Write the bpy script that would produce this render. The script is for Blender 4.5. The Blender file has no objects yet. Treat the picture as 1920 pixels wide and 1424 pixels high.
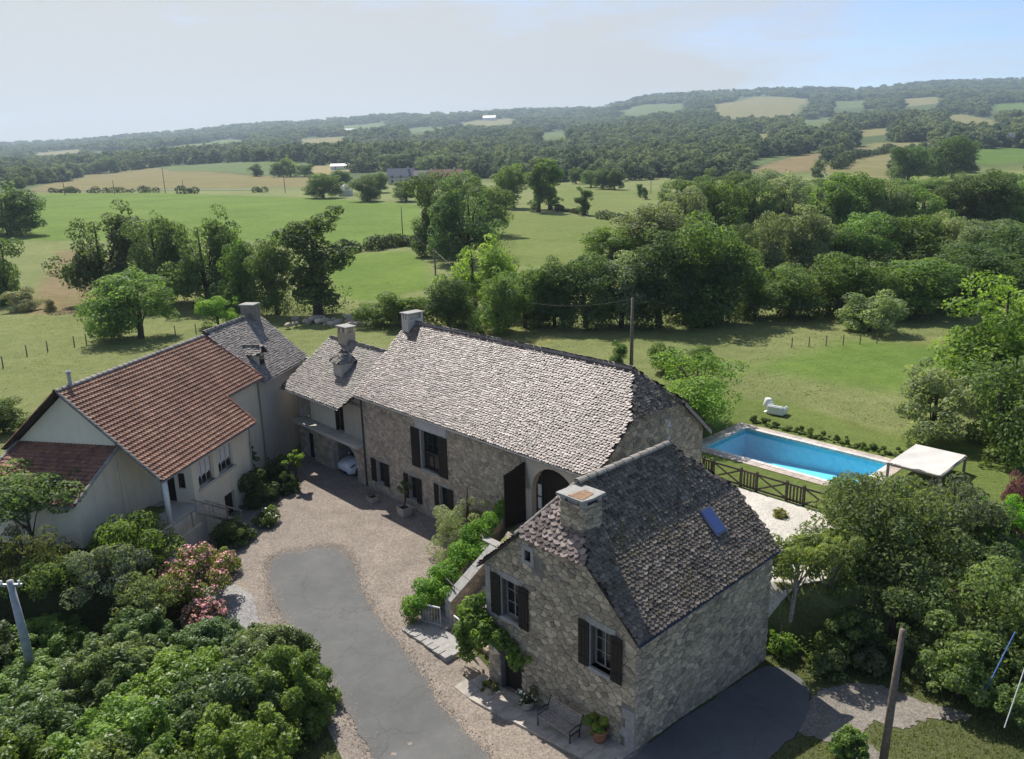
import bpy, bmesh, math, random
import numpy as np
from mathutils import Matrix, Vector

# ---------------------------------------------------------------- camera, sky, sun, exposure
SC = bpy.context.scene
COL = SC.collection
cam_data = bpy.data.cameras.new('camera'); cam = bpy.data.objects.new('camera', cam_data); COL.objects.link(cam)
SC.camera = cam
cam_data.sensor_fit = 'HORIZONTAL'; cam_data.sensor_width = 36.0
cam_data.lens = 36.0 * 1488.0 / 1920.0
cam_data.clip_start = 0.5; cam_data.clip_end = 20000
_p, _r = math.radians(15.38), math.radians(1.3)
_fw = Vector((0, math.cos(_p), -math.sin(_p))); _rt = Vector((1, 0, 0)); _up = _rt.cross(_fw)
_R = _rt * math.cos(_r) - _up * math.sin(_r); _U = _rt * math.sin(_r) + _up * math.cos(_r)
CAMPOS = Vector((0, 0, 20))
cam.matrix_world = Matrix(((_R.x, _U.x, -_fw.x, 0), (_R.y, _U.y, -_fw.y, 0), (_R.z, _U.z, -_fw.z, 20), (0, 0, 0, 1)))

SUN_EL = math.radians(51.0)
SUN_DIR = Vector((-0.44, 0.90, 0)).normalized() * math.cos(SUN_EL) + Vector((0, 0, math.sin(SUN_EL)))
world = bpy.data.worlds.new('World'); SC.world = world; world.use_nodes = True
wn = world.node_tree.nodes; wl = world.node_tree.links
bg = wn['Background']
sky = wn.new('ShaderNodeTexSky'); sky.sky_type = 'NISHITA'; sky.sun_disc = False
sky.sun_elevation = SUN_EL; sky.sun_rotation = math.atan2(SUN_DIR.x, SUN_DIR.y)
sky.altitude = 400; sky.air_density = 0.7; sky.dust_density = 0.9; sky.ozone_density = 3.0
# thin cirrus veil, laid over the whole dome by direction
tc = wn.new('ShaderNodeTexCoord'); mp = wn.new('ShaderNodeMapping'); mp.inputs['Scale'].default_value = (0.8, 0.8, 3.2); mp.inputs['Location'].default_value = (0.35, 0.0, 0.1)
mp.inputs['Rotation'].default_value = (0.12, -0.10, 0.3)
nz = wn.new('ShaderNodeTexNoise'); nz.inputs['Scale'].default_value = 1.6; nz.inputs['Detail'].default_value = 7; nz.inputs['Roughness'].default_value = 0.62
rp = wn.new('ShaderNodeValToRGB'); rp.color_ramp.elements[0].position = 0.40; rp.color_ramp.elements[1].position = 0.62
rp.color_ramp.elements[1].color = (0.42, 0.42, 0.42, 1)
mx = wn.new('ShaderNodeMixRGB'); mx.inputs['Color2'].default_value = (3.75, 3.75, 3.7, 1)
wl.new(tc.outputs['Generated'], mp.inputs['Vector']); wl.new(mp.outputs['Vector'], nz.inputs['Vector'])
# the cloud bank lies on the sunward side and thins out away from it; wisps elsewhere
dt = wn.new('ShaderNodeVectorMath'); dt.operation = 'DOT_PRODUCT'; dt.inputs[1].default_value = (-0.72, 0.55, 0.0)
wl.new(tc.outputs['Generated'], dt.inputs[0])
ad = wn.new('ShaderNodeMath'); ad.operation = 'MULTIPLY_ADD'; ad.inputs[1].default_value = 0.55
wl.new(dt.outputs['Value'], ad.inputs[0]); wl.new(nz.outputs['Fac'], ad.inputs[2])
wl.new(ad.outputs[0], rp.inputs['Fac'])
rp.color_ramp.elements[0].position = 0.66; rp.color_ramp.elements[1].position = 0.82; rp.color_ramp.elements[1].color = (0.95, 0.95, 0.95, 1)
mp2 = wn.new('ShaderNodeMapping'); mp2.inputs['Scale'].default_value = (1.2, 1.2, 9.0); mp2.inputs['Rotation'].default_value = (0.0, 0.22, 0.5)
nz2 = wn.new('ShaderNodeTexNoise'); nz2.inputs['Scale'].default_value = 3.4; nz2.inputs['Detail'].default_value = 8; nz2.inputs['Roughness'].default_value = 0.6
rp2 = wn.new('ShaderNodeValToRGB'); rp2.color_ramp.elements[0].position = 0.52; rp2.color_ramp.elements[1].position = 0.72; rp2.color_ramp.elements[1].color = (0.5, 0.5, 0.5, 1)
mx2 = wn.new('ShaderNodeMixRGB'); mx2.inputs['Color2'].default_value = (3.9, 4.0, 4.1, 1)
wl.new(tc.outputs['Generated'], mp2.inputs['Vector']); wl.new(mp2.outputs['Vector'], nz2.inputs['Vector']); wl.new(nz2.outputs['Fac'], rp2.inputs['Fac'])
wl.new(rp2.outputs['Color'], mx2.inputs['Fac']); wl.new(sky.outputs['Color'], mx2.inputs['Color1']); wl.new(mx2.outputs['Color'], mx.inputs['Color1'])
wl.new(rp.outputs['Color'], mx.inputs['Fac']); wl.new(mx.outputs['Color'], bg.inputs['Color'])
bg.inputs['Strength'].default_value = 0.086

sun_data = bpy.data.lights.new('sun', 'SUN'); sun = bpy.data.objects.new('sun', sun_data); COL.objects.link(sun)
sun_data.energy = 3.35; sun_data.angle = math.radians(0.55); sun_data.color = (1.0, 0.95, 0.87)
sun.rotation_euler = SUN_DIR.to_track_quat('Z', 'Y').to_euler()
sun.location = (0, 0, 60)
SC.view_settings.view_transform = 'Standard'; SC.view_settings.look = 'None'
SC.view_settings.exposure = 1.0; SC.view_settings.gamma = 1.0; SC.view_settings.use_curve_mapping = False
SC.render.engine = 'CYCLES'
SC.cycles.max_bounces = 6; SC.cycles.diffuse_bounces = 3; SC.cycles.glossy_bounces = 3; SC.cycles.transmission_bounces = 4
SC.cycles.volume_bounces = 0; SC.cycles.transparent_max_bounces = 6; SC.cycles.use_denoising = True
SC.cycles.caustics_reflective = False; SC.cycles.caustics_refractive = False
# ---------------------------------------------------------------- frames of the place (metres; the courtyard is z = 0)
TH = math.radians(-46.8)
MA = np.array([math.cos(TH), math.sin(TH)]); MBV = np.array([-math.sin(TH), math.cos(TH)]); MO = np.array([-9.49, 47.61])
FO = np.array([3.83, 22.47])
TA = math.radians(78.5)
AA = np.array([math.cos(TA), math.sin(TA)]); AB = np.array([math.sin(TA), -math.cos(TA)]); AO = np.array([-22.75, 38.44])
def m2w(a, b): return MO + MA * a + MBV * b
def a2w(a, b): return AO + AA * a + AB * b

LOW = [(-17.9, 37.6), (-16.6, 35.2), (-16.6, 31.6), (-19.5, 30.6), (-27, 29.5), (-45, 27), (-45, -5), (40, -5), (26, 23), (15.5, 28.2), (10.6, 29.2),
       tuple(m2w(20.6, -4.2)), tuple(m2w(16.9, -4.6)), tuple(m2w(15.2, -4.6)), tuple(m2w(13.2, -0.6)), tuple(m2w(13, 3)), tuple(m2w(-1, 4)), tuple(m2w(-1, 6)), tuple(m2w(-9.5, 6)),
       tuple(a2w(18, 2)), tuple(a2w(3.4, 2)), tuple(a2w(3.4, 4.4))]
def poly_sd(x, y, poly):
    """signed distance, negative inside; x, y numpy arrays"""
    x = np.asarray(x, float); y = np.asarray(y, float)
    d = np.full(x.shape, 1e9); ins = np.zeros(x.shape, bool); n = len(poly)
    for i in range(n):
        x1, y1 = poly[i]; x2, y2 = poly[(i + 1) % n]
        ex, ey = x2 - x1, y2 - y1
        t = np.clip(((x - x1) * ex + (y - y1) * ey) / (ex * ex + ey * ey), 0, 1)
        d = np.minimum(d, np.hypot(x - x1 - ex * t, y - y1 - ey * t))
        c = ((y1 > y) != (y2 > y)) & (x < (x2 - x1) * (y - y1) / (ey if abs(ey) > 1e-9 else 1e-9) + x1)
        ins ^= c
    return np.where(ins, -d, d)
def sstep(t): t = np.clip(t, 0, 1); return t * t * (3 - 2 * t)
SKY_X = [-900, 0, 200, 400, 640, 800, 1060, 1150, 1220, 1340, 1440, 1600, 1760, 1920, 2900]
SKY_Y = [285, 272, 262, 243, 224, 216, 207, 200, 184, 174, 171, 168, 157, 151, 150]
def hfun(x, y):
    x = np.asarray(x, float); y = np.asarray(y, float)
    sd = poly_sd(x, y, LOW)
    up = sstep((sd + 0.1) / 1.3)
    # ground that rises along the cottage front towards the lower right
    b = -((x - FO[0]) * MA[0] + (y - FO[1]) * MA[1]); f = (x - FO[0]) * MBV[0] + (y - FO[1]) * MBV[1]
    s = np.interp(b, [-8, 0, 6.6, 10.5], [0.85, 0.7, -0.3, 0.0]) * (1 - sstep(f / 9.0))
    Y = np.maximum(y, 1.0)
    base = 2.4 - 0.9 * sstep((-x - 5) / 30) * sstep((y - 30) / 40)
    near = base + (7.9 - base) * sstep((Y - 110) / 340) + 0.5 * np.sin(x * 0.021 + 1.0) * np.sin(Y * 0.017) * sstep((Y - 70) / 90)
    px = 960 + 1543.0 * x / Y
    yh = 302.7 - 0.0227 * (px - 960)
    dsky = yh - np.interp(px, SKY_X, SKY_Y) - 3
    t = np.log(np.maximum(Y, 450) / 450.0) / math.log(3600 / 450.0)
    F = np.clip(t, 0, 1) ** 0.85 + 0.022 * np.sin(t * 17 + px * 0.004) * sstep(t * 5) * sstep((1 - t) * 4)
    dy = -43 + (dsky + 43) * F
    far = 20 + Y * dy / 1600.0 + 5 * np.sin(x * 0.011 + 0.7) * np.sin(Y * 0.006) * sstep((Y - 500) / 400)
    far = far - np.maximum(Y - 3600, 0) * 0.06
    w = sstep((Y - 400) / 110)
    out = near * (1 - w) + far * w
    low = s
    return low * (1 - up) + out * up
FIELDS = [
 ('bright', [(-306.1, 463.7), (-184.7, 433.9), (-80.0, 346.8), (-32.0, 299.6), (-18.0, 175.8), (-38.5, 184.2), (-51.6, 197.2), (-85.8, 197.8), (-143.1, 213.2)]),
 ('bright', [(-34.9, 166.4), (-20.6, 167.4), (-14.6, 140.0), (-11.0, 115.2), (-18.6, 106.9), (-23.8, 111.0), (-35.5, 149.1)]),
 ('tan', [(-304.5, 518.2), (-480.9, 925.0), (-415.8, 986.7), (-320.6, 796.0), (-197.6, 645.4), (-141.8, 603.4), (-114.7, 473.2), (-207.1, 487.4), (-274.6, 472.0)]),
 ('strip', [(-421.3, 1000.0), (-330.5, 962.7), (-262.2, 861.3), (-179.7, 758.6), (-145.3, 618.9), (-201.8, 659.4), (-320.6, 796.0)]),
 ('straw', [(-182.0, 747.4), (-142.7, 732.2), (-124.4, 658.0), (-145.3, 618.9)]),
 ('meadow', [(-9.3, 268.8), (7.9, 254.6), (28.9, 221.9), (17.2, 155.4), (11.2, 133.3), (0.4, 135.2), (-3.7, 159.9)]),
 ('meadow2', [(26.0, 404.8), (48.0, 352.7), (74.8, 365.3), (58.3, 288.7), (37.0, 246.9), (28.0, 227.2), (20.1, 284.2), (8.2, 264.6)]),
 ('brown', [(155.4, 520.4), (221.5, 645.3), (285.3, 741.3), (270.6, 702.7), (199.8, 535.3), (185.4, 491.6), (148.6, 486.6)]),
 ('strip', [(174.0, 596.6), (237.6, 706.1), (294.1, 764.4), (334.9, 810.1), (241.1, 702.8), (155.4, 520.4)]),
 ('pale', [(187.0, 491.7), (237.6, 600.7), (319.8, 761.1), (366.4, 822.4), (406.9, 792.4), (381.5, 742.1), (329.7, 688.2), (246.3, 526.6), (199.8, 414.1), (178.4, 396.4)]),
 ('green', [(390.6, 700.1), (442.0, 703.8), (406.1, 619.9), (330.1, 523.6), (296.4, 506.5), (316.3, 563.2)]),
 ('pale', [(621.2, 2502.1), (896.7, 2988.0), (989.0, 2717.0), (813.5, 2311.8), (670.9, 1936.8), (561.9, 1863.0), (471.2, 1858.7)]),
 ('strip', [(359.3, 2662.8), (480.8, 2999.3), (614.9, 2893.0), (504.9, 2358.4), (392.6, 2445.7)]),
 ('pale', [(865.0, 1649.0), (900.6, 1652.6), (862.7, 1463.0), (643.3, 1089.1), (611.8, 1132.4)]),
 ('pale', [(361.2, 1203.5), (387.2, 1227.4), (303.8, 941.9), (284.9, 939.6)]),
 ('pale', [(-170.8, 2558.7), (-89.6, 2863.1), (21.6, 3045.6), (20.9, 2530.3), (-108.7, 2448.3)]),
 ('strip', [(-761.3, 1819.1), (-848.0, 2493.4), (-725.4, 2354.6), (-591.0, 1800.1), (-658.6, 1620.2)]),
 ('strip', [(-1067.0, 2123.7), (-760.3, 1906.4), (-658.3, 1673.8), (-840.0, 1689.8)]),
 ('strip', [(-305.5, 2518.7), (-147.8, 2587.7), (-145.9, 2288.0), (-208.5, 1810.8)]),
 ('pale', [(1625.6, 3440.6), (1565.3, 3535.8)]),
 ('strip', [(642.7, 1820.2), (722.6, 1846.2), (529.4, 1328.4), (456.5, 1267.0)]),
 ('pale', [(1129.7, 2390.8), (1201.4, 2324.0), (1088.0, 2088.2), (972.2, 2026.1)]),
 ('strip', [(987.7, 2533.6), (1092.9, 2554.0), (965.1, 2235.0), (832.2, 2113.4)]),
 ('pale', [(485.7, 1160.7), (536.9, 1175.4), (474.1, 1021.8), (412.1, 968.3)]),
 ('green', [(1159.4, 1992.1), (1263.5, 2016.8), (1095.3, 1735.8), (977.7, 1667.4)]),
 ('strip', [(75.0, 1931.5), (141.1, 1988.1), (99.9, 1335.8), (54.9, 1308.4)]),
 ('pale', [(-499.2, 1993.7), (-397.5, 1999.7), (-307.5, 1593.7), (-388.8, 1589.3)]),
 ('pale', [(-1385.4, 2416.4), (-1323.3, 2570.8), (-1024.0, 1997.0), (-1092.7, 1922.8)]),
 ('strip', [(-596.5, 3015.8), (-454.4, 3103.3), (-378.4, 2634.9), (-457.5, 2345.2)]),
 ('brown', [(-78.9, 114.7), (-66.3, 106.5), (-104.5, 186.2), (-96.4, 184.9), (-59.8, 118.5), (-56.2, 105.2), (-64.8, 106.3)]),
]
# ---------------------------------------------------------------- helpers
RNG = np.random.default_rng(7); random.seed(5)
def tag(o, label=None, cat=None, group=None, kind=None):
    if label: o['label'] = label
    if cat: o['category'] = cat
    if group: o['group'] = group
    if kind: o['kind'] = kind
    return o
def link(name, mesh, parent=None, loc=None, mat=None):
    o = bpy.data.objects.new(name, mesh); COL.objects.link(o)
    if mat is not None and mesh is not None and not mesh.materials: mesh.materials.append(mat)
    if parent is not None: o.parent = parent
    if loc is not None: o.location = loc
    return o
def empty(name, loc, rz=0.0):
    o = bpy.data.objects.new(name, None); COL.objects.link(o); o.location = loc; o.rotation_euler = (0, 0, rz); o.empty_display_size = 0.3
    return o
class MB:
    """collects faces; build() links them as one mesh object"""
    def __init__(s): s.v = []; s.f = []; s.t = []
    def add(s, vs, fs, tint=0.0):
        n = len(s.v); s.v += [tuple(p) for p in vs]
        for f in fs: s.f.append(tuple(i + n for i in f)); s.t.append(tint)
        return s
    def box(s, x0, y0, z0, x1, y1, z1, M=None, tint=0.0):
        vs = [Vector((x, y, z)) for z in (z0, z1) for y in (y0, y1) for x in (x0, x1)]
        if M is not None: vs = [M @ v for v in vs]
        return s.add(vs, [(0, 2, 3, 1), (4, 5, 7, 6), (0, 1, 5, 4), (2, 6, 7, 3), (0, 4, 6, 2), (1, 3, 7, 5)], tint)
    def tube(s, pts, rads, n=6, cap=True):
        pts = [Vector(p) for p in pts]
        if not hasattr(rads, '__len__'): rads = [rads] * len(pts)
        rings = []
        for i, p in enumerate(pts):
            d = (pts[min(i + 1, len(pts) - 1)] - pts[max(i - 1, 0)]).normalized()
            a = d.orthogonal().normalized() if abs(d.z) > 0.9 else d.cross(Vector((0, 0, 1))).normalized()
            b = d.cross(a)
            rings.append([p + (a * math.cos(2 * math.pi * k / n) + b * math.sin(2 * math.pi * k / n)) * rads[i] for k in range(n)])
        fs = []
        for i in range(len(pts) - 1):
            for k in range(n): fs.append((i * n + k, i * n + (k + 1) % n, (i + 1) * n + (k + 1) % n, (i + 1) * n + k))
        if cap: fs += [tuple(range(n))[::-1], tuple(range((len(pts) - 1) * n, len(pts) * n))]
        return s.add([v for r in rings for v in r], fs)
    def lathe(s, prof, n=16, c=(0, 0, 0), M=None):
        vs = [Vector((c[0] + r * math.cos(2 * math.pi * k / n), c[1] + r * math.sin(2 * math.pi * k / n), c[2] + z)) for r, z in prof for k in range(n)]
        if M is not None: vs = [M @ v for v in vs]
        fs = [(i * n + k, i * n + (k + 1) % n, (i + 1) * n + (k + 1) % n, (i + 1) * n + k) for i in range(len(prof) - 1) for k in range(n)]
        fs += [tuple(range(n))[::-1], tuple(range((len(prof) - 1) * n, len(prof) * n))]
        return s.add(vs, fs)
    def prism(s, poly, z0, z1, M=None):
        n = len(poly)
        vs = [Vector((p[0], p[1], z0)) for p in poly] + [Vector((p[0], p[1], z1)) for p in poly]
        if M is not None: vs = [M @ v for v in vs]
        return s.add(vs, [tuple(range(n))[::-1], tuple(range(n, 2 * n))] + [(i, (i + 1) % n, n + (i + 1) % n, n + i) for i in range(n)])
    def mesh(s, name, smooth=False):
        me = bpy.data.meshes.new(name); me.from_pydata(s.v, [], s.f)
        a = me.attributes.new('tint', 'FLOAT', 'FACE'); a.data.foreach_set('value', np.array(s.t, dtype=np.float32))
        if smooth: me.polygons.foreach_set('use_smooth', np.ones(len(me.polygons), bool))
        me.update(); return me
    def build(s, name, mat, parent=None, smooth=False):
        return link(name, s.mesh(name, smooth), parent, mat=mat)

# ---------------------------------------------------------------- materials
def nt(m): return m.node_tree.nodes, m.node_tree.links
def mat(name, rough=0.8, spec=0.3):
    m = bpy.data.materials.new(name); m.use_nodes = True
    b = m.node_tree.nodes['Principled BSDF']; b.inputs['Roughness'].default_value = rough
    b.inputs['Specular IOR Level'].default_value = spec
    return m, b
def tint_value(m):
    """0..1 number that differs from piece to piece"""
    n, l = nt(m)
    a = n.new('ShaderNodeAttribute'); a.attribute_name = 'tint'
    o = n.new('ShaderNodeObjectInfo')
    s = n.new('ShaderNodeMath'); s.operation = 'ADD'; l.new(a.outputs['Fac'], s.inputs[0]); l.new(o.outputs['Random'], s.inputs[1])
    f = n.new('ShaderNodeMath'); f.operation = 'FRACT'; l.new(s.outputs[0], f.inputs[0])
    return f.outputs[0]
def noise(m, scale, detail=5, rough=0.6, vec=None, dist=0.0):
    n, l = nt(m)
    t = n.new('ShaderNodeTexNoise'); t.inputs['Scale'].default_value = scale; t.inputs['Detail'].default_value = detail
    t.inputs['Roughness'].default_value = rough; t.inputs['Distortion'].default_value = dist
    if vec is None:
        g = n.new('ShaderNodeNewGeometry'); vec = g.outputs['Position']
    l.new(vec, t.inputs['Vector'])
    return t.outputs['Fac']
def ramp(m, fac, stops, interp='LINEAR'):
    n, l = nt(m)
    r = n.new('ShaderNodeValToRGB'); e = r.color_ramp; e.interpolation = interp
    while len(e.elements) < len(stops): e.elements.new(0.5)
    for i, (p, c) in enumerate(stops): e.elements[i].position = p; e.elements[i].color = (*c, 1) if len(c) == 3 else c
    l.new(fac, r.inputs['Fac']); return r.outputs['Color']
def mixc(m, fac, a, b, mode='MIX'):
    n, l = nt(m)
    x = n.new('ShaderNodeMixRGB'); x.blend_type = mode
    for sck, val in ((x.inputs['Fac'], fac), (x.inputs['Color1'], a), (x.inputs['Color2'], b)):
        if isinstance(val, (int, float)): sck.default_value = val
        elif isinstance(val, tuple): sck.default_value = (*val, 1) if len(val) == 3 else val
        else: l.new(val, sck)
    return x.outputs['Color']
def bump(m, b, h, strength=0.5, dist=0.02):
    n, l = nt(m)
    x = n.new('ShaderNodeBump'); x.inputs['Strength'].default_value = strength; x.inputs['Distance'].default_value = dist
    l.new(h, x.inputs['Height']); l.new(x.outputs['Normal'], b.inputs['Normal'])
def setc(m, b, c):
    if isinstance(c, tuple): b.inputs['Base Color'].default_value = (*c, 1)
    else: m.node_tree.links.new(c, b.inputs['Base Color'])
def simple(name, col, rough=0.7, spec=0.3, var=0.25, scale=6.0, metal=0.0):
    m, b = mat(name, rough, spec); b.inputs['Metallic'].default_value = metal
    f = noise(m, scale)
    lo = tuple(c * (1 - var) for c in col); hi = tuple(min(1, c * (1 + var)) for c in col)
    setc(m, b, ramp(m, f, [(0.3, lo), (0.7, hi)])); bump(m, b, f, 0.15, 0.01)
    return m
def pieces(name, cols, rough=0.85, nscale=9.0, moss=None, lichen=None, bstr=0.6, spec=0.25, lich=(0.55, 0.66), stain=None):
    """masonry and roof pieces: one tone per piece, grain, optional lichen / moss blotches"""
    m, b = mat(name, rough, spec)
    t = tint_value(m)
    k = len(cols); c = ramp(m, t, [((i + 0.5) / k, cc) for i, cc in enumerate(cols)], 'LINEAR')
    f = noise(m, nscale, 6, 0.65)
    c = mixc(m, 0.75, c, ramp(m, f, [(0.25, (0.55, 0.55, 0.55)), (0.75, (1.35, 1.35, 1.35))]), 'MULTIPLY')
    if lichen:
        g = noise(m, 5.5, 7, 0.7); c = mixc(m, ramp(m, g, [(lich[0], (0, 0, 0)), (lich[1], (1, 1, 1))]), c, lichen)
    if moss:
        g = noise(m, 0.9, 6, 0.7); c = mixc(m, ramp(m, g, [(0.52, (0, 0, 0)), (0.68, (0.8, 0.8, 0.8))]), c, moss)
    if stain:
        g = noise(m, 0.45, 6, 0.7); c = mixc(m, 0.9, c, ramp(m, g, [(0.3, (stain, stain, stain)), (0.7, (1.25, 1.22, 1.18))]), 'MULTIPLY')
    setc(m, b, c); bump(m, b, f, bstr, 0.02)
    return m
M = {}
M['lauze_main'] = pieces('lauze_main', [(0.302, 0.239, 0.216), (0.069, 0.049, 0.046), (0.196, 0.148, 0.131), (0.120, 0.084, 0.075), (0.252, 0.197, 0.176), (0.151, 0.112, 0.100), (0.346, 0.278, 0.251), (0.095, 0.068, 0.061), (0.215, 0.164, 0.146)], rough=0.5, lichen=(0.265, 0.212, 0.186), lich=(0.62, 0.72), spec=0.45, stain=0.72)
M['lauze_dark'] = pieces('lauze_dark', [(0.239, 0.200, 0.155), (0.056, 0.045, 0.038), (0.120, 0.098, 0.076), (0.176, 0.146, 0.112), (0.084, 0.070, 0.055), (0.211, 0.171, 0.131), (0.141, 0.114, 0.087)], rough=0.65, lich=(0.62, 0.74), lichen=(0.190, 0.165, 0.131), moss=(0.106, 0.086, 0.035), spec=0.3)
M['lauze_grey'] = pieces('lauze_grey', [(0.179, 0.160, 0.141), (0.242, 0.215, 0.188), (0.200, 0.175, 0.155), (0.137, 0.120, 0.113), (0.294, 0.260, 0.226)], rough=0.65, lichen=(0.347, 0.310, 0.254), spec=0.4)
M['tile_red'] = pieces('tile_red', [(0.291, 0.149, 0.098), (0.358, 0.193, 0.127), (0.224, 0.116, 0.078), (0.414, 0.242, 0.162), (0.302, 0.165, 0.113)], rough=0.7, lichen=(0.302, 0.220, 0.162), lich=(0.60, 0.70), stain=0.62)
M['tile_orange'] = pieces('tile_orange', [(0.27, 0.13, 0.085), (0.22, 0.10, 0.075), (0.33, 0.17, 0.11), (0.19, 0.10, 0.08)], rough=0.75, lichen=(0.26, 0.20, 0.155), stain=0.6)
M['ridge_grey'] = pieces('ridge_grey', [(0.26, 0.24, 0.21), (0.20, 0.18, 0.16), (0.32, 0.29, 0.25)], lichen=(0.36, 0.34, 0.28))
M['rubble'] = pieces('rubble', [(0.343, 0.290, 0.214), (0.502, 0.423, 0.306), (0.224, 0.187, 0.143), (0.606, 0.507, 0.367), (0.396, 0.339, 0.256), (0.277, 0.242, 0.189), (0.449, 0.374, 0.265)], nscale=16, lichen=(0.528, 0.453, 0.326), lich=(0.64, 0.72), stain=0.8, bstr=1.0)
M['rubble_warm'] = pieces('rubble_warm', [(0.408, 0.335, 0.259), (0.522, 0.437, 0.338), (0.295, 0.243, 0.189), (0.590, 0.497, 0.387), (0.454, 0.378, 0.293), (0.352, 0.297, 0.238)], nscale=16, lichen=(0.544, 0.464, 0.358), lich=(0.64, 0.72), stain=0.85, bstr=1.0)
M['mortar'] = simple('mortar', (0.21, 0.19, 0.165), 0.95, 0.1, 0.3, 3)
M['mortar_light'] = simple('mortar_light', (0.391, 0.356, 0.316), 0.95, 0.1, 0.25, 3)
def render_mat(name, col):
    m, b = mat(name, 0.92, 0.1)
    n, l = nt(m); g = n.new('ShaderNodeNewGeometry'); mp_ = n.new('ShaderNodeMapping'); mp_.inputs['Scale'].default_value = (1, 1, 0.12); l.new(g.outputs['Position'], mp_.inputs['Vector'])
    f = noise(m, 2.2, 6, 0.7, mp_.outputs['Vector']); f2 = noise(m, 0.6, 6, 0.7); f3 = noise(m, 30, 4, 0.6)
    c = ramp(m, f2, [(0.3, tuple(v * 0.86 for v in col)), (0.7, col)])
    c = mixc(m, ramp(m, f, [(0.52, (0, 0, 0)), (0.75, (0.55, 0.55, 0.55))]), c, tuple(v * 0.62 for v in col))
    setc(m, b, c); bump(m, b, f3, 0.25, 0.01); return m
M['render_white'] = render_mat('render_white', (0.82, 0.74, 0.57))
M['render_grey'] = render_mat('render_grey', (0.58, 0.53, 0.45))
M['render_cream'] = render_mat('render_cream', (0.60, 0.53, 0.42))
M['plaster_patch'] = simple('plaster_patch', (0.52, 0.50, 0.48), 0.9, 0.15, 0.12, 2)
M['dressed'] = simple('dressed', (0.320, 0.308, 0.288), 0.85, 0.2, 0.2, 5)
M['deck_dark'] = simple('deck_dark', (0.06, 0.05, 0.045), 0.9, 0.1)
M['wood_dark'] = simple('wood_dark', (0.022, 0.017, 0.014), 0.65, 0.3, 0.3, 12)
M['wood_grey'] = simple('wood_grey', (0.30, 0.265, 0.23), 0.8, 0.2, 0.35, 10)
M['wood_fence'] = simple('wood_fence', (0.105, 0.085, 0.07), 0.8, 0.2, 0.35, 9)
M['wood_pale'] = simple('wood_pale', (0.36, 0.32, 0.23), 0.8, 0.2, 0.3, 8)
M['pole_wood'] = simple('pole_wood', (0.15, 0.125, 0.105), 0.85, 0.2, 0.35, 7)
M['concrete'] = simple('concrete', (0.33, 0.345, 0.36), 0.85, 0.2, 0.2, 4)
M['zinc'] = simple('zinc', (0.34, 0.35, 0.36), 0.45, 0.5, 0.15, 6, 0.6)
M['iron'] = simple('iron', (0.035, 0.035, 0.035), 0.5, 0.4)
M['paint_white'] = simple('paint_white', (0.72, 0.72, 0.70), 0.5, 0.4, 0.06)
M['rail_metal'] = simple('rail_metal', (0.42, 0.41, 0.38), 0.55, 0.4, 0.2)
M['terracotta'] = simple('terracotta', (0.36, 0.15, 0.085), 0.85, 0.2, 0.25, 7)
M['stone_pot'] = simple('stone_pot', (0.45, 0.40, 0.34), 0.85, 0.2, 0.2, 6)
M['bark'] = simple('bark', (0.085, 0.065, 0.05), 0.95, 0.1, 0.4, 8)
M['bark_pale'] = simple('bark_pale', (0.30, 0.27, 0.24), 0.9, 0.1, 0.35, 8)
M['soil'] = simple('soil', (0.06, 0.045, 0.035), 0.95, 0.05)
M['canvas'] = simple('canvas', (0.56, 0.54, 0.50), 0.85, 0.15, 0.06, 1.5)
M['white_plastic'] = simple('white_plastic', (0.80, 0.80, 0.79), 0.4, 0.5, 0.03)
M['car_paint'] = simple('car_paint', (0.72, 0.74, 0.77), 0.2, 0.6, 0.02)
M['rubber'] = simple('rubber', (0.02, 0.02, 0.02), 0.8, 0.2)
M['cloth_white'] = simple('cloth_white', (0.66, 0.65, 0.62), 0.9, 0.1, 0.06)
M['slate_blue'] = simple('slate_blue', (0.10, 0.115, 0.15), 0.5, 0.4, 0.15)
M['blue_cover'] = simple('blue_cover', (0.08, 0.16, 0.42), 0.5, 0.4, 0.15)
def glass_mat():
    m, b = mat('glass', 0.04, 0.8); setc(m, b, (0.012, 0.014, 0.017)); return m
M['glass'] = glass_mat()
def skylight_mat():
    m, b = mat('skylight_glass', 0.03, 1.0); setc(m, b, (0.03, 0.05, 0.18)); b.inputs['Coat Weight'].default_value = 1.0; return m
M['skylight'] = skylight_mat()
def gravel_mat(name, c1, c2, c3, patch=0.35):
    m, b = mat(name, 0.95, 0.1)
    v = m.node_tree.nodes.new('ShaderNodeTexVoronoi'); v.inputs['Scale'].default_value = 16
    g = m.node_tree.nodes.new('ShaderNodeNewGeometry'); m.node_tree.links.new(g.outputs['Position'], v.inputs['Vector'])
    c = ramp(m, v.outputs['Color'], [(0.1, c1), (0.5, c2), (0.9, c3)])
    f = noise(m, 0.5, 6, 0.65)
    c = mixc(m, 0.8, c, ramp(m, f, [(0.3, (0.72, 0.72, 0.72)), (0.7, (1.22, 1.2, 1.17))]), 'MULTIPLY')
    f2 = noise(m, 45, 3, 0.6); c = mixc(m, 0.6, c, ramp(m, f2, [(0.3, (0.6, 0.6, 0.6)), (0.7, (1.4, 1.4, 1.4))]), 'MULTIPLY')
    setc(m, b, c); bump(m, b, f2, 0.6, 0.02); return m
M['gravel'] = gravel_mat('gravel', (0.172, 0.144, 0.125), (0.242, 0.207, 0.176), (0.312, 0.273, 0.234))
M['dirt'] = gravel_mat('dirt', (0.15, 0.135, 0.115), (0.20, 0.18, 0.155), (0.27, 0.245, 0.215))
M['gravel_white'] = gravel_mat('gravel_white', (0.42, 0.395, 0.355), (0.54, 0.51, 0.46), (0.62, 0.59, 0.54))
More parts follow.
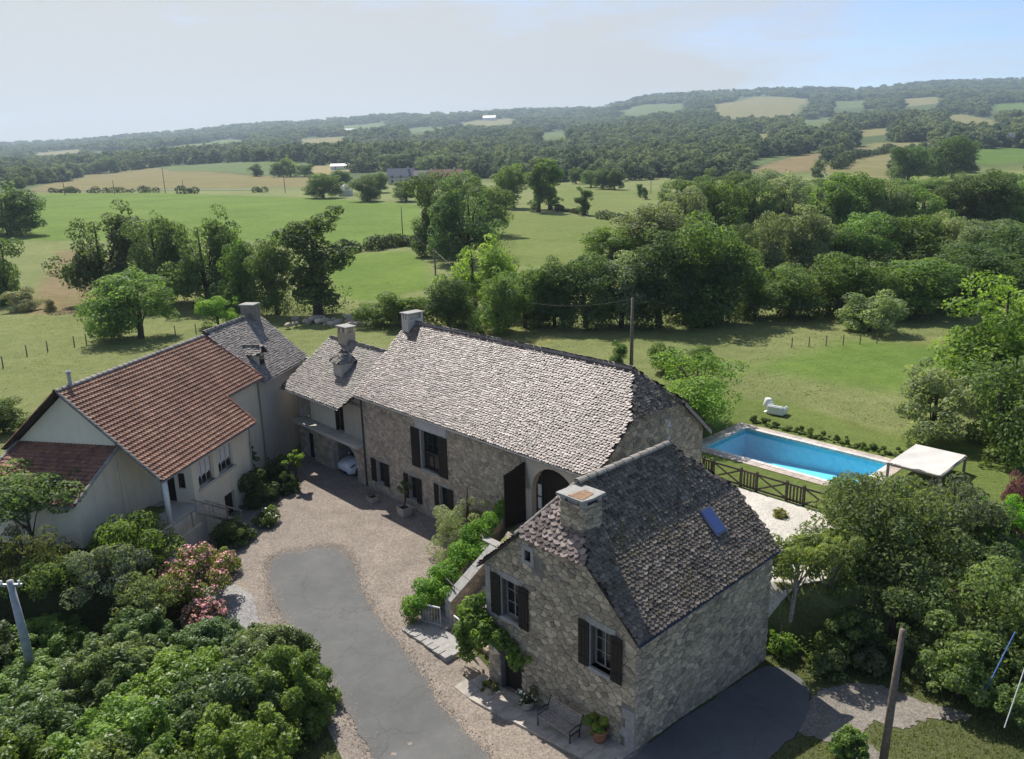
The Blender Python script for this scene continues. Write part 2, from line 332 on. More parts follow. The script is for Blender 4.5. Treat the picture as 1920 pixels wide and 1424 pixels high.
M['gravel_grey'] = gravel_mat('gravel_grey', (0.180, 0.176, 0.176), (0.270, 0.259, 0.255), (0.375, 0.360, 0.352))
def asphalt_mat():
    m, b = mat('asphalt', 0.9, 0.2)
    f = noise(m, 0.35, 6, 0.7); f2 = noise(m, 60, 3, 0.7); f3 = noise(m, 2.2, 5, 0.7, dist=1.5)
    c = ramp(m, f, [(0.3, (0.105, 0.107, 0.107)), (0.7, (0.145, 0.145, 0.142))])
    c = mixc(m, 0.5, c, ramp(m, f2, [(0.3, (0.7, 0.7, 0.7)), (0.7, (1.3, 1.3, 1.3))]), 'MULTIPLY')
    c = mixc(m, ramp(m, f3, [(0.60, (0, 0, 0)), (0.72, (0.2, 0.2, 0.2))]), c, (0.18, 0.17, 0.155))
    n, l = nt(m); v = n.new('ShaderNodeTexVoronoi'); v.feature = 'DISTANCE_TO_EDGE'; v.inputs['Scale'].default_value = 0.33
    g = n.new('ShaderNodeNewGeometry'); dn = n.new('ShaderNodeTexNoise'); dn.inputs['Scale'].default_value = 1.3; dn.inputs['Detail'].default_value = 6; l.new(g.outputs['Position'], dn.inputs['Vector'])
    am = n.new('ShaderNodeVectorMath'); am.operation = 'MULTIPLY_ADD'; am.inputs[1].default_value = (1.1, 1.1, 1.1); l.new(dn.outputs['Color'], am.inputs[0]); l.new(g.outputs['Position'], am.inputs[2]); l.new(am.outputs[0], v.inputs['Vector'])
    c = mixc(m, ramp(m, v.outputs['Distance'], [(0.0, (0.40, 0.40, 0.40)), (0.009, (0, 0, 0))]), c, (0.055, 0.052, 0.048))
    f4 = noise(m, 0.9, 7, 0.75, dist=2.0); c = mixc(m, 0.8, c, ramp(m, f4, [(0.35, (0.92, 0.92, 0.92)), (0.65, (1.07, 1.07, 1.06))]), 'MULTIPLY')
    setc(m, b, c); bump(m, b, f2, 0.35, 0.01); return m
M['asphalt'] = asphalt_mat()
def ground_mat():
    m, b = mat('ground', 0.95, 0.1)
    a = m.node_tree.nodes.new('ShaderNodeAttribute'); a.attribute_name = 'ground_col'
    c = a.outputs['Color']
    f1 = noise(m, 0.05, 6, 0.65); f2 = noise(m, 0.6, 7, 0.7); f3 = noise(m, 6.0, 5, 0.7)
    c = mixc(m, 0.7, c, ramp(m, f1, [(0.3, (0.72, 0.78, 0.62)), (0.7, (1.25, 1.18, 1.22))]), 'MULTIPLY')
    c = mixc(m, 0.75, c, ramp(m, f2, [(0.25, (0.66, 0.72, 0.6)), (0.75, (1.34, 1.28, 1.3))]), 'MULTIPLY')
    c = mixc(m, 0.7, c, ramp(m, f3, [(0.25, (0.55, 0.6, 0.5)), (0.75, (1.4, 1.38, 1.3))]), 'MULTIPLY')
    f4 = noise(m, 22.0, 4, 0.7); c = mixc(m, 0.6, c, ramp(m, f4, [(0.3, (0.55, 0.62, 0.5)), (0.7, (1.42, 1.36, 1.3))]), 'MULTIPLY')
    setc(m, b, c); bump(m, b, f3, 1.0, 0.15); return m
M['ground'] = ground_mat()
def leaf_mat(name, rough=0.55, spec=0.35, trans=0.46):
    m = bpy.data.materials.new(name); m.use_nodes = True
    n, l = nt(m); b = n['Principled BSDF']; out = n['Material Output']
    b.inputs['Roughness'].default_value = rough; b.inputs['Specular IOR Level'].default_value = spec
    o = n.new('ShaderNodeObjectInfo'); a = n.new('ShaderNodeAttribute'); a.attribute_name = 'tint'
    c = mixc(m, 1.0, o.outputs['Color'], ramp(m, a.outputs['Fac'], [(0.0, (0.50, 0.55, 0.5)), (0.5, (1.0, 1.0, 1.0)), (1.0, (1.75, 1.55, 1.2))]), 'MULTIPLY')
    l.new(c, b.inputs['Base Color'])
    t = n.new('ShaderNodeBsdfTranslucent'); c2 = mixc(m, 1.0, c, (1.5, 1.55, 0.7), 'MULTIPLY'); l.new(c2, t.inputs['Color'])
    x = n.new('ShaderNodeMixShader'); x.inputs['Fac'].default_value = trans
    l.new(b.outputs[0], x.inputs[1]); l.new(t.outputs[0], x.inputs[2]); l.new(x.outputs[0], out.inputs['Surface'])
    return m
M['leaf'] = leaf_mat('leaf', 0.6, 0.25); M['leaf_glossy'] = leaf_mat('leaf_glossy', 0.45, 0.35, 0.46)
def flower_mat(name, col):
    m, b = mat(name, 0.7, 0.2); t = tint_value(m)
    setc(m, b, ramp(m, t, [(0.1, tuple(c * 0.7 for c in col)), (0.9, tuple(min(1, c * 1.25) for c in col))])); return m
M['pink'] = flower_mat('pink', (0.68, 0.33, 0.31)); M['white_flower'] = flower_mat('white_flower', (0.75, 0.73, 0.6)); M['lavender'] = flower_mat('lavender', (0.16, 0.13, 0.19))
def water_mat():
    m = bpy.data.materials.new('pool_water'); m.use_nodes = True
    n, l = nt(m); n.remove(n['Principled BSDF']); out = n['Material Output']
    tr = n.new('ShaderNodeBsdfTransparent'); tr.inputs['Color'].default_value = (0.74, 0.95, 1.0, 1)
    gl = n.new('ShaderNodeBsdfGlossy'); gl.inputs['Roughness'].default_value = 0.06
    fr = n.new('ShaderNodeFresnel'); fr.inputs['IOR'].default_value = 1.33
    bp = n.new('ShaderNodeBump'); bp.inputs['Strength'].default_value = 0.25; bp.inputs['Distance'].default_value = 0.03
    l.new(noise(m, 3.0, 4, 0.6), bp.inputs['Height']); l.new(bp.outputs['Normal'], gl.inputs['Normal']); l.new(bp.outputs['Normal'], fr.inputs['Normal'])
    x = n.new('ShaderNodeMixShader'); l.new(fr.outputs[0], x.inputs['Fac']); l.new(tr.outputs[0], x.inputs[1]); l.new(gl.outputs[0], x.inputs[2])
    l.new(x.outputs[0], out.inputs['Surface']); return m
M['water'] = water_mat()
def liner_mat():
    m, b = mat('pool_liner', 0.6, 0.2)
    f = noise(m, 3.0, 5, 0.6)
    setc(m, b, ramp(m, f, [(0.3, (0.20, 0.66, 0.88)), (0.7, (0.34, 0.80, 0.90))])); return m
M['liner'] = liner_mat()
# ---------------------------------------------------------------- ground sheet (one sheet to the horizon, finer near the houses)
FCOL = {'bright': (0.125, 0.19, 0.042), 'tan': (0.19, 0.165, 0.085), 'strip': (0.11, 0.15, 0.065), 'straw': (0.27, 0.23, 0.13),
        'meadow': (0.15, 0.185, 0.06), 'meadow2': (0.16, 0.19, 0.07), 'brown': (0.21, 0.165, 0.10), 'pale': (0.20, 0.185, 0.095), 'green': (0.10, 0.16, 0.04)}
POOL = (15.2, 15.25, 24.6, 20.1)          # a0, b0, a1, b1 in the farmhouse frame
def pool_w(a, b): w = m2w(a, b); return (w[0], w[1])
def build_ground():
    az = np.radians(np.linspace(-64, 64, 341)); r = np.concatenate([np.linspace(2, 10, 8), np.geomspace(10.4, 5000, 410)])
    A, Rr = np.meshgrid(az, r); x = (Rr * np.sin(A)).ravel(); y = (Rr * np.cos(A)).ravel()
    z = hfun(x, y)
    nr, na = len(r), len(az)
    i = np.arange(nr - 1)[:, None] * na + np.arange(na - 1)[None]; i = i.ravel()
    faces = np.stack([i, i + 1, i + na + 1, i + na], 1)
    col = np.tile(np.array([0.182, 0.205, 0.092]), (len(x), 1))            # rough meadow
    far = sstep((y - 430) / 120)[:, None]
    col = col * (1 - far) + np.array([0.075, 0.105, 0.045]) * far
    dry = (np.sin(x * 0.13 + 2) * np.sin(y * 0.09 + x * 0.05) > 0.45) & (y > 50) & (y < 150)
    col[dry] = col[dry] * np.array([1.16, 1.05, 1.0])
    for kind, P in FIELDS:
        if len(P) < 3: continue
        sd = poly_sd(x, y, P); w = sstep(0.5 - sd / (2.0 + y * 0.006))[:, None]
        col = col * (1 - w) + np.array(FCOL[kind]) * w
    # mown lawn round the pool, mown bright patch of the meadow
    lawn = poly_sd(x, y, [tuple(m2w(*p)) for p in ((9, 9), (9, 25), (14, 27.5), (22, 25.5), (27, 29), (36, 24), (36, 14), (27, 12), (20, 11))])
    w = sstep(0.5 - lawn / 1.2)[:, None]; col = col * (1 - w) + np.array([0.135, 0.175, 0.055]) * w
    mown = poly_sd(x, y, [(20, 66), (33, 76), (42, 72), (40, 60), (33, 55), (26, 60)]); w = sstep(0.5 - mown / 5.0)[:, None]
    col = col * (1 - w) + np.array([0.12, 0.185, 0.045]) * w
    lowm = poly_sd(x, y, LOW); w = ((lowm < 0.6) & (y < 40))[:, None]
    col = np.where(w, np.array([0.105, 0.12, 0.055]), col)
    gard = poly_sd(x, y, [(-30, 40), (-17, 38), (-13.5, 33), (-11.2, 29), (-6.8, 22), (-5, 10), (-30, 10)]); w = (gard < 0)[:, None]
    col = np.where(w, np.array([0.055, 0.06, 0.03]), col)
    me = bpy.data.meshes.new('ground')
    bm = bmesh.new()
    lay = bm.verts.layers.float_color.new('ground_col')
    vs = []
    for k in range(len(x)):
        v = bm.verts.new((x[k], y[k], z[k])); v[lay] = (col[k, 0], col[k, 1], col[k, 2], 1); vs.append(v)
    for f in faces:
        try: fc = bm.faces.new([vs[j] for j in f[::-1]]); fc.smooth = True
        except ValueError: pass
    # exact rectangular hole where the pool is sunk
    a0, b0, a1, b1 = POOL; m = 0.25
    cx, cy = m2w((a0 + a1) / 2, (b0 + b1) / 2)
    for (pt, nrm) in ((m2w(a0 - m, 0), MA), (m2w(a1 + m, 0), MA), (m2w(0, b0 - m), MBV), (m2w(0, b1 + m), MBV)):
        loc = [f for f in bm.faces if abs(f.verts[0].co.x - cx) < 12 and abs(f.verts[0].co.y - cy) < 12]
        es = set(e for f in loc for e in f.edges); vv = set(v for f in loc for v in f.verts)
        bmesh.ops.bisect_plane(bm, geom=list(loc) + list(es) + list(vv), dist=1e-5, plane_co=(pt[0], pt[1], 0), plane_no=(nrm[0], nrm[1], 0))
    kill = []
    for f in bm.faces:
        c = f.calc_center_median()
        if abs(c.x - cx) < 12 and abs(c.y - cy) < 12:
            q = np.array([c.x, c.y]) - MO; a = q @ MA; b = q @ MBV
            if a0 - m < a < a1 + m and b0 - m < b < b1 + m: kill.append(f)
    bmesh.ops.delete(bm, geom=kill, context='FACES')
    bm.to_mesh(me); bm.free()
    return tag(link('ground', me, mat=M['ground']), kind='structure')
ground = build_ground()
def sheet(name, poly, mat_, lift, step=0.5, label=None):
    """a surface laid on the ground, following its height"""
    bm = bmesh.new(); f = bm.faces.new([bm.verts.new((p[0], p[1], 0)) for p in poly])
    bmesh.ops.triangulate(bm, faces=bm.faces[:])
    xs = [p[0] for p in poly]; ys = [p[1] for p in poly]
    for lo, hi, no in ((min(xs), max(xs), (1, 0, 0)), (min(ys), max(ys), (0, 1, 0))):
        t = lo + step
        while t < hi:
            bmesh.ops.bisect_plane(bm, geom=bm.verts[:] + bm.edges[:] + bm.faces[:], dist=1e-5, plane_co=(t if no[0] else 0, t if no[1] else 0, 0), plane_no=no); t += step
    co = np.array([v.co[:] for v in bm.verts]); z = hfun(co[:, 0], co[:, 1])
    for v, zz in zip(bm.verts, z): v.co.z = zz + lift
    for f in bm.faces:
        if f.normal.z < 0: f.normal_flip()
        f.smooth = True
    me = bpy.data.meshes.new(name); bm.to_mesh(me); bm.free()
    return tag(link(name, me, mat=mat_), kind='structure')
def smooth_poly(P, n=4):
    out = []; k = len(P)
    for i in range(k):
        p0, p1, p2, p3 = (np.array(P[(i + j - 1) % k], float) for j in range(4))
        for t in np.arange(n) / n:
            out.append(tuple(0.5 * ((2 * p1) + (p2 - p0) * t + (2 * p0 - 5 * p1 + 4 * p2 - p3) * t * t + (3 * p1 - p0 - 3 * p2 + p3) * t ** 3)))
    return out
GRAV = [(-17.3, 40.8), (-16.2, 37.5), (-14.0, 35.2), (-15.3, 33.0), (-14.2, 30.8), (-11.2, 30.2), (-8.5, 27.4), (-4.9, 21), (-2, 14), (9, 14), (9, 19.5),
        (4.6, 22.6), tuple(m2w(20.0, -7.2)), tuple(m2w(15.4, -6.2)), tuple(m2w(13.4, -1)), tuple(m2w(12, 0.3)), tuple(m2w(-1.2, 0.3)), tuple(m2w(-4.6, 0.5)), tuple(m2w(-9, 1.5)), tuple(a2w(14, 3.3)), tuple(a2w(4, 5.2))]
sheet('gravel_courtyard', GRAV, M['gravel'], 0.03)
ROAD = smooth_poly([(-12.9, 38.0), (-11.6, 39.0), (-9.6, 39.0), (-8.5, 37.2), (-6.7, 32.8), (-4.2, 28.4), (-1.2, 23.2), (2.8, 17.2), (3.6, 13), (-0.8, 13), (-2.2, 17.5), (-4.9, 23.0), (-8.3, 28.5), (-10.6, 32.0), (-12.1, 35.0)], 14)
_rj = random.Random(2); ROAD = [(x + _rj.uniform(-.07, .07), y + _rj.uniform(-.07, .07)) for x, y in ROAD]
sheet('asphalt_road', ROAD, M['asphalt'], 0.055)
sheet('grey_chippings', [(-15.6, 35.1), (-14.0, 35.4), (-12.7, 34.2), (-11.6, 31.6), (-11.9, 29.9), (-14.5, 30.6), (-15.6, 32.4)], M['gravel_grey'], 0.045)
sheet('white_gravel_terrace', [tuple(m2w(*p)) for p in ((18.2, 11.0), (25.2, 11.0), (28.5, 9.5), (28.5, 5.5), (26.4, 1.6), (25.8, 2.2), (20.6, 4.2), (19.6, 8.5))], M['gravel_white'], 0.04)
sheet('terrace_gravel', [tuple(m2w(*p)) for p in ((14.6, -2.6), (13.6, 0.2), (19.2, 0.2), (19.9, -2.8), (17.2, -3.2))], M['gravel'], 0.04)
_bp = smooth_poly([(10.2, 25.4), (11.3, 26.7), (13.0, 27.3), (14.6, 26.9), (16.2, 25.4), (17.4, 24.9), (17.2, 24.2), (15.4, 24.3), (14.0, 23.7), (12.9, 24.2), (11.9, 22.6), (12.6, 20.5), (11.0, 20.4), (10.3, 22.4), (9.0, 23.2)], 12)
_ap = smooth_poly([tuple(FO + MA * p + MBV * q) for p, q in ((0.2, -4.5), (0.15, 0.5), (0.15, 5.0), (0.3, 8.2), (1.8, 8.4), (2.9, 6.6), (3.3, 4.0), (3.2, 1.0), (3.6, -2.0), (3.4, -5.0))], 8)
sheet('asphalt_apron', [(x + _rj.uniform(-.06, .06), y + _rj.uniform(-.06, .06)) for x, y in _ap], M['asphalt'], 0.035)
_bp = [(12.9 + (x - 12.9) * 0.78, 25.2 + (y - 25.2) * 0.72) for x, y in _bp]
sheet('back_path', [(x + _rj.uniform(-.1, .1), y + _rj.uniform(-.1, .1)) for x, y in _bp], M['dirt'], 0.02)
# ---------------------------------------------------------------- building kit
def clip_poly(P, a, b, c):
    """keep a*x + b*y <= c"""
    out = []; n = len(P)
    for i in range(n):
        p, q = P[i], P[(i + 1) % n]
        dp = a * p[0] + b * p[1] - c; dq = a * q[0] + b * q[1] - c
        if dp <= 0: out.append(p)
        if (dp < 0 < dq) or (dq < 0 < dp):
            t = dp / (dp - dq); out.append((p[0] + (q[0] - p[0]) * t, p[1] + (q[1] - p[1]) * t))
    return out
def area(P): return 0.5 * abs(sum(P[i][0] * P[(i + 1) % len(P)][1] - P[(i + 1) % len(P)][0] * P[i][1] for i in range(len(P))))
def rubble_cells(outline, openings, sx, sy, rng):
    """random stone shapes that tile a convex wall outline, cut at the openings"""
    xs = [p[0] for p in outline]; ys = [p[1] for p in outline]
    x0, x1, y0, y1 = min(xs) - sx, max(xs) + sx, min(ys) - sy, max(ys) + sy
    nx, ny = int((x1 - x0) / sx) + 1, int((y1 - y0) / sy) + 1
    S = {}
    for j in range(ny):
        off = 0.5 * (j % 2)
        for i in range(nx):
            S[i, j] = (x0 + (i + off + rng.uniform(-0.5, 0.5)) * sx, y0 + (j + rng.uniform(-0.5, 0.5)) * sy)
    cells = []
    n = len(outline); ctr = (sum(xs) / n, sum(ys) / n)
    edges = []
    for k in range(n):
        p, q = outline[k], outline[(k + 1) % n]
        a, b = q[1] - p[1], -(q[0] - p[0]); c = a * p[0] + b * p[1]
        if a * ctr[0] + b * ctr[1] > c: a, b, c = -a, -b, -c
        edges.append((a, b, c))
    kx = sx / sy
    for (i, j), s in S.items():
        if any(a * s[0] + b * s[1] > c + 0.5 * sx * math.hypot(a, b) for a, b, c in edges): continue
        P = [(s[0] - sx * 1.1, s[1] - sy * 1.1), (s[0] + sx * 1.1, s[1] - sy * 1.1), (s[0] + sx * 1.1, s[1] + sy * 1.1), (s[0] - sx * 1.1, s[1] + sy * 1.1)]
        for dj in (-2, -1, 0, 1, 2):
            for di in (-2, -1, 0, 1, 2):
                t = S.get((i + di, j + dj))
                if t is None or (di == 0 and dj == 0): continue
                # stretched metric, so stones lie flat
                a, b = (t[0] - s[0]), (t[1] - s[1]) * kx * kx
                P = clip_poly(P, a, b, a * (s[0] + t[0]) / 2 + b * (s[1] + t[1]) / 2)
                if len(P) < 3: break
            if len(P) < 3: break
        for a, b, c in edges:
            if len(P) >= 3: P = clip_poly(P, a, b, c)
        for (u0, v0, u1, v1) in openings:
            if len(P) < 3: break
            if u0 < s[0] < u1 and v0 < s[1] < v1: P = []; break
            if max(p[0] for p in P) <= u0 or min(p[0] for p in P) >= u1 or max(p[1] for p in P) <= v0 or min(p[1] for p in P) >= v1: continue
            opts = [(u0 - s[0], (1, 0, u0)), (s[0] - u1, (-1, 0, -u1)), (v0 - s[1], (0, 1, v0)), (s[1] - v1, (0, -1, -v1))]
            P = clip_poly(P, *max(opts)[1])
        if len(P) >= 3 and area(P) > 0.25 * sx * sy * 0.4: cells.append(P)
    return cells
def stone_faces(P, rng, joint=0.009, h=(0.012, 0.045)):
    cx = sum(p[0] for p in P) / len(P); cy = sum(p[1] for p in P) / len(P)
    R = max(math.hypot(p[0] - cx, p[1] - cy) for p in P); hh = rng.uniform(*h)
    def ring(k, d): return [(cx + (p[0] - cx) * k, d, cy + (p[1] - cy) * k) for p in P]
    k1 = 1 - joint / R; k2 = 1 - (joint + 0.025) / R
    n = len(P); vs = ring(k1, 0.0) + ring(max(k2, 0.4), hh)
    vs = [(x, y + (rng.uniform(-0.006, 0.006) if i >= n else 0), z) for i, (x, y, z) in enumerate(vs)]
    return vs, [tuple(range(n, 2 * n))] + [(i, (i + 1) % n, n + (i + 1) % n, n + i) for i in range(n)]
def frame(o, u):
    """plane frame: columns = along u, outward, up ; local x = u, y = outward, z = up"""
    u = Vector(u).normalized(); z = Vector((0, 0, 1)); n = z.cross(u) * -1
    return Matrix(((u.x, n.x, 0, o[0]), (u.y, n.y, 0, o[1]), (0, 0, 1, o[2]), (0, 0, 0, 1)))
def wall(parent, outline, fr, openings=(), m='mortar', depth=0.45, name='wall'):
    bm = bmesh.new(); f = bm.faces.new([bm.verts.new((p[0], 0, p[1])) for p in outline])
    for (u0, v0, u1, v1) in openings:
        for co, no in (((u0, 0, 0), (1, 0, 0)), ((u1, 0, 0), (1, 0, 0)), ((0, 0, v0), (0, 0, 1)), ((0, 0, v1), (0, 0, 1))):
            bmesh.ops.bisect_plane(bm, geom=bm.verts[:] + bm.edges[:] + bm.faces[:], dist=1e-5, plane_co=co, plane_no=no)
    kill = [f for f in bm.faces if any(u0 < f.calc_center_median().x < u1 and v0 < f.calc_center_median().z < v1 for u0, v0, u1, v1 in openings)]
    bmesh.ops.delete(bm, geom=kill, context='FACES')
    for (u0, v0, u1, v1) in openings:       # reveals
        q = [(u0, v0), (u1, v0), (u1, v1), (u0, v1)]
        for i in range(4):
            a, b = q[i], q[(i + 1) % 4]
            bm.faces.new([bm.verts.new(p) for p in ((a[0], 0, a[1]), (b[0], 0, b[1]), (b[0], -depth, b[1]), (a[0], -depth, a[1]))])
    bmesh.ops.recalc_face_normals(bm, faces=bm.faces[:])
    for f in bm.faces: pass
    me = bpy.data.meshes.new(name); bm.to_mesh(me); bm.free()
    o = link(name, me, parent, mat=M[m]); o.matrix_local = fr
    return o
def dress_wall(w, outline, openings, sx, sy, m, seed, single=0, name='stone', fr_world=None, h=(0.015, 0.05), keep=None):
    """lay the stones on a wall; the `single` that show largest are parts, the rest one joined part"""
    rng = random.Random(seed); cells = rubble_cells(outline, openings, sx, sy, rng)
    if keep: cells = [c for c in cells if keep(sum(p[0] for p in c) / len(c), sum(p[1] for p in c) / len(c))]
    if single:
        def key(c):
            p = fr_world @ Vector((sum(q[0] for q in c) / len(c), 0, sum(q[1] for q in c) / len(c)))
            return (p - CAMPOS).length / math.sqrt(area(c))
        cells.sort(key=key)
    rest = MB()
    for i, c in enumerate(cells):
        vs, fs = stone_faces(c, rng, h=h)
        if i < single:
            mb = MB(); cx = sum(q[0] for q in c) / len(c); cy = sum(q[1] for q in c) / len(c)
            mb.add([(x - cx, y, z - cy) for x, y, z in vs], fs)
            o = mb.build(name, M[m], w); o.location = (cx, 0, cy)
        else: rest.add(vs, fs, rng.random())
    if rest.f: tag(rest.build('stonework', M[m], w), kind='stuff')
def split_pieces(parent, root_world, protos, items, single, name, joined, m):
    """items: (proto index, local matrix). The nearest `single` become parts, the others one joined part."""
    items = sorted(items, key=lambda it: ((root_world @ it[1].translation) - CAMPOS).length)
    for k, Mx in items[:single]:
        o = bpy.data.objects.new(name, protos[k]); COL.objects.link(o); o.parent = parent; o.matrix_local = Mx
    rest = items[single:]
    if not rest: return
    vs, fs, ts = [], [], []; n = 0
    pv = [np.array([v.co[:] for v in p.vertices]) for p in protos]; pf = [[tuple(f.vertices) for f in p.polygons] for p in protos]
    for k, Mx in rest:
        A = np.array(Mx); vs.append(pv[k] @ A[:3, :3].T + A[:3, 3]); t = random.random()
        for f in pf[k]: fs.append(tuple(i + n for i in f)); ts.append(t)
        n += len(pv[k])
    me = bpy.data.meshes.new(joined); me.from_pydata(np.concatenate(vs).tolist(), [], fs)
    a = me.attributes.new('tint', 'FLOAT', 'FACE'); a.data.foreach_set('value', np.array(ts, dtype=np.float32)); me.update()
    tag(link(joined, me, parent, mat=M[m]), kind='stuff')
def shingle_protos(m, n=7, seed=3):
    """stone roof shingles with an uneven rounded lower edge; x across, y up the slope, z out"""
    rng = random.Random(seed); out = []
    for k in range(n):
        pts = []
        for t in (-1, -0.72, -0.25, 0.25, 0.72, 1):
            pts.append((0.5 * t * rng.uniform(0.95, 1.03), -0.5 + 0.42 * abs(t) ** 2.4 + rng.uniform(-0.05, 0.05)))
        pts += [(0.45, 0.55), (-0.45, 0.55)]
        nn = len(pts); top = [(x, y, 0.5 if y < 0.2 else 0.15) for x, y in pts]; bot = [(x * 1.0, y, -0.5) for x, y in pts[:6]]
        mb = MB(); mb.add([(x * 0.94, y + 0.02, z + 0.10 * rng.uniform(-1, 1)) for x, y, z in top] + bot, [tuple(range(nn))] + [(nn + i, nn + i + 1, i + 1, i) for i in range(5)])
        me = mb.mesh('shingle'); me.materials.append(M[m]); out.append(me)
    return out
def tile_protos(m):
    out = []
    for k in range(2):
        mb = MB()
        xs = [-0.5, -0.36, -0.26, -0.14, 0.1, 0.36, 0.5]; hs = [0.3, 0.62, 0.62, 0.3, 0.22, 0.24, 0.42]
        fr_ = [(x, -0.5, h) for x, h in zip(xs, hs)]; bk = [(x, 0.62, h - 0.9) for x, h in zip(xs, hs)]; lo = [(x, -0.5, h - 1.0) for x, h in zip(xs, hs)]
        n = len(xs)
        mb.add(fr_ + bk + lo, [(i, i + 1, n + i + 1, n + i) for i in range(n - 1)] + [(2 * n + i, 2 * n + i + 1, i + 1, i) for i in range(n - 1)])
        me = mb.mesh('roof_tile'); me.materials.append(M[m]); out.append(me)
    return out
def roof_plane(P):
    """P: coplanar convex polygon (eave edge first two points, left to right seen from outside). returns frame matrix (x along eave, y up slope, z out) and 2-D polygon"""
    o = Vector(P[0]); x = (Vector(P[1]) - o).normalized(); nrm = Vector((0, 0, 0))
    for i in range(2, len(P)):
        nrm = x.cross(Vector(P[i]) - o)
        if nrm.length > 0.05: break
    nrm.normalize(); y = nrm.cross(x)
    Mx = Matrix(((x.x, y.x, nrm.x, o.x), (x.y, y.y, nrm.y, o.y), (x.z, y.z, nrm.z, o.z), (0, 0, 0, 1)))
    inv = Mx.inverted()
    return Mx, [((inv @ Vector(p)).x, (inv @ Vector(p)).y) for p in P]
def lay_roof(P, protos, expo, wid, thick, rng, tilt=0.10, regular=False, holes=(), sag=0.0):
    Mx, Q = roof_plane(P); items = []
    y = 0.0; ymax = max(q[1] for q in Q); row = 0
    while y < ymax - 0.03:
        e = expo * (1 if regular else rng.uniform(0.9, 1.1)); yc = min(y + e * 0.5, ymax - 0.01)
        xs = []
        for i in range(len(Q)):
            p, q = Q[i], Q[(i + 1) % len(Q)]
            if (p[1] - yc) * (q[1] - yc) < 0: xs.append(p[0] + (q[0] - p[0]) * (yc - p[1]) / (q[1] - p[1]))
        if len(xs) >= 2:
            x0, x1 = min(xs), max(xs); x = x0 - (0 if regular else rng.uniform(0, wid * 0.5))
            if regular: x = math.floor(x0 / wid) * wid + (wid * 0.5 if False else 0)
            while x < x1 - 0.02:
                w = wid if regular else wid * rng.uniform(0.62, 1.42)
                xc = x + w / 2
                if x0 + 0.15 * w < xc < x1 - 0.1 * w and not any(hx0 < xc < hx1 and hy0 < y < hy1 for hx0, hy0, hx1, hy1 in holes):
                    j = 0 if regular else 1
                    L = e * (1.35 if not regular else 1.12)
                    T = Matrix.Translation((xc, y + L * 0.5 - 0.05 + j * rng.uniform(-0.025, 0.025), thick * 0.9 + j * rng.uniform(-0.006, 0.010)))
                    Rm = Matrix.Rotation(-tilt + j * rng.uniform(-0.05, 0.05), 4, 'X') @ Matrix.Rotation(j * rng.uniform(-0.10, 0.10), 4, 'Z') @ Matrix.Rotation(j * rng.uniform(-0.09, 0.09), 4, 'Y')
                    S = Matrix.Diagonal((w * 1.06, L, thick, 1))
                    items.append((rng.randrange(len(protos)), Mx @ T @ Rm @ S))
                x += w
        y += e; row += 1
    return items
def deck(parent, polys, m='deck_dark', name='roof', drop=0.06):
    """the boarding under the shingles, with thickness"""
    mb = MB()
    for P in polys:
        Mx, Q = roof_plane(P); n = Mx.to_3x3() @ Vector((0, 0, 1)); k = len(P)
        top = [Vector(p) - n * 0.01 for p in P]; bot = [Vector(p) - n * (drop + 0.01) for p in P]
        mb.add(top + bot, [tuple(range(k)), tuple(range(k, 2 * k))[::-1]] + [((i + 1) % k, i, k + i, k + (i + 1) % k) for i in range(k)])
    return mb.build(name, M[m], parent)
def ridge_tiles(parent, p, q, m, r=0.14, L=0.42, name='ridge_tile', over=1.15):
    p, q = Vector(p), Vector(q); d = (q - p); n = max(1, int(d.length / L)); d = d / n
    mb = MB(); k = 7
    ring = lambda y, s: [(-math.cos(math.pi * i / (k - 1)) * r * s, y, math.sin(math.pi * i / (k - 1)) * r * s * 0.85) for i in range(k)]
    a, b, c = ring(-0.5, 1.12), ring(-0.5 + 0.12, 1.1), ring(0.5 * over, 0.92)
    inn = ring(-0.5, 0.9)
    mb.add(a + b + c + inn, [(i, i + 1, k + i + 1, k + i) for i in range(k - 1)] + [(k + i, k + i + 1, 2 * k + i + 1, 2 * k + i) for i in range(k - 1)] + [(3 * k + i, 3 * k + i + 1, i + 1, i) for i in range(k - 1)])
    me = mb.mesh('ridge_tile'); me.materials.append(M[m])
    y = d.normalized(); x = y.cross(Vector((0, 0, 1))).normalized(); z = x.cross(y)
    for i in range(n):
        c = p + d * (i + 0.5)
        o = bpy.data.objects.new(name, me); COL.objects.link(o); o.parent = parent
        Mx = Matrix(((x.x, y.x, z.x, c.x), (x.y, y.y, z.y, c.y), (x.z, y.z, z.z, c.z), (0, 0, 0, 1)))
        o.matrix_local = Mx @ Matrix.Rotation(random.uniform(-0.05, 0.05), 4, 'Z') @ Matrix.Diagonal((1, d.length, 1, 1))
def gutter(parent, p, q, r=0.07, m='zinc'):
    p, q = Vector(p), Vector(q); d = (q - p).normalized(); s = d.cross(Vector((0, 0, 1))).normalized(); k = 7
    prof = [(-math.cos(math.pi * i / (k - 1)) * r, -math.sin(math.pi * i / (k - 1)) * r) for i in range(k)]
    mb = MB(); vs = [e + s * a + Vector((0, 0, b)) for e in (p, q) for a, b in prof]
    vs += [e + s * a * 0.88 + Vector((0, 0, b * 0.88)) for e in (p, q) for a, b in prof]
    fs = [(i, i + 1, k + i + 1, k + i) for i in range(k - 1)] + [(2 * k + i, 3 * k + i, 3 * k + i + 1, 2 * k + i + 1) for i in range(k - 1)]
    fs += [(0, k, 3 * k, 2 * k), (k - 1, 3 * k - 1, 4 * k - 1, 2 * k - 1)]
    mb.add(vs, fs); return mb.build('gutter', M[m], parent)
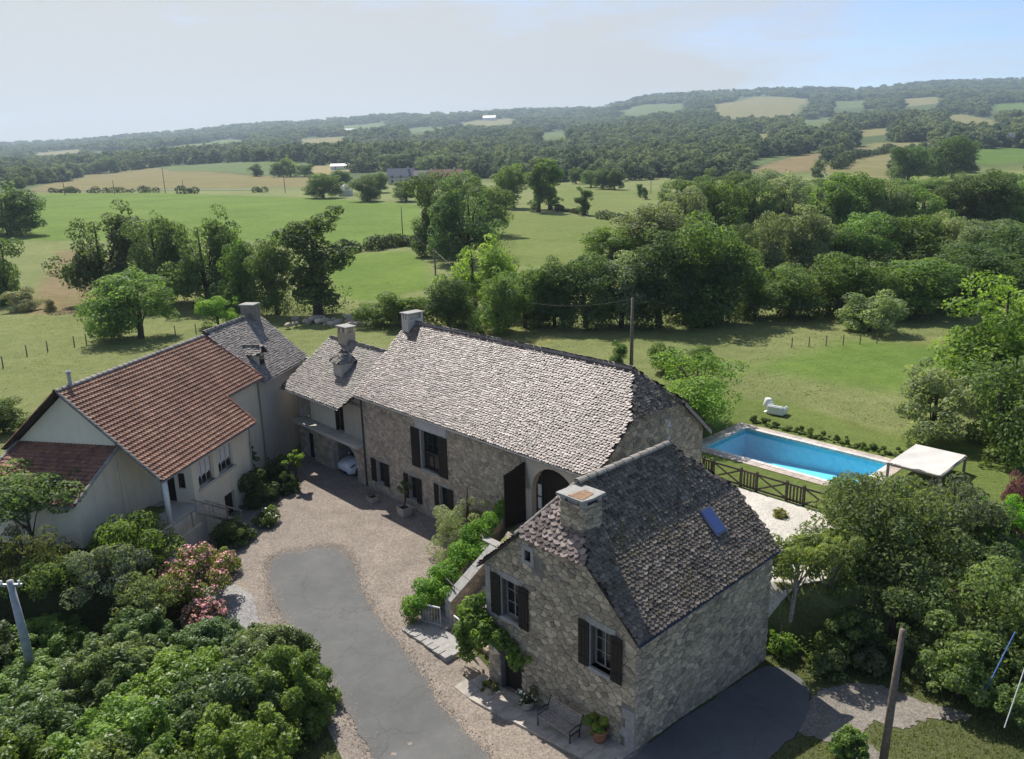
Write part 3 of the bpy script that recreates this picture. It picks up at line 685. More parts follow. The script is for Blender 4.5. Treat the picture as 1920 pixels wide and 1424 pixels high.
def window(parent, fr, u0, v0, u1, v1, depth=0.18, cols=2, rows=3, m='wood_dark', name='window', bar=0.05, leaf='glass'):
    """frame, bars and panes set back in the opening"""
    mb = MB(); b = bar
    mb.box(u0, -depth - 0.05, v0, u0 + b, -depth, v1); mb.box(u1 - b, -depth - 0.05, v0, u1, -depth, v1)
    mb.box(u0 + b, -depth - 0.05, v0, u1 - b, -depth, v0 + b); mb.box(u0 + b, -depth - 0.05, v1 - b, u1 - b, -depth, v1)
    w = (u1 - u0 - 2 * b) / cols; h = (v1 - v0 - 2 * b) / rows
    for i in range(1, cols): mb.box(u0 + b + w * i - 0.025, -depth - 0.045, v0 + b, u0 + b + w * i + 0.025, -depth + 0.004, v1 - b)
    for j in range(1, rows): mb.box(u0 + b, -depth - 0.042, v0 + b + h * j - 0.014, u1 - b, -depth - 0.004, v0 + b + h * j + 0.014)
    o = mb.build(name, M[m], parent); o.matrix_local = fr
    for i in range(cols):
        g = MB(); g.box(u0 + b + w * i + 0.026, -depth - 0.035, v0 + b, u0 + b + w * (i + 1) - 0.026, -depth - 0.028, v1 - b)
        g.build('pane', M[leaf], o)
    return o
def shutter(parent, fr, u0, v0, u1, v1, m='wood_dark', off=0.07, label=None):
    mb = MB(); n = max(3, int((u1 - u0) / 0.13)); w = (u1 - u0) / n
    for i in range(n): mb.box(u0 + w * i + 0.006, off, v0, u0 + w * (i + 1) - 0.006, off + 0.035, v1)
    for z in (v0 + 0.15 * (v1 - v0), v0 + 0.82 * (v1 - v0)): mb.box(u0 + 0.02, off + 0.034, z, u1 - 0.02, off + 0.058, z + 0.09)
    mb.box(u0 + 0.01, off - 0.012, v0 + 0.02, u1 - 0.01, off + 0.002, v1 - 0.02)
    o = mb.build('shutter', M[m], parent); o.matrix_local = fr; return o
def slab(parent, name, fr, u0, v0, u1, v1, y0, y1, m):
    o = MB().box(u0, y0, v0, u1, y1, v1).build(name, M[m], parent); o.matrix_local = fr; return o
def quoins(parent, fr, u, z0, z1, side, rng, m='dressed', n=None):
    """dressed corner stones, each a part"""
    z = z0; i = 0
    while z < z1 - 0.2:
        h = rng.uniform(0.26, 0.42); L = rng.uniform(0.5, 0.75) if i % 2 == 0 else rng.uniform(0.28, 0.42)
        u0, u1 = (u - L, u) if side > 0 else (u, u + L)
        o = MB().box(u0 + 0.01, -0.02, z + 0.008, u1 - 0.002 * side, 0.055 + 0.012 * rng.random(), min(z + h, z1) - 0.008).build('quoin', M[m], parent); o.matrix_local = fr
        z += h; i += 1
# ---------------------------------------------------------------- the long stone farmhouse
Zr = Matrix.Rotation
def world_of(root): return Matrix.Translation(root.location) @ Matrix.Rotation(root.rotation_euler.z, 4, 'Z')
def chimney(parent, x0, y0, x1, y1, z0, z1, m, cap='dressed', posts=True, flat=0.08, over=0.09):
    mb = MB(); zt = z1 - (0.34 if posts else 0.0)
    mb.box(x0, y0, z0, x1, y1, zt)
    o = mb.build('chimney', M[m], parent)
    if posts:
        p = MB(); w = 0.16
        for (a, b) in ((x0, y0), (x1 - w, y0), (x0, y1 - w), (x1 - w, y1 - w), ((x0 + x1 - w) / 2, y0), ((x0 + x1 - w) / 2, y1 - w)): p.box(a, b, zt, a + w, b + w, z1)
        p.box(x0 + 0.2, y0 + 0.2, zt - 0.02, x1 - 0.2, y1 - 0.2, z1 - 0.06)
        p.build('vent_posts', M[m], o)
    MB().prism([(x0 - over, y0 - over), (x1 + over, y0 - over * 0.6), (x1 + over * 0.8, y1 + over), (x0 - over, y1 + over)], z1, z1 + flat).build('cap_slab', M[cap], o)
    return o
M['rusty'] = simple('rusty', (0.26, 0.17, 0.11), 0.9, 0.1, 0.35, 5)
PR_MAIN = shingle_protos('lauze_main', seed=3); PR_DARK = shingle_protos('lauze_dark', seed=4); PR_GREY = shingle_protos('lauze_grey', seed=5)
PR_RED = tile_protos('tile_red'); PR_OR = tile_protos('tile_orange')

fh = tag(empty('stone_farmhouse', (MO[0], MO[1], 0), TH), 'long stone farmhouse with a big pale stone-shingled roof beside the courtyard', 'house')
FW = world_of(fh)
L, W = 19.32, 8.48
f_front = frame((0, 0, 0), (1, 0, 0)); f_right = frame((L, 0, 0), (0, 1, 0)); f_back = frame((L, W, 0), (-1, 0, 0)); f_left = frame((0, W, 0), (0, -1, 0))
op_front = [(6.12, 2.92, 7.72, 5.28), (1.34, 0.72, 2.12, 2.16), (4.70, 0.62, 5.46, 2.12), (7.62, 1.0, 8.4, 2.3), (15.1, 2.35, 18.2, 5.74)]
ol = [(0, -0.6), (L, -0.6), (L, 6.42), (0, 6.42)]
wf = wall(fh, ol, f_front, op_front, 'mortar_light')
plaster_zones = [(5.6, 5.34, 8.5, 6.0), (14.4, 2.2, L, 6.42)]
dress_wall(wf, ol, op_front + plaster_zones, 0.26, 0.165, 'rubble_warm', 11, single=300, fr_world=FW @ f_front, h=(0.012, 0.045))
olr = [(0, -0.6), (W, -0.6), (W, 6.42), (6.35, 8.22), (2.1, 8.22), (0, 6.42)]
wr = wall(fh, olr, f_right, (), 'mortar')
dress_wall(wr, olr, (), 0.36, 0.24, 'rubble', 12, h=(0.01, 0.04), keep=lambda u, v: v > 1.5)
wall(fh, [(0, -0.6), (L, -0.6), (L, 6.4), (0, 6.4)], f_back, (), 'mortar')
wall(fh, [(0, -0.6), (W, -0.6), (W, 6.4), (W / 2, 9.95), (0, 6.4)], f_left, (), 'mortar')
slab(fh, 'plaster_panel', f_front, 5.6, 5.30, 8.45, 5.98, 0.0, 0.03, 'plaster_patch')
# arched barn doorway: plastered surround, glazed strip, dark doors, one leaf standing open
def arch_surround():
    mb = MB(); c, hw, sp, ri = 16.65, 1.52, 4.2, 1.5
    n = 14; arc = [(c - hw * math.cos(math.pi * i / n), sp + ri * math.sin(math.pi * i / n)) for i in range(n + 1)]
    for y in (0.0, 0.03):
        pass
    pts_in = [(c - hw, 2.35)] + arc + [(c + hw, 2.35)]
    x0, x1, z1 = 14.5, L - 0.02, 6.40
    outp = []
    for (x, z) in pts_in:
        if z <= sp + 0.01: outp.append((x0 if x < c else x1, z))
        else:
            t = (x - (c - hw)) / (2 * hw); outp.append((x0 + (x1 - x0) * t, z1))
    k = len(pts_in)
    vs = [(x, 0.035, z) for x, z in pts_in] + [(x, 0.035, z) for x, z in outp] + [(x, -0.4, z) for x, z in pts_in]
    fs = [(i, i + 1, k + i + 1, k + i) for i in range(k - 1)] + [(i + 1, i, 2 * k + i, 2 * k + i + 1) for i in range(k - 1)]
    # corner fillers
    vs += [(x0, 0.035, z1), (x1, 0.035, z1)]
    fs += [(k + 1, k + 2, len(vs) - 2)] if False else []
    mb.add(vs, fs)
    mb.add([(x0, 0.035, sp), (x0, 0.035, z1), (outp[2][0], 0.035, z1), (c - hw, 0.035, sp)], [(0, 1, 2, 3)])
    mb.add([(x1, 0.035, sp), (x1, 0.035, z1), (outp[-3][0], 0.035, z1), (c + hw, 0.035, sp)], [(0, 1, 2, 3)])
    o = mb.build('arch_surround', M['render_grey'], fh); o.matrix_local = f_front
arch_surround()
dr = MB(); dr.box(15.55, -0.42, 2.35, 18.2, -0.36, 5.74)
for i in range(14): dr.box(15.6 + i * 0.185, -0.365, 2.4, 15.6 + i * 0.185 + 0.17, -0.345, 5.7)
dr = dr.build('barn_door', M['wood_dark'], fh); dr.matrix_local = f_front
sl = MB(); sl.box(15.12, -0.4, 2.4, 15.18, -0.3, 5.3); sl.box(15.5, -0.4, 2.4, 15.58, -0.3, 5.7)
for z in (2.4, 3.1, 3.8, 4.5, 5.1): sl.box(15.18, -0.4, z, 15.5, -0.32, z + 0.06)
sl = sl.build('glazed_strip', M['iron'], fh); sl.matrix_local = f_front
for z in (2.46, 3.16, 3.86, 4.56):
    MB().box(15.18, -0.38, z, 15.5, -0.365, z + 0.64).build('pane', M['cloth_white'] if z < 4.5 else M['glass'], sl)
lf = MB()
for i in range(8):
    y0 = 0.05 + i * 0.16; lf.box(-0.03, y0, 2.42, 0.03, y0 + 0.152, 5.62 - 0.05 * i)
for z in (2.9, 4.9): lf.box(0.03, 0.06, z, 0.06, 1.3, z + 0.12)
lf = lf.build('open_door_leaf', M['wood_dark'], fh); lf.matrix_local = f_front @ Matrix.Translation((14.72, 0.02, 0)) @ Zr(math.radians(8), 4, 'Z')
# windows and shutters
window(fh, f_front, 6.12, 2.92, 7.72, 5.28, 0.2, 2, 3); shutter(fh, f_front, 5.22, 2.90, 6.02, 5.30); shutter(fh, f_front, 7.76, 2.90, 8.52, 5.30)
bl = MB(); bl.box(6.2, -0.12, 2.95, 7.66, -0.08, 3.0); bl.box(6.2, -0.12, 3.95, 7.66, -0.08, 4.0)
for i in range(13): bl.box(6.24 + i * 0.117, -0.11, 3.0, 6.26 + i * 0.117, -0.09, 3.95)
bl = bl.build('window_guard_rail', M['iron'], fh); bl.matrix_local = f_front
slab(fh, 'stone_jamb', f_front, 6.02, 2.92, 6.14, 5.28, -0.15, 0.05, 'dressed')
for (u0, v0, u1, v1, s0, s1, s2, s3) in ((1.34, 0.72, 2.12, 2.16, 0.76, 1.28, 2.16, 2.68), (4.70, 0.62, 5.46, 2.12, 4.24, 4.66, 5.5, 5.98), (7.62, 1.0, 8.4, 2.3, 7.2, 7.58, 8.44, 8.9)):
    window(fh, f_front, u0, v0, u1, v1, 0.2, 2, 2)
    shutter(fh, f_front, s0, v0 - 0.03, s1, v1 + 0.03); shutter(fh, f_front, s2, v0 - 0.03, s3, v1 + 0.03)
    slab(fh, 'sill', f_front, u0 - 0.1, v0 - 0.12, u1 + 0.1, v0, -0.2, 0.07, 'dressed'); slab(fh, 'lintel', f_front, u0 - 0.15, v1, u1 + 0.15, v1 + 0.2, -0.2, 0.045, 'dressed')
slab(fh, 'sill', f_front, 5.9, 2.80, 7.95, 2.92, -0.2, 0.08, 'dressed')
# roof
def zf(b): return 6.18 + (b + 0.38) * 0.855
RM = [[(-0.25, -0.38, 6.18), (L + 0.25, -0.38, 6.18), (L + 0.3, 2.1, zf(2.1)), (18.0, 4.24, 10.13), (-0.25, 4.24, 10.13)],
      [(L + 0.25, W + 0.38, 6.18), (-0.25, W + 0.38, 6.18), (-0.25, 4.24, 10.13), (18.0, 4.24, 10.13), (L + 0.3, W - 2.1, zf(2.1))],
      [(L + 0.3, 2.1, zf(2.1)), (L + 0.3, W - 2.1, zf(2.1)), (18.0, 4.24, 10.13)]]
rf = deck(fh, RM); rng = random.Random(21)
it = lay_roof(RM[0], PR_MAIN, 0.138, 0.195, 0.048, rng, tilt=0.17); hidden = lay_roof(RM[1], PR_MAIN, 0.26, 0.42, 0.05, rng); hip = lay_roof(RM[2], PR_DARK, 0.150, 0.215, 0.046, rng)
split_pieces(rf, FW, PR_MAIN, it, 300, 'shingle', 'shingles', 'lauze_main')
split_pieces(rf, FW, PR_MAIN, hidden, 0, 'shingle', 'rear_shingles', 'lauze_main')
split_pieces(rf, FW, PR_DARK, hip, 0, 'shingle', 'hip_shingles', 'lauze_dark')
ridge_tiles(rf, (-0.25, 4.24, 10.12), (18.0, 4.24, 10.12), 'ridge_grey', 0.16, 0.46)
gutter(fh, (-0.3, -0.45, 6.13), (L + 0.25, -0.45, 6.13))
MB().tube([(0.12, -0.1, 6.1), (0.12, -0.09, 0.1)], 0.05, 8).build('downpipe', M['iron'], fh)
bb = MB()
for y0, z0, y1, z1 in ((W - 2.1, zf(2.1), W + 0.4, 6.16),): bb.add([(L + 0.32, y0, z0), (L + 0.32, y1, z1), (L + 0.32, y1, z1 - 0.22), (L + 0.32, y0, z0 - 0.22), (L + 0.27, y0, z0), (L + 0.27, y1, z1), (L + 0.27, y1, z1 - 0.22), (L + 0.27, y0, z0 - 0.22)], [(0, 1, 2, 3), (4, 7, 6, 5), (0, 4, 5, 1), (3, 2, 6, 7), (1, 5, 6, 2), (0, 3, 7, 4)])
bb.build('barge_board', M['wood_grey'], fh)
chimney(fh, -0.15, 3.55, 0.55, 4.75, 9.0, 10.75, 'render_grey')

# ---------------------------------------------------------------- stone cottage in front
ct = tag(empty('stone_cottage', (FO[0], FO[1], 0), TH), 'small rubble stone cottage with a steep dark mossy stone roof and thick chimney', 'house')
CW = world_of(ct); CWd, CD = 7.31, 8.68
c_front = frame((-CWd, 0, 0), (1, 0, 0)); c_right = frame((0, 0, 0), (0, 1, 0)); c_left = frame((-CWd, CD, 0), (0, -1, 0)); c_back = frame((0, CD, 0), (-1, 0, 0))
U = lambda b: CWd - b
opc = [(U(6.42), 3.15, U(5.45) + 0.0, 4.78), (U(1.72), 3.12, U(1.02), 4.74), (U(6.62), -0.75, U(5.42), 1.62), (U(5.10), 5.98, U(4.78), 6.40)]
opc = [(U(6.40), 3.15, U(5.46), 4.78), (U(1.92), 3.12, U(1.02), 4.74), (U(6.62), -0.75, U(5.42), 1.62), (U(5.10), 5.98, U(4.78), 6.40)]
olc = [(0, -1.0), (CWd, -1.0), (CWd, 5.05), (U(2.05), 6.85), (U(5.5), 6.85), (0, 5.2)]
wc = wall(ct, olc, c_front, opc, 'mortar')
dress_wall(wc, olc, opc + [(CWd - 0.55, -1.0, CWd, 2.4), (U(4.75), 5.55, U(4.2), 6.3)], 0.31, 0.19, 'rubble', 31, single=300, fr_world=CW @ c_front, h=(0.015, 0.055))
olcr = [(0, -1.0), (CD, -1.0), (CD, 5.0), (0, 5.0)]
wcr = wall(ct, olcr, c_right, (), 'mortar')
dress_wall(wcr, olcr, (), 0.30, 0.18, 'rubble', 32, single=220, fr_world=CW @ c_right, h=(0.015, 0.055))
olcl = [(0, -1.0), (CD, -1.0), (CD, 5.15), (0, 5.15)]
wcl = wall(ct, olcl, c_left, (), 'mortar'); dress_wall(wcl, olcl, (), 0.40, 0.26, 'rubble', 33)
olcb = [(0, -1), (CWd, -1), (CWd, 5.1), (5.3, 6.85), (2.0, 6.85), (0, 5.0)]
wall(ct, olcb, c_back, (), 'mortar')
rq = random.Random(4)
quoins(ct, c_front, CWd + 0.03, -0.9, 2.4, 1, rq); quoins(ct, c_front, 0.0, 1.4, 5.0, -1, rq, m='dressed')
for (u0, v0, u1, v1), sh in zip(opc[:2], (((U(6.95), U(6.42)), (U(5.42), U(4.9))), ((U(2.42), U(1.95)), (U(0.98), U(0.5))))):
    window(ct, c_front, u0, v0, u1, v1, 0.22, 2, 3, 'wood_grey')
    for a, b in sh: shutter(ct, c_front, a, v0 - 0.06, b, v1 + 0.05, off=0.09)
    slab(ct, 'sill', c_front, u0 - 0.12, v0 - 0.13, u1 + 0.14, v0, -0.22, 0.12, 'dressed')
    slab(ct, 'lintel', c_front, u0 - 0.2, v1, u1 + 0.2, v1 + 0.24, -0.2, 0.06, 'dressed')
    slab(ct, 'stone_jamb', c_front, u0 - 0.15, v0, u0, v1, -0.22, 0.055, 'dressed')
window(ct, c_front, *opc[3], 0.2, 1, 1)
for a in ((opc[3][0] - 0.16, opc[3][1] - 0.15, opc[3][2] + 0.16, opc[3][1]), (opc[3][0] - 0.16, opc[3][1], opc[3][0], opc[3][3]), (opc[3][2], opc[3][1], opc[3][2] + 0.16, opc[3][3]), (opc[3][0] - 0.16, opc[3][3], opc[3][2] + 0.16, opc[3][3] + 0.2)):
    slab(ct, 'window_surround', c_front, *a, -0.2, 0.06, 'dressed')
d = MB(); u0, v0, u1, v1 = opc[2]; n = 8
for i in range(n): d.box(u0 + (u1 - u0) / n * i + 0.006, -0.3, -0.7, u0 + (u1 - u0) / n * (i + 1) - 0.006, -0.25, v1)
d.box(u0, -0.32, -0.7, u1, -0.295, v1); d = d.build('door', M['wood_dark'], ct); d.matrix_local = c_front
MB().box(u0 + 0.1, -0.25, 0.55, u0 + 0.14, -0.2, 0.75).build('door_handle', M['iron'], d)
slab(ct, 'lintel', c_front, u0 - 0.2, v1, u1 + 0.2, v1 + 0.26, -0.25, 0.06, 'dressed')
# roof: steep top, flared foot, small hips front and back
XR = -3.62; RZ = 9.08
def prof(side, x):  # height of the roof surface over local x
    dd = abs(x - XR)
    return RZ - 1.22 * dd if dd < 1.75 else RZ - 1.22 * 1.75 - 0.92 * (dd - 1.75)
xr, xk, xl, xlk = 0.22, XR + 1.75, -CWd - 0.35, XR - 1.75
y0, y1, yf, yb = -0.22, CD + 0.2, 1.25, CD - 2.1
zk = RZ - 1.22 * 1.75
zr_, zl_ = prof(1, xr), prof(-1, xl)
RC = [  # right slope lower, upper; left slope lower, upper; front hip; back hip
    [(xr, y0, zr_), (xr, y1, zr_), (xk, y1, zk), (xk, y0, zk)],
    [(xk, y0, zk), (xk, y1, zk), (XR, yb, RZ), (XR, yf, RZ)],
    [(xl, y1, zl_), (xl, y0, zl_), (xlk, y0, zk), (xlk, y1, zk)],
    [(xlk, y1, zk), (xlk, y0, zk), (XR, yf, RZ), (XR, yb, RZ)],
    [(xlk, y0, zk), (xk, y0, zk), (XR, yf, RZ)],
    [(xk, y1, zk), (xlk, y1, zk), (XR, yb, RZ)]]
rc = deck(ct, RC); rng = random.Random(22); it = []
for k, P in enumerate(RC): it += lay_roof(P, PR_DARK, 0.145, 0.205, 0.052, rng, tilt=0.17) if k not in (4,) else []
split_pieces(rc, CW, PR_DARK, it, 260, 'shingle', 'shingles', 'lauze_dark')
hipf = lay_roof(RC[4], PR_MAIN, 0.18, 0.26, 0.055, rng, tilt=0.16)
split_pieces(rc, CW, PR_MAIN, hipf, 40, 'shingle', 'hip_shingles', 'lauze_main')
ridge_tiles(rc, (XR, yf - 0.1, RZ), (XR, yb + 0.1, RZ), 'ridge_grey', 0.15, 0.5)
ridge_tiles(rc, (xlk - 0.02, y0 + 0.05, zk + 0.03), (XR - 0.02, yf, RZ + 0.02), 'ridge_grey', 0.09, 0.5)
fin = MB(); fin.lathe([(0.07, 0), (0.05, 0.1), (0.03, 0.2), (0.03, 0.5), (0.075, 0.56), (0.08, 0.62), (0.04, 0.68), (0.015, 0.85), (0.0, 0.95)], 10, (XR, yb + 0.05, RZ + 0.1))
fin.build('finial', M['zinc'], rc, True)
gutter(ct, (xr + 0.06, y0, zr_ - 0.03), (xr + 0.06, y1, zr_ - 0.03), 0.075, 'slate_blue')
ch = MB(); cx0, cx1, cy0, cy1 = -3.62, -2.55, 0.30, 1.25
cho = MB().box(cx0, cy0, 6.9, cx1, cy1, 8.72).build('chimney', M['mortar'], ct)
for o_, u_, wd, sd in (((cx0, cy0, 0), (1, 0, 0), cx1 - cx0, 41), ((cx1, cy0, 0), (0, 1, 0), cy1 - cy0, 42), ((cx0, cy1, 0), (0, -1, 0), cy1 - cy0, 43)):
    fr_ = frame(o_, u_); rg = random.Random(sd); mb = MB()
    for c in rubble_cells([(0, 6.9), (wd, 6.9), (wd, 8.72), (0, 8.72)], (), 0.36, 0.13, rg):
        vs, fs = stone_faces(c, rg, h=(0.01, 0.05)); mb.add(vs, fs, rg.random())
    s = mb.build('stonework', M['rubble'], cho); s.matrix_local = fr_; s['kind'] = 'stuff'
pt = MB()
for a, b in ((cx0, cy0), (cx1 - 0.2, cy0), (cx0, cy1 - 0.2), (cx1 - 0.2, cy1 - 0.2)): pt.box(a, b, 8.72, a + 0.2, b + 0.2, 8.9)
pt.box(cx0 + 0.3, cy0 + 0.05, 8.70, cx1 - 0.3, cy0 + 0.2, 8.89); pt.build('vent_posts', M['dressed'], cho)
MB().prism([(cx0 - 0.1, cy0 - 0.12), (cx1 + 0.02, cy0 - 0.1), (cx1 + 0.12, cy0 + 0.3), (cx1 + 0.08, cy1 + 0.1), (cx0 - 0.08, cy1 + 0.08)], 8.9, 8.99).build('cap_slab', M['dressed'], cho)
MB().prism([(cx0 + 0.4, cy0 - 0.06), (cx1 - 0.02, cy0 - 0.02), (cx1 - 0.1, cy1 - 0.3), (cx0 + 0.5, cy1 - 0.25)], 8.992, 9.004).build('rusty_plate', M['rusty'], cho)
fl = MB().add([(cx0 - 0.03, cy0 - 0.02, 7.25), (cx1 + 0.05, cy0 - 0.02, 7.25), (cx1 + 0.18, y0 - 0.02, zk + 0.12), (cx1 - 0.3, y0 + 0.1, zk + 0.3)], [(0, 1, 2, 3)])  # (unused flashing)
# roof window
Mx, Q = roof_plane(RC[0]); sw = MB()
sw.box(0, 0, 0.02, 0.72, 1.15, 0.15); sko = sw.build('roof_window', M['slate_blue'], ct); sko.matrix_local = Mx @ Matrix.Translation((6.2, 1.6, 0))
MB().box(0.06, 0.08, 0.151, 0.66, 1.08, 0.162).build('pane', M['skylight'], sko)

# ---------------------------------------------------------------- linking house over the garage
lk = tag(empty('garage_house', (m2w(-8.4, 0)[0], m2w(-8.4, 0)[1], 0), TH), 'low linking house with stone roof and balcony above the arched garage', 'house')
KW = world_of(lk); KX = 8.38
k_front = frame((0, 0, 0), (1, 0, 0))
opk = [(4.35, -0.5, 7.35, 2.36), (0.9, -0.5, 1.9, 2.0)]
olk = [(0, -0.5), (KX - 0.02, -0.5), (KX - 0.02, 2.7), (0, 2.7)]
wk = wall(lk, olk, k_front, opk, 'mortar_light'); dress_wall(wk, olk, opk, 0.32, 0.22, 'rubble_warm', 51, h=(0.012, 0.045))
sp = MB()      # arch spandrels
for (cx, sgn) in ((5.85, 1), (5.85, -1)):
    n = 8; arc = [(cx + sgn * 1.5 * math.cos(math.pi / 2 * i / n), 1.2 + 1.16 * math.sin(math.pi / 2 * i / n)) for i in range(n + 1)]
    for i in range(n):
        q = [arc[i], arc[i + 1], (arc[i + 1][0], 2.37), (arc[i][0], 2.37)]
        sp.add([(x, 0.02, z) for x, z in q] + [(x, -0.35, z) for x, z in q], [(0, 1, 2, 3), (0, 4, 5, 1)])
s = sp.build('arch_spandrel', M['mortar_light'], lk); s.matrix_local = k_front
gi = MB(); gi.box(4.0, 0.5, -0.4, 4.3, 6.5, 2.6); gi.box(7.42, 0.5, -0.4, 7.7, 6.5, 2.6); gi.box(4.0, 6.3, -0.4, 7.7, 6.5, 2.6); gi.box(4.0, 0.46, 2.4, 7.7, 6.4, 2.6)
gi.build('garage_lining', M['mortar'], lk)
dw = MB().box(0.9, -0.3, -0.4, 1.9, -0.25, 2.0).build('door', M['wood_dark'], lk); dw.matrix_local = k_front
slab(lk, 'balcony_slab', k_front, 0.2, 2.62, KX - 0.05, 2.82, -0.6, 0.55, 'render_grey')
k_up = frame((0, 0.42, 0), (1, 0, 0))
wall(lk, [(1.1, 2.8), (4.45, 2.8), (4.45, 5.75), (1.1, 5.75)], k_up, (), 'render_white')
wall(lk, [(5.45, 2.8), (KX - 0.1, 2.8), (KX - 0.1, 6.4), (5.45, 5.75)], k_up, (), 'render_cream')
slab(lk, 'door', k_up, 4.62, 2.82, 5.45, 4.9, -0.3, -0.24, 'wood_dark'); slab(lk, 'door_post', k_up, 4.45, 2.82, 4.62, 5.5, -0.15, 0.04, 'wood_dark')
slab(lk, 'fascia_beam', k_up, 1.1, 5.05, KX - 0.1, 5.2, -0.1, 0.09, 'wood_grey')
bk = MB(); bk.box(0.0, 6.1, -0.5, KX, 6.4, 5.6); bk.box(0.0, 1.6, -0.5, 0.3, 6.1, 5.4); bk.box(0.3, 2.2, 2.82, 1.1, 2.4, 5.6); bk.box(0.02, 0.05, 2.83, 0.28, 1.59, 5.5); bk.box(-2.4, 2.2, -0.5, 0.3, 2.4, 6.4); bk.build('wall', M['mortar_light'], lk)
RK = [[(-0.2, -1.0, 5.2), (7.25, -1.0, 5.2), (KX - 0.29, 0.4, 6.207), (KX - 0.27, 3.1, 8.15), (0.1, 3.1, 8.15)],
      [(KX - 0.27, 7.2, 5.2), (-0.2, 7.2, 5.2), (0.1, 3.1, 8.15), (KX - 0.27, 3.1, 8.15)]]
rk = deck(lk, RK); rng = random.Random(23)
split_pieces(rk, KW, PR_GREY, lay_roof(RK[0], PR_GREY, 0.160, 0.23, 0.044, rng, tilt=0.14), 120, 'shingle', 'shingles', 'lauze_grey')
split_pieces(rk, KW, PR_GREY, lay_roof(RK[1], PR_GREY, 0.28, 0.45, 0.05, rng), 0, 'shingle', 'rear_shingles', 'lauze_grey')
ridge_tiles(rk, (0.1, 3.1, 8.14), (KX - 0.3, 3.1, 8.14), 'ridge_grey', 0.14, 0.44)
gutter(lk, (-0.25, -1.06, 5.16), (7.25, -1.06, 5.16))
chimney(lk, 1.6, 2.75, 2.7, 3.5, 7.3, 9.15, 'rubble', 'dressed')
tw = MB().box(4.1, 0.75, 5.9, 5.05, 1.75, 7.45).build('chimney', M['render_grey'], lk)
RT = [[(3.92, 0.58, 7.42), (5.23, 0.58, 7.42), (4.65, 1.25, 8.25)], [(5.23, 0.58, 7.42), (5.23, 1.92, 7.42), (4.65, 1.25, 8.25)], [(5.23, 1.92, 7.42), (3.92, 1.92, 7.42), (4.65, 1.25, 8.25)], [(3.92, 1.92, 7.42), (3.92, 0.58, 7.42), (4.65, 1.25, 8.25)]]
tr = deck(tw, RT, name='chimney_hood'); it = []
for P in RT: it += lay_roof(P, PR_GREY, 0.17, 0.26, 0.045, rng)
split_pieces(tw, KW, PR_GREY, it, 0, 'shingle', 'shingles', 'lauze_grey')

# ---------------------------------------------------------------- rendered house with the red tiled roof
an = tag(empty('rendered_house', (AO[0], AO[1], 0), TA), 'cream rendered house with a wide red-brown tiled roof and covered porch', 'house')
NW = world_of(an)
n_front = frame((0, -4.7, 0), (1, 0, 0)); n_gable = frame((0.25, 3.3, 0), (0, -1, 0)); n_side = frame((0, -2.45, 0), (1, 0, 0)); n_porch = frame((3.0, -2.45, 0), (0, -1, 0))
def za(ab): return 9.38 - 0.8596 * ab
opn = [(3.5, 2.88, 5.02, 4.36), (5.52, 2.88, 7.12, 4.36), (5.72, -0.4, 6.86, 1.42), (4.9, 0.95, 5.03, 1.4)]
wall(an, [(3.0, -0.6), (9.05, -0.6), (9.05, 5.2), (3.0, 5.2)], n_front, opn, 'render_white')
for k in (0, 1):
    w_ = window(an, n_front, *opn[k], 0.16, 3, 1, 'wood_grey', bar=0.07)
    u0, v0, u1, v1 = opn[k]
    for i in range(3):            # white curtains drawn to points behind the panes
        a = u0 + 0.07 + (u1 - u0 - 0.14) / 3 * i; b = a + (u1 - u0 - 0.14) / 3 - 0.03; m_ = (a + b) / 2
        cu = MB(); cu.add([(a + 0.03, -0.155, v1 - 0.08), (b, -0.155, v1 - 0.08), (b, -0.155, v0 + 0.35), (m_ + 0.1, -0.150, v0 + 0.62), (m_, -0.152, v0 + 0.55), (a + 0.03, -0.155, v0 + 0.5 if i else v0 + 0.3)], [(0, 1, 2, 3, 4, 5)])
        cu.build('curtain', M['cloth_white'], w_)
    slab(an, 'sill', n_front, u0 - 0.12, v0 - 0.14, u1 + 0.14, v0, -0.16, 0.10, 'render_grey')
dd = MB().box(5.74, -0.28, -0.4, 6.84, -0.22, 1.4).build('basement_door', M['wood_dark'], an); dd.matrix_local = n_front
wall(an, [(0, 2.0), (3.3 + 2.45, 2.0), (3.3 + 2.45, za(2.45) - 0.2), (3.3, 9.2), (0, za(3.3) - 0.15)], n_gable, (), 'render_white')
wall(an, [(0.25, 2.0), (3.0, 2.0), (3.0, za(2.45) - 0.15), (0.25, za(2.45) - 0.15)], n_side, (), 'render_white')
opp = [(0.2, 2.22, 1.1, 4.2), (1.28, 3.05, 1.75, 3.95)]
wall(an, [(0, 2.1), (2.25, 2.1), (2.25, 5.2), (0, za(2.5) - 0.1)], n_porch, opp, 'render_white', 0.25)
pd = MB().box(0.22, -0.2, 2.22, 1.08, -0.14, 4.18).build('porch_door', M['wood_dark'], an); pd.matrix_local = n_porch
window(an, n_porch, *opp[1], 0.12, 1, 2)
fl_ = MB(); fl_.box(-2.6, -5.25, 1.85, 3.0, -2.45, 2.22); fl_.box(-2.6, -5.2, -0.6, 3.0, -4.9, 1.85); fl_.box(-2.6, -4.9, -0.6, -2.4, -2.45, 1.85)
fl_.build('porch_terrace', M['render_grey'], an)
MB().tube([(0.42, -4.85, 2.2), (0.42, -4.85, 4.95)], 0.14, 14).build('porch_column', M['paint_white'], an, True)
wall(an, [(0, -0.6), (1.7, -0.6), (1.7, 6.2), (0, 5.1)], frame((9.05, -4.7, 0), (0, 1, 0)), (), 'render_white')
opb = [(1.15, 4.75, 1.75, 5.5)]
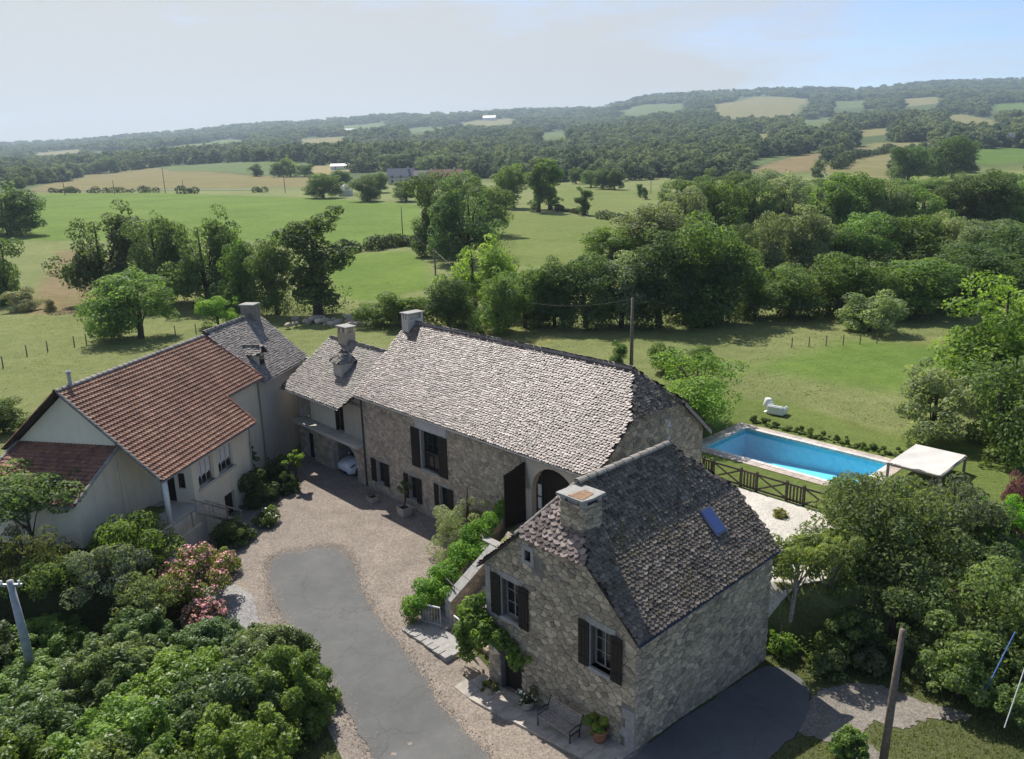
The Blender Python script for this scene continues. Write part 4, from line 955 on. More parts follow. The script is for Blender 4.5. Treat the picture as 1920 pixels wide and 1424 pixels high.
nb = frame((9.05, -3.05, 0), (1, 0, 0)); wall(an, [(0, -0.6), (4.9, -0.6), (4.9, 6.5), (0, 6.5)], nb, opb, 'render_white'); window(an, nb, *opb[0], 0.15, 1, 2)
bw = MB(); bw.box(0.3, 3.2, 0.5, 13.4, 3.4, 6.3); bw.build('wall', M['render_white'], an)
RA = [[(-0.28, -5.2, 4.91), (9.15, -5.2, 4.91), (9.15, 0, 9.38), (-0.28, 0, 9.38)], [(9.15, -3.4, za(3.4)), (13.75, -3.4, za(3.4)), (12.95, 0, 9.38), (9.15, 0, 9.38)],
      [(13.2, 3.75, za(3.75)), (-0.28, 3.75, za(3.75)), (-0.28, 0, 9.38), (12.95, 0, 9.38)]]
ra = deck(an, RA); rng = random.Random(24)
it = lay_roof(RA[0], PR_RED, 0.2637, 0.225, 0.095, rng, tilt=0.0, regular=True) + lay_roof(RA[1], PR_RED, 0.2637, 0.225, 0.095, rng, tilt=0.0, regular=True)
split_pieces(ra, NW, PR_RED, it, 300, 'roof_tile', 'roof_tiles', 'tile_red')
split_pieces(ra, NW, PR_RED, lay_roof(RA[2], PR_RED, 0.2637, 0.30, 0.06, rng, tilt=0.0, regular=True), 0, 'roof_tile', 'rear_roof_tiles', 'tile_red')
ridge_tiles(ra, (-0.3, 0, 9.40), (12.95, 0, 9.40), 'ridge_grey', 0.15, 0.42)
ridge_tiles(ra, (13.75, -3.45, za(3.45) + 0.06), (12.97, -0.1, 9.36), 'tile_orange', 0.11, 0.45, 'verge_tile')
ridge_tiles(ra, (9.16, -5.25, za(5.25) + 0.06), (9.16, -3.4, za(3.4) + 0.06), 'tile_orange', 0.10, 0.42, 'verge_tile')
ridge_tiles(ra, (-0.28, -5.2, za(5.2) + 0.05), (-0.28, -0.1, 9.36), 'ridge_grey', 0.09, 0.42, 'verge_tile')
ridge_tiles(ra, (-0.28, 3.75, za(3.75) + 0.05), (-0.28, 0.1, 9.36), 'tile_orange', 0.09, 0.42, 'verge_tile')
gutter(an, (-0.3, -5.27, 4.87), (9.15, -5.27, 4.87)); gutter(an, (9.2, -3.47, za(3.4) - 0.05), (13.7, -3.47, za(3.4) - 0.05))
MB().tube([(9.1, -5.2, 4.85), (8.95, -4.85, 4.6), (8.95, -4.78, 0.0)], 0.045, 8).build('downpipe', M['zinc'], an)
fp = MB(); fp.tube([(0.9, 0.1, 9.1), (0.9, 0.1, 10.05)], 0.09, 10); fp.lathe([(0.15, 0), (0.15, 0.05), (0.0, 0.16)], 10, (0.9, 0.1, 10.08)); fp.build('flue_pipe', M['concrete'], an)

# ---------------------------------------------------------------- lean-to against its gable
ln = tag(empty('tiled_lean_to', (AO[0], AO[1], 0), TA), 'low lean-to with tiled roof built against the gable of the rendered house', 'lean-to')
LW = world_of(ln)
wall(ln, [(-3.0, 1.0), (0.2, 1.0), (0.2, 6.2), (-3.0, 4.78)], n_side, (), 'render_white')
wall(ln, [(0, 0.8), (5.6, 0.8), (5.6, 4.8), (0, 4.8)], frame((-3.0, 3.1, 0), (0, -1, 0)), (), 'render_white')
RL = [[(-3.35, 3.25, 4.78), (-3.35, -2.72, 4.78), (0.2, -2.72, 6.42), (0.2, 3.25, 6.42)]]
rl = deck(ln, RL); rng = random.Random(25)
split_pieces(rl, LW, PR_OR, lay_roof(RL[0], PR_OR, 0.27, 0.24, 0.06, rng, 0.0, True), 120, 'roof_tile', 'roof_tiles', 'tile_orange')
ridge_tiles(rl, (-3.35, -2.74, 4.84), (0.2, -2.74, 6.48), 'ridge_grey', 0.10, 0.42, 'verge_tile'); ridge_tiles(rl, (-3.35, 3.27, 4.84), (0.2, 3.27, 6.48), 'ridge_grey', 0.10, 0.42, 'verge_tile')
gutter(ln, (-3.42, 3.25, 4.74), (-3.42, -2.72, 4.74))

# ---------------------------------------------------------------- grey-roofed house behind it
gw = a2w(13.55, 0)
gh = tag(empty('grey_roofed_house', (gw[0], gw[1], 0), TA), 'rendered house with a grey stone-shingled roof joined behind the red tiled one', 'house')
GW = world_of(gh)
gf = frame((0, -3.2, 0), (1, 0, 0)); wall(gh, [(-0.03, -0.6), (6.6, -0.6), (6.6, 6.35), (-0.03, 6.35)], gf, (), 'render_grey')
wall(gh, [(0, -0.6), (6.6, -0.6), (6.6, 6.3), (3.3, 9.3), (0, 6.3)], frame((6.6, -3.2, 0), (0, 1, 0)), (), 'render_grey')
MB().box(0.1, 3.2, -0.5, 6.6, 3.4, 6.3).build('wall', M['render_grey'], gh)
RG = [[(0.05, -3.55, 6.2), (7.0, -3.55, 6.2), (6.4, 0, 9.6), (-0.6, 0, 9.6)], [(7.0, 3.6, 6.2), (0.05, 3.6, 6.2), (-0.6, 0, 9.6), (6.4, 0, 9.6)]]
rg_ = deck(gh, RG); rng = random.Random(26)
split_pieces(rg_, GW, PR_GREY, lay_roof(RG[0], PR_GREY, 0.165, 0.24, 0.044, rng, tilt=0.14), 120, 'shingle', 'shingles', 'lauze_grey')
split_pieces(rg_, GW, PR_GREY, lay_roof(RG[1], PR_GREY, 0.28, 0.45, 0.05, rng), 0, 'shingle', 'rear_shingles', 'lauze_grey')
ridge_tiles(rg_, (-0.6, 0, 9.6), (5.2, 0, 9.6), 'ridge_grey', 0.16, 0.46)
gutter(gh, (0.05, -3.62, 6.15), (7.0, -3.62, 6.15))
chimney(gh, 5.1, -0.5, 6.0, 0.5, 8.9, 10.35, 'mortar', 'dressed', posts=False, flat=0.1)
dm = MB(); dm.box(1.1, -2.75, 6.6, 1.95, -1.6, 7.75); dmo = dm.build('dormer', M['render_grey'], gh)
MB().box(1.22, -2.775, 6.95, 1.83, -2.752, 7.6).build('dormer_window', M['glass'], dmo)
RD = [[(0.9, -0.6, 7.75), (0.9, -2.95, 7.75), (1.52, -2.95, 8.25), (1.52, -0.6, 8.25)], [(2.15, -2.95, 7.75), (2.15, -0.6, 7.75), (1.52, -0.6, 8.25), (1.52, -2.95, 8.25)]]
dk = deck(dmo, RD, name='dormer_roof'); it = []
for P in RD: it += lay_roof(P, PR_GREY, 0.18, 0.27, 0.04, rng)
split_pieces(dmo, GW, PR_GREY, it, 0, 'shingle', 'shingles', 'lauze_grey')
TREES = [
 (-42.14, 88.75, 1.5, 8.91, 9.0, 'round', 'mid', 'fresh green round tree standing alone in front of the dark grove', 'tree', None),
 (-58.81, 115.66, 1.42, 14.47, 11.74, 'round', 'dark', 'broad dark tree at the meadow end of the grove behind the annexe', 'tree', 'dark grove behind the tiled annexe'),
 (-49.18, 111.38, 1.48, 14.35, 9.43, 'round', 'dark', 'dark tree behind the lone fresh green tree in the grove', 'tree', 'dark grove behind the tiled annexe'),
 (-41.25, 107.62, 1.52, 13.76, 9.64, 'round', 'dark2', 'dark tree in the middle of the grove, above the annexe ridge', 'tree', 'dark grove behind the tiled annexe'),
 (-35.63, 103.8, 1.51, 11.02, 6.49, 'round', 'mid', 'lower dark green tree of the grove, just left of the grey roof chimney', 'tree', 'dark grove behind the tiled annexe'),
 (-30.08, 101.12, 1.6, 10.76, 6.74, 'round', 'dark', 'dense dark tree right behind the grey stone roof', 'tree', 'dark grove behind the tiled annexe'),
 (-24.34, 99.31, 1.81, 13.73, 9.33, 'tall', 'dark2', 'tall dark tree with an open split top at the grove edge near the hedge', 'tree', 'dark grove behind the tiled annexe'),
 (-35.37, 94.6, 1.51, 3.87, 4.78, 'bush', 'bright', 'small pale green bush beside the annexe roof ridge', 'bush', None),
 (-138.52, 223.93, 3.44, 14.39, 19.99, 'round', 'mid', 'light green tree at the far edge of the bright green field', 'tree', None),
 (-75.36, 118.28, 1.35, 10.49, 9.44, 'bush', 'dark', 'dark thicket of shrubs at the meadow edge below the light green tree', 'bush', None),
 (-67.97, 109.93, 1.41, 3.16, 4.62, 'bush', 'grey', 'small grey-green thorn bush below the dark thicket', 'bush', None),
 (-37.06, 54.92, 1.74, 2.82, 3.69, 'bush', 'dark', 'dark bush behind the low tiled lean-to', 'bush', None),
 (-63.24, 108.11, 1.42, 1.85, 1.76, 'bush', 'grey', 'tiny bush on the meadow fence line, nearest the thorn bush', 'bush', 'tiny bushes on the fence line'),
 (-57.65, 106.1, 1.44, 1.17, 1.44, 'bush', 'mid', 'tiny bush on the meadow fence line, nearest the dark grove', 'bush', 'tiny bushes on the fence line'),
 (-13.87, 156.55, 2.64, 15.99, 10.45, 'round', 'dark', 'front left tree of the big dark clump in the middle field', 'tree', 'clump of big dark trees in the middle field'),
 (-7.35, 142.56, 2.74, 14.81, 11.26, 'round', 'dark', 'large front tree of the big dark clump in the middle field', 'tree', 'clump of big dark trees in the middle field'),
 (-3.64, 190.15, 3.14, 12.92, 11.61, 'round', 'mid', 'right hand tree of the big dark clump, its shadow on the meadow', 'tree', 'clump of big dark trees in the middle field'),
 (-12.66, 224.32, 3.52, 15.17, 12.75, 'round', 'mid', 'rear tree of the big dark clump in the middle field', 'tree', 'clump of big dark trees in the middle field'),
 (-15.58, 89.15, 2.17, 3.11, 4.39, 'bush', 'dark2', 'round dark bush at the left end of the hedgerow behind the chimneys', 'bush', 'hedgerow of trees behind the farmhouse'),
 (-12.27, 87.14, 2.26, 4.01, 6.26, 'bush', 'mid', 'wide pale bush in the hedgerow, right behind the chimney of the long roof', 'bush', 'hedgerow of trees behind the farmhouse'),
 (-6.85, 86.48, 2.39, 6.16, 5.44, 'round', 'dark2', 'rounded tree in the hedgerow just right of the wide pale bush', 'tree', 'hedgerow of trees behind the farmhouse'),
 (-4.12, 94.16, 2.45, 9.46, 7.18, 'round', 'bright', 'tall yellow-green tree standing out of the hedgerow near the field pole', 'tree', 'hedgerow of trees behind the farmhouse'),
 (-1.49, 83.49, 2.41, 7.14, 5.15, 'round', 'mid', 'lower tree in front of the tall yellow-green one in the hedgerow', 'tree', 'hedgerow of trees behind the farmhouse'),
 (1.58, 84.99, 2.38, 7.73, 5.36, 'round', 'mid', 'third tree from the tall yellow-green one in the hedgerow', 'tree', 'hedgerow of trees behind the farmhouse'),
 (4.79, 85.12, 2.4, 7.98, 5.13, 'round', 'dark2', 'pointed mid green tree in the hedgerow, left of the cable pole', 'tree', 'hedgerow of trees behind the farmhouse'),
 (8.12, 84.61, 2.43, 8.64, 6.26, 'round', 'dark', 'dark tree in the hedgerow behind the sagging cable', 'tree', 'hedgerow of trees behind the farmhouse'),
 (11.98, 84.4, 2.38, 8.5, 6.82, 'round', 'silver', 'grey-green tree right behind the top of the cable pole', 'tree', 'hedgerow of trees behind the farmhouse'),
 (15.91, 83.75, 2.42, 10.67, 8.04, 'round', 'dark', 'big dark tree of the hedgerow to the right of the cable pole', 'tree', 'hedgerow of trees behind the farmhouse'),
 (21.03, 86.74, 2.42, 11.97, 8.9, 'round', 'mid', 'very tall spreading tree where the hedgerow meets the valley wood', 'tree', 'hedgerow of trees behind the farmhouse'),
 (24.6, 130.96, 2.74, 11.17, 11.26, 'round', 'silver', 'pale feathery tree rising behind the hedgerow at the meadow edge', 'tree', 'hedgerow of trees behind the farmhouse'),
 (16.89, 129.15, 2.71, 7.44, 9.54, 'round', 'mid', 'rounded tree at the right end of the sloping meadow', 'tree', 'hedgerow of trees behind the farmhouse'),
 (9.72, 258.26, 4.16, 16.71, 9.87, 'tall', 'mid', 'left one of the pair of tall trees casting long shadows on the meadow', 'tree', 'trees on the far meadow'),
 (13.95, 267.55, 4.37, 17.82, 11.63, 'tall', 'mid', 'right one of the pair of tall trees casting long shadows on the meadow', 'tree', 'trees on the far meadow'),
 (1.7, 276.99, 4.64, 15.51, 13.12, 'round', 'mid', 'round tree between the dark clump and the tall pair on the meadow', 'tree', 'trees on the far meadow'),
 (22.95, 243.29, 3.83, 8.69, 6.1, 'tall', 'mid', 'slender young tree standing alone on the meadow hedge line', 'tree', 'trees on the far meadow'),
 (34.96, 417.33, 8.14, 9.0, 9.27, 'round', 'dark2', 'small dark tree left of the three on the far meadow crest', 'tree', 'trees on the far meadow'),
 (38.8, 380.0, 7.36, 8.95, 9.94, 'round', 'dark2', 'first of the three trees in line on the far meadow crest', 'tree', 'trees on the far meadow'),
 (42.64, 365.99, 7.01, 9.58, 9.58, 'round', 'dark', 'second of the three trees in line on the far meadow crest', 'tree', 'trees on the far meadow'),
 (47.2, 360.51, 6.86, 9.44, 8.97, 'round', 'dark', 'third of the three trees in line on the far meadow crest', 'tree', 'trees on the far meadow'),
 (50.91, 313.24, 5.56, 5.56, 4.11, 'tall', 'mid', 'tiny sapling on the far pale meadow', 'tree', 'trees on the far meadow'),
 (51.06, 301.84, 5.27, 4.76, 2.97, 'tall', 'dark2', 'thin sapling beside the tiny one on the far pale meadow', 'tree', 'trees on the far meadow'),
 (-78.48, 346.18, 6.59, 11.34, 14.96, 'round', 'mid', 'pale round tree left of the white tent-like shelter', 'tree', 'trees around the far farm'),
 (-94.86, 466.43, 8.22, 10.35, 14.0, 'round', 'mid', 'round tree behind the white tent-like shelter', 'tree', 'trees around the far farm'),
 (-55.82, 322.0, 5.91, 10.57, 12.25, 'round', 'dark', 'dark umbrella-shaped tree right of the white shelter', 'tree', 'trees around the far farm'),
 (-59.47, 378.87, 7.15, 9.92, 10.9, 'round', 'dark2', 'small tree behind the dark umbrella-shaped one', 'tree', 'trees around the far farm'),
 (-39.8, 318.71, 5.71, 8.79, 12.13, 'round', 'mid', 'trimmed round tree below the blue-grey farm roof', 'tree', 'trees around the far farm'),
 (-37.63, 378.59, 7.16, 9.41, 10.4, 'round', 'dark2', 'tree between the grey farm roof and the orange roof', 'tree', 'trees around the far farm'),
 (-92.29, 657.85, 14.93, 14.52, 25.63, 'round', 'dark2', 'dark tree behind the blue-grey farm roof', 'tree', 'trees around the far farm'),
 (-55.63, 629.02, 13.65, 13.08, 28.61, 'round', 'dark2', 'broad tree behind the orange farm roof', 'tree', 'trees around the far farm'),
 (-194.3, 637.1, 12.99, 9.94, 10.35, 'round', 'dark', 'single dark tree on the pale green strip field', 'tree', 'trees on the strip field'),
 (-172.95, 619.69, 12.44, 11.68, 12.09, 'round', 'dark2', 'left tree of the three on the strip field', 'tree', 'trees on the strip field'),
 (-162.14, 613.8, 12.31, 15.97, 15.17, 'round', 'mid', 'tallest middle tree of the three on the strip field', 'tree', 'trees on the strip field'),
 (-149.81, 607.41, 12.15, 10.27, 13.43, 'round', 'dark2', 'right tree of the three on the strip field', 'tree', 'trees on the strip field'),
 (-484.67, 913.64, 13.9, 16.01, 26.1, 'round', 'dark2', 'wide dark tree behind the tan field, left of the pair', 'tree', 'trees behind the tan field'),
 (-476.09, 949.52, 16.64, 16.01, 20.94, 'round', 'dark2', 'left tree of the pair behind the tan field', 'tree', 'trees behind the tan field'),
 (-457.99, 950.55, 17.42, 19.11, 20.96, 'round', 'dark2', 'right tree of the pair behind the tan field', 'tree', 'trees behind the tan field'),
 (-302.8, 511.84, 9.19, 9.68, 9.34, 'round', 'dark', 'small dark tree at the roadside end of the tan field', 'tree', 'trees behind the tan field'),
 (-424.11, 1009.83, 23.48, 14.38, 11.77, 'tall', 'dark2', 'lone thin tree on the crest of the tan field', 'tree', 'trees behind the tan field'),
 (23.19, 85.92, 2.41, 8.51, 5.41, 'round', 'dark', 'dark green tree, first from the left in the front row of the valley wood', 'tree', 'valley wood'),
 (27.61, 88.28, 2.45, 6.63, 4.34, 'round', 'mid', 'mid green tree, second from the left in the front row of the valley wood', 'tree', 'valley wood'),
 (31.15, 86.83, 2.41, 6.65, 6.65, 'round', 'mid', 'mid green tree, third from the left in the front row of the valley wood', 'tree', 'valley wood'),
 (36.71, 87.35, 2.42, 7.78, 8.24, 'round', 'mid', 'mid green tree, fourth from the left in the front row of the valley wood', 'tree', 'valley wood'),
 (41.38, 86.07, 2.44, 5.87, 5.3, 'round', 'mid', 'mid green tree, fifth from the left in the front row of the valley wood', 'tree', 'valley wood'),
 (45.41, 86.84, 2.44, 7.0, 9.8, 'round', 'mid', 'mid green tree, sixth from the left in the front row of the valley wood', 'tree', 'valley wood'),
 (52.79, 90.48, 2.45, 8.14, 9.26, 'round', 'dark', 'dark green tree, seventh from the left in the front row of the valley wood', 'tree', 'valley wood'),
 (27.52, 108.82, 2.56, 9.09, 6.48, 'round', 'mid', 'mid green tree, first from the left in the second row of the valley wood', 'tree', 'valley wood'),
 (32.71, 112.86, 2.58, 8.48, 5.34, 'round', 'dark', 'dark green tree, second from the left in the second row of the valley wood', 'tree', 'valley wood'),
 (37.44, 115.06, 2.61, 9.89, 5.44, 'round', 'silver', 'silvery grey-green tree, third from the left in the second row of the valley wood', 'tree', 'valley wood'),
 (43.08, 116.28, 2.63, 10.77, 8.16, 'round', 'silver', 'silvery grey-green tree, fourth from the left in the second row of the valley wood', 'tree', 'valley wood'),
 (48.84, 119.94, 2.63, 7.5, 6.79, 'round', 'mid', 'mid green tree, fifth from the left in the second row of the valley wood', 'tree', 'valley wood'),
 (54.33, 121.4, 2.63, 9.07, 8.83, 'round', 'mid', 'mid green tree, sixth from the left in the second row of the valley wood', 'tree', 'valley wood'),
 (61.28, 122.25, 2.61, 9.38, 9.22, 'round', 'mid', 'mid green tree, seventh from the left in the second row of the valley wood', 'tree', 'valley wood'),
 (66.49, 121.5, 2.59, 8.66, 7.2, 'round', 'silver', 'silvery grey-green tree, eighth from the left in the second row of the valley wood', 'tree', 'valley wood'),
 (67.32, 112.96, 2.54, 9.08, 7.94, 'round', 'silver', 'silvery grey-green tree, ninth from the left in the second row of the valley wood', 'tree', 'valley wood'),
 (64.0, 100.32, 2.49, 10.19, 8.86, 'round', 'dark', 'dark green tree, tenth from the left in the second row of the valley wood', 'tree', 'valley wood'),
 (31.55, 144.09, 2.83, 13.2, 9.64, 'round', 'silver', 'silvery grey-green tree, first from the left in the third row of the valley wood', 'tree', 'valley wood'),
 (40.07, 150.89, 2.86, 14.4, 9.28, 'round', 'mid', 'mid green tree, second from the left in the third row of the valley wood', 'tree', 'valley wood'),
 (48.02, 158.67, 2.9, 15.11, 9.1, 'round', 'dark', 'dark green tree, third from the left in the third row of the valley wood', 'tree', 'valley wood'),
 (54.67, 161.48, 2.89, 15.58, 9.91, 'round', 'silver', 'silvery grey-green tree, fourth from the left in the third row of the valley wood', 'tree', 'valley wood'),
 (63.73, 166.11, 2.89, 13.57, 10.85, 'round', 'mid', 'mid green tree, fifth from the left in the third row of the valley wood', 'tree', 'valley wood'),
 (72.31, 168.61, 2.91, 15.11, 11.01, 'round', 'mid', 'mid green tree, sixth from the left in the third row of the valley wood', 'tree', 'valley wood'),
 (78.7, 167.35, 2.88, 12.76, 9.59, 'round', 'silver', 'silvery grey-green tree, seventh from the left in the third row of the valley wood', 'tree', 'valley wood'),
 (86.03, 168.19, 2.86, 12.15, 10.08, 'round', 'mid', 'mid green tree, eighth from the left in the third row of the valley wood', 'tree', 'valley wood'),
 (94.56, 170.91, 2.87, 12.34, 9.79, 'round', 'dark', 'dark green tree, ninth from the left in the third row of the valley wood', 'tree', 'valley wood'),
 (101.16, 169.53, 2.85, 13.83, 11.74, 'round', 'dark', 'dark green tree, tenth from the left in the third row of the valley wood', 'tree', 'valley wood'),
 (107.72, 168.27, 2.81, 12.38, 10.09, 'round', 'mid', 'mid green tree, eleventh from the left in the third row of the valley wood', 'tree', 'valley wood'),
 (47.16, 225.25, 3.58, 12.54, 11.61, 'round', 'dark2', 'deep green tree, first from the left in the back row of the valley wood', 'tree', 'valley wood'),
 (63.26, 254.51, 4.19, 11.76, 11.74, 'round', 'mid', 'mid green tree, second from the left in the back row of the valley wood', 'tree', 'valley wood'),
 (75.21, 267.36, 4.57, 11.63, 12.32, 'round', 'mid', 'mid green tree, third from the left in the back row of the valley wood', 'tree', 'valley wood'),
 (84.51, 263.4, 4.57, 11.46, 11.45, 'round', 'silver', 'silvery grey-green tree, fourth from the left in the back row of the valley wood', 'tree', 'valley wood'),
 (96.42, 267.65, 4.78, 8.47, 12.68, 'round', 'dark2', 'deep green tree, fifth from the left in the back row of the valley wood', 'tree', 'valley wood'),
 (107.01, 267.71, 4.88, 8.11, 13.04, 'round', 'mid', 'mid green tree, sixth from the left in the back row of the valley wood', 'tree', 'valley wood'),
 (118.22, 267.19, 5.0, 7.75, 12.66, 'round', 'dark2', 'deep green tree, seventh from the left in the back row of the valley wood', 'tree', 'valley wood'),
 (129.6, 267.1, 5.1, 7.39, 12.3, 'round', 'mid', 'mid green tree, eighth from the left in the back row of the valley wood', 'tree', 'valley wood'),
 (140.34, 267.5, 5.19, 7.05, 13.02, 'round', 'mid', 'mid green tree, ninth from the left in the back row of the valley wood', 'tree', 'valley wood'),
 (149.7, 263.77, 5.14, 9.38, 13.19, 'round', 'dark2', 'deep green tree, tenth from the left in the back row of the valley wood', 'tree', 'valley wood'),
 (158.87, 260.25, 5.09, 9.26, 13.7, 'round', 'mid', 'mid green tree, eleventh from the left in the back row of the valley wood', 'tree', 'valley wood'),
 (36.78, 79.39, 2.39, 4.57, 6.55, 'bush', 'silver', 'bluish green bush growing out in front of the valley wood', 'bush', None),
 (172.0, 350.26, 6.9, 17.67, 17.43, 'round', 'dark', 'big round dark tree at the edge of the pale hill field', 'tree', None),
 (214.16, 393.11, 7.33, 21.34, 24.67, 'round', 'dark2', 'broad tree clump on the hill between the pale and the green field', 'tree', None),
 (12.65, 50.95, 2.39, 5.19, 7.23, 'spread', 'bright', 'wide bright green tree between the farmhouse gable and the pool', 'tree', None),
 (12.82, 65.0, 2.38, 2.9, 2.99, 'bush', 'mid', 'round bush behind the wide bright green tree, next to the pole', 'bush', None),
 (16.62, 67.48, 2.36, 1.98, 2.62, 'bush', 'dark2', 'low grey-green bush peeking over the wide bright green tree', 'bush', None),
 (8.82, 62.88, 2.36, 3.69, 1.84, 'tall', 'mid', 'small round-headed tree beside the wooden cable pole', 'tree', None),
 (34.64, 54.11, 2.4, 9.51, 8.98, 'round', 'bright', 'big light green tree at the meadow corner near the pool', 'tree', None),
 (26.5, 47.63, 2.4, 4.89, 5.78, 'bush', 'silver', 'dusty green bush standing at the lawn edge beyond the pool', 'bush', None),
 (28.72, 43.95, 2.38, 6.27, 6.32, 'bush', 'mid', 'large leafy bush beside the canvas-roofed shelter', 'bush', None),
 (36.04, 59.71, 2.38, 3.02, 2.93, 'bush', 'red', 'reddish brown half-dry bush under the big light green tree', 'bush', None),
 (23.71, 34.37, 2.4, 3.31, 1.78, 'bush', 'purple', 'purple-leaved shrub on the lawn corner', 'shrub', None),
 (22.93, 33.38, 2.36, 2.57, 2.23, 'bush', 'vivid', 'vivid green shrub below the purple-leaved one', 'shrub', None),
]
# ---------------------------------------------------------------- plants
LEAFCOL = {'bright': (0.163, 0.259, 0.058), 'vivid': (0.163, 0.346, 0.048), 'mid': (0.119, 0.189, 0.060), 'dark': (0.085, 0.130, 0.055), 'dark2': (0.107, 0.164, 0.062), 'silver': (0.179, 0.222, 0.131),
           'grey': (0.192, 0.211, 0.144), 'red': (0.269, 0.163, 0.106), 'purple': (0.144, 0.061, 0.086), 'olive': (0.276, 0.324, 0.204), 'laurel': (0.144, 0.223, 0.055), 'yellow': (0.250, 0.298, 0.067)}
def fast_mesh(name, V, Fq, tint, m):
    me = bpy.data.meshes.new(name); nv, nf = len(V), len(Fq); k = Fq.shape[1]
    me.vertices.add(nv); me.vertices.foreach_set('co', V.astype(np.float32).ravel())
    me.loops.add(nf * k); me.loops.foreach_set('vertex_index', Fq.astype(np.int32).ravel())
    me.polygons.add(nf); me.polygons.foreach_set('loop_start', np.arange(0, nf * k, k, dtype=np.int32))
    a = me.attributes.new('tint', 'FLOAT', 'FACE'); a.data.foreach_set('value', tint.astype(np.float32))
    me.materials.append(m); me.update(); me.validate(); return me
def leaf_cloud(name, clumps, n, size, seed, m, asp=0.55, jitter=0.55, shell=0.72, up=0.15, droop=0.0):
    """clumps: rows of x, y, z, rx, rz ; n leaves, each a small folded diamond facing roughly outwards"""
    rng = np.random.default_rng(seed); C = np.array(clumps, float)
    pr = C[:, 3] ** 1.6 * C[:, 4] ** 0.4; idx = rng.choice(len(C), n, p=pr / pr.sum())
    d = rng.normal(size=(n, 3)); d[:, 2] += up; d /= np.linalg.norm(d, axis=1)[:, None]
    rr = shell + (1.08 - shell) * rng.random(n) ** 0.6
    P = C[idx, :3] + d * rr[:, None] * np.stack([C[idx, 3], C[idx, 3], C[idx, 4]], 1)
    nr = d + rng.normal(size=(n, 3)) * jitter; nr[:, 2] += 0.25; nr /= np.linalg.norm(nr, axis=1)[:, None]
    t = np.cross(nr, rng.normal(size=(n, 3))); t[:, 2] -= droop; t /= np.linalg.norm(t, axis=1)[:, None]
    b = np.cross(nr, t)
    L = size * (0.6 + 0.8 * rng.random(n))[:, None]; w = L * asp
    V = np.stack([P - t * L * 0.5, P + b * w * 0.5 + nr * L * 0.06 - t * L * 0.05, P + t * L * 0.5, P - b * w * 0.5 + nr * L * 0.06 - t * L * 0.05], 1).reshape(-1, 3)
    F = np.arange(n * 4).reshape(n, 4)
    ct_ = rng.random(len(C)); tint = np.clip(0.55 * rng.random(n) + 0.45 * ct_[idx], 0, 1)
    return fast_mesh(name, V, F, tint, m)
def crown_clumps(h, w, seed, n=46, base=0.22, kind='round'):
    """a crown of several uneven lobes, the lowest nearly reaching the ground"""
    rng = np.random.default_rng(seed); out = []; lobes = []
    if kind == 'tall':
        for k in [q * 6 / 8 for q in range(9)]: lobes.append((rng.uniform(-.24, .24) * w, rng.uniform(-.24, .24) * w, h * (0.16 + 0.68 * k / 6 + rng.uniform(-.05, .05)), w * rng.uniform(.16, .34), h * rng.uniform(.10, .19)))
    else:
        lobes.append((0, 0, h * rng.uniform(.56, .66), w * rng.uniform(.30, .37), h * .33))
        for k in range(rng.integers(6, 9)):
            a = rng.uniform(0, 6.28); d = w * rng.uniform(.16, .34); r = w * rng.uniform(.15, .26); rz = r / w * h * rng.uniform(.8, 1.2)
            z = h * rng.uniform(.28, .82) if k > 2 else h * rng.uniform(.16, .34)
            lobes.append((d * math.cos(a), d * math.sin(a), min(max(z, rz * .9 + base * h), h - rz), r, rz))
    L_ = np.array(lobes); pr = L_[:, 3] ** 2; pr /= pr.sum()
    while len(out) < n:
        l = L_[rng.choice(len(L_), p=pr)]; d = rng.normal(size=3); d /= np.linalg.norm(d); r = rng.uniform(.45, .95)
        s = rng.uniform(0.06, 0.15) * w
        out.append((l[0] + d[0] * r * l[3], l[1] + d[1] * r * l[3], max(l[2] + d[2] * r * l[4], s * .5), s, s * rng.uniform(0.65, 0.95)))
    return out
def trunk_mesh(name, h, w, clumps, seed, m, r=None, base=0.25):
    rng = random.Random(seed); mb = MB(); r = r or 0.028 * h
    top = h * (base + 0.25); p1 = (rng.uniform(-.2, .2), rng.uniform(-.2, .2), top)
    mb.tube([(0, 0, -0.4), (0, 0, h * 0.04), (p1[0] * 0.4, p1[1] * 0.4, top * 0.5), p1, (p1[0] * 1.5, p1[1] * 1.5, h * 0.8)], [r * 1.6, r * 1.15, r, r * 0.75, r * 0.2], 7)
    for c in rng.sample(clumps, min(9, len(clumps))):
        z0 = h * rng.uniform(base * 0.7, base + 0.3); f = z0 / top
        s = (p1[0] * min(f, 1), p1[1] * min(f, 1), z0)
        mid = tuple(s[i] * 0.5 + c[i] * 0.5 + (0.05 * h if i == 2 else 0) for i in range(3))
        mb.tube([s, mid, c[:3]], [r * 0.42, r * 0.28, r * 0.08], 5)
    me = mb.mesh(name, True); me.materials.append(m); return me
PROTO = {}
def make_protos():
    k = 0
    for kind, num, h, w, nl, sz, base, ncl in (('round', 7, 10, 8.5, 17000, 0.29, 0.02, 120), ('tall', 3, 12, 6.0, 12000, 0.29, 0.05, 90), ('bush', 4, 4, 4.6, 9500, 0.165, -0.05, 60), ('spread', 1, 6, 8.0, 16000, 0.18, 0.2, 70)):
        for i in range(num):
            k += 1; cl = crown_clumps(h, w, 100 + k, ncl, base, kind)
            PROTO.setdefault(kind, []).append((leaf_cloud('crown', cl, nl, sz, 200 + k, M['leaf']), trunk_mesh('trunk', h, w, cl, k, M['bark'], base=max(base, 0.1)), h, w))
make_protos()
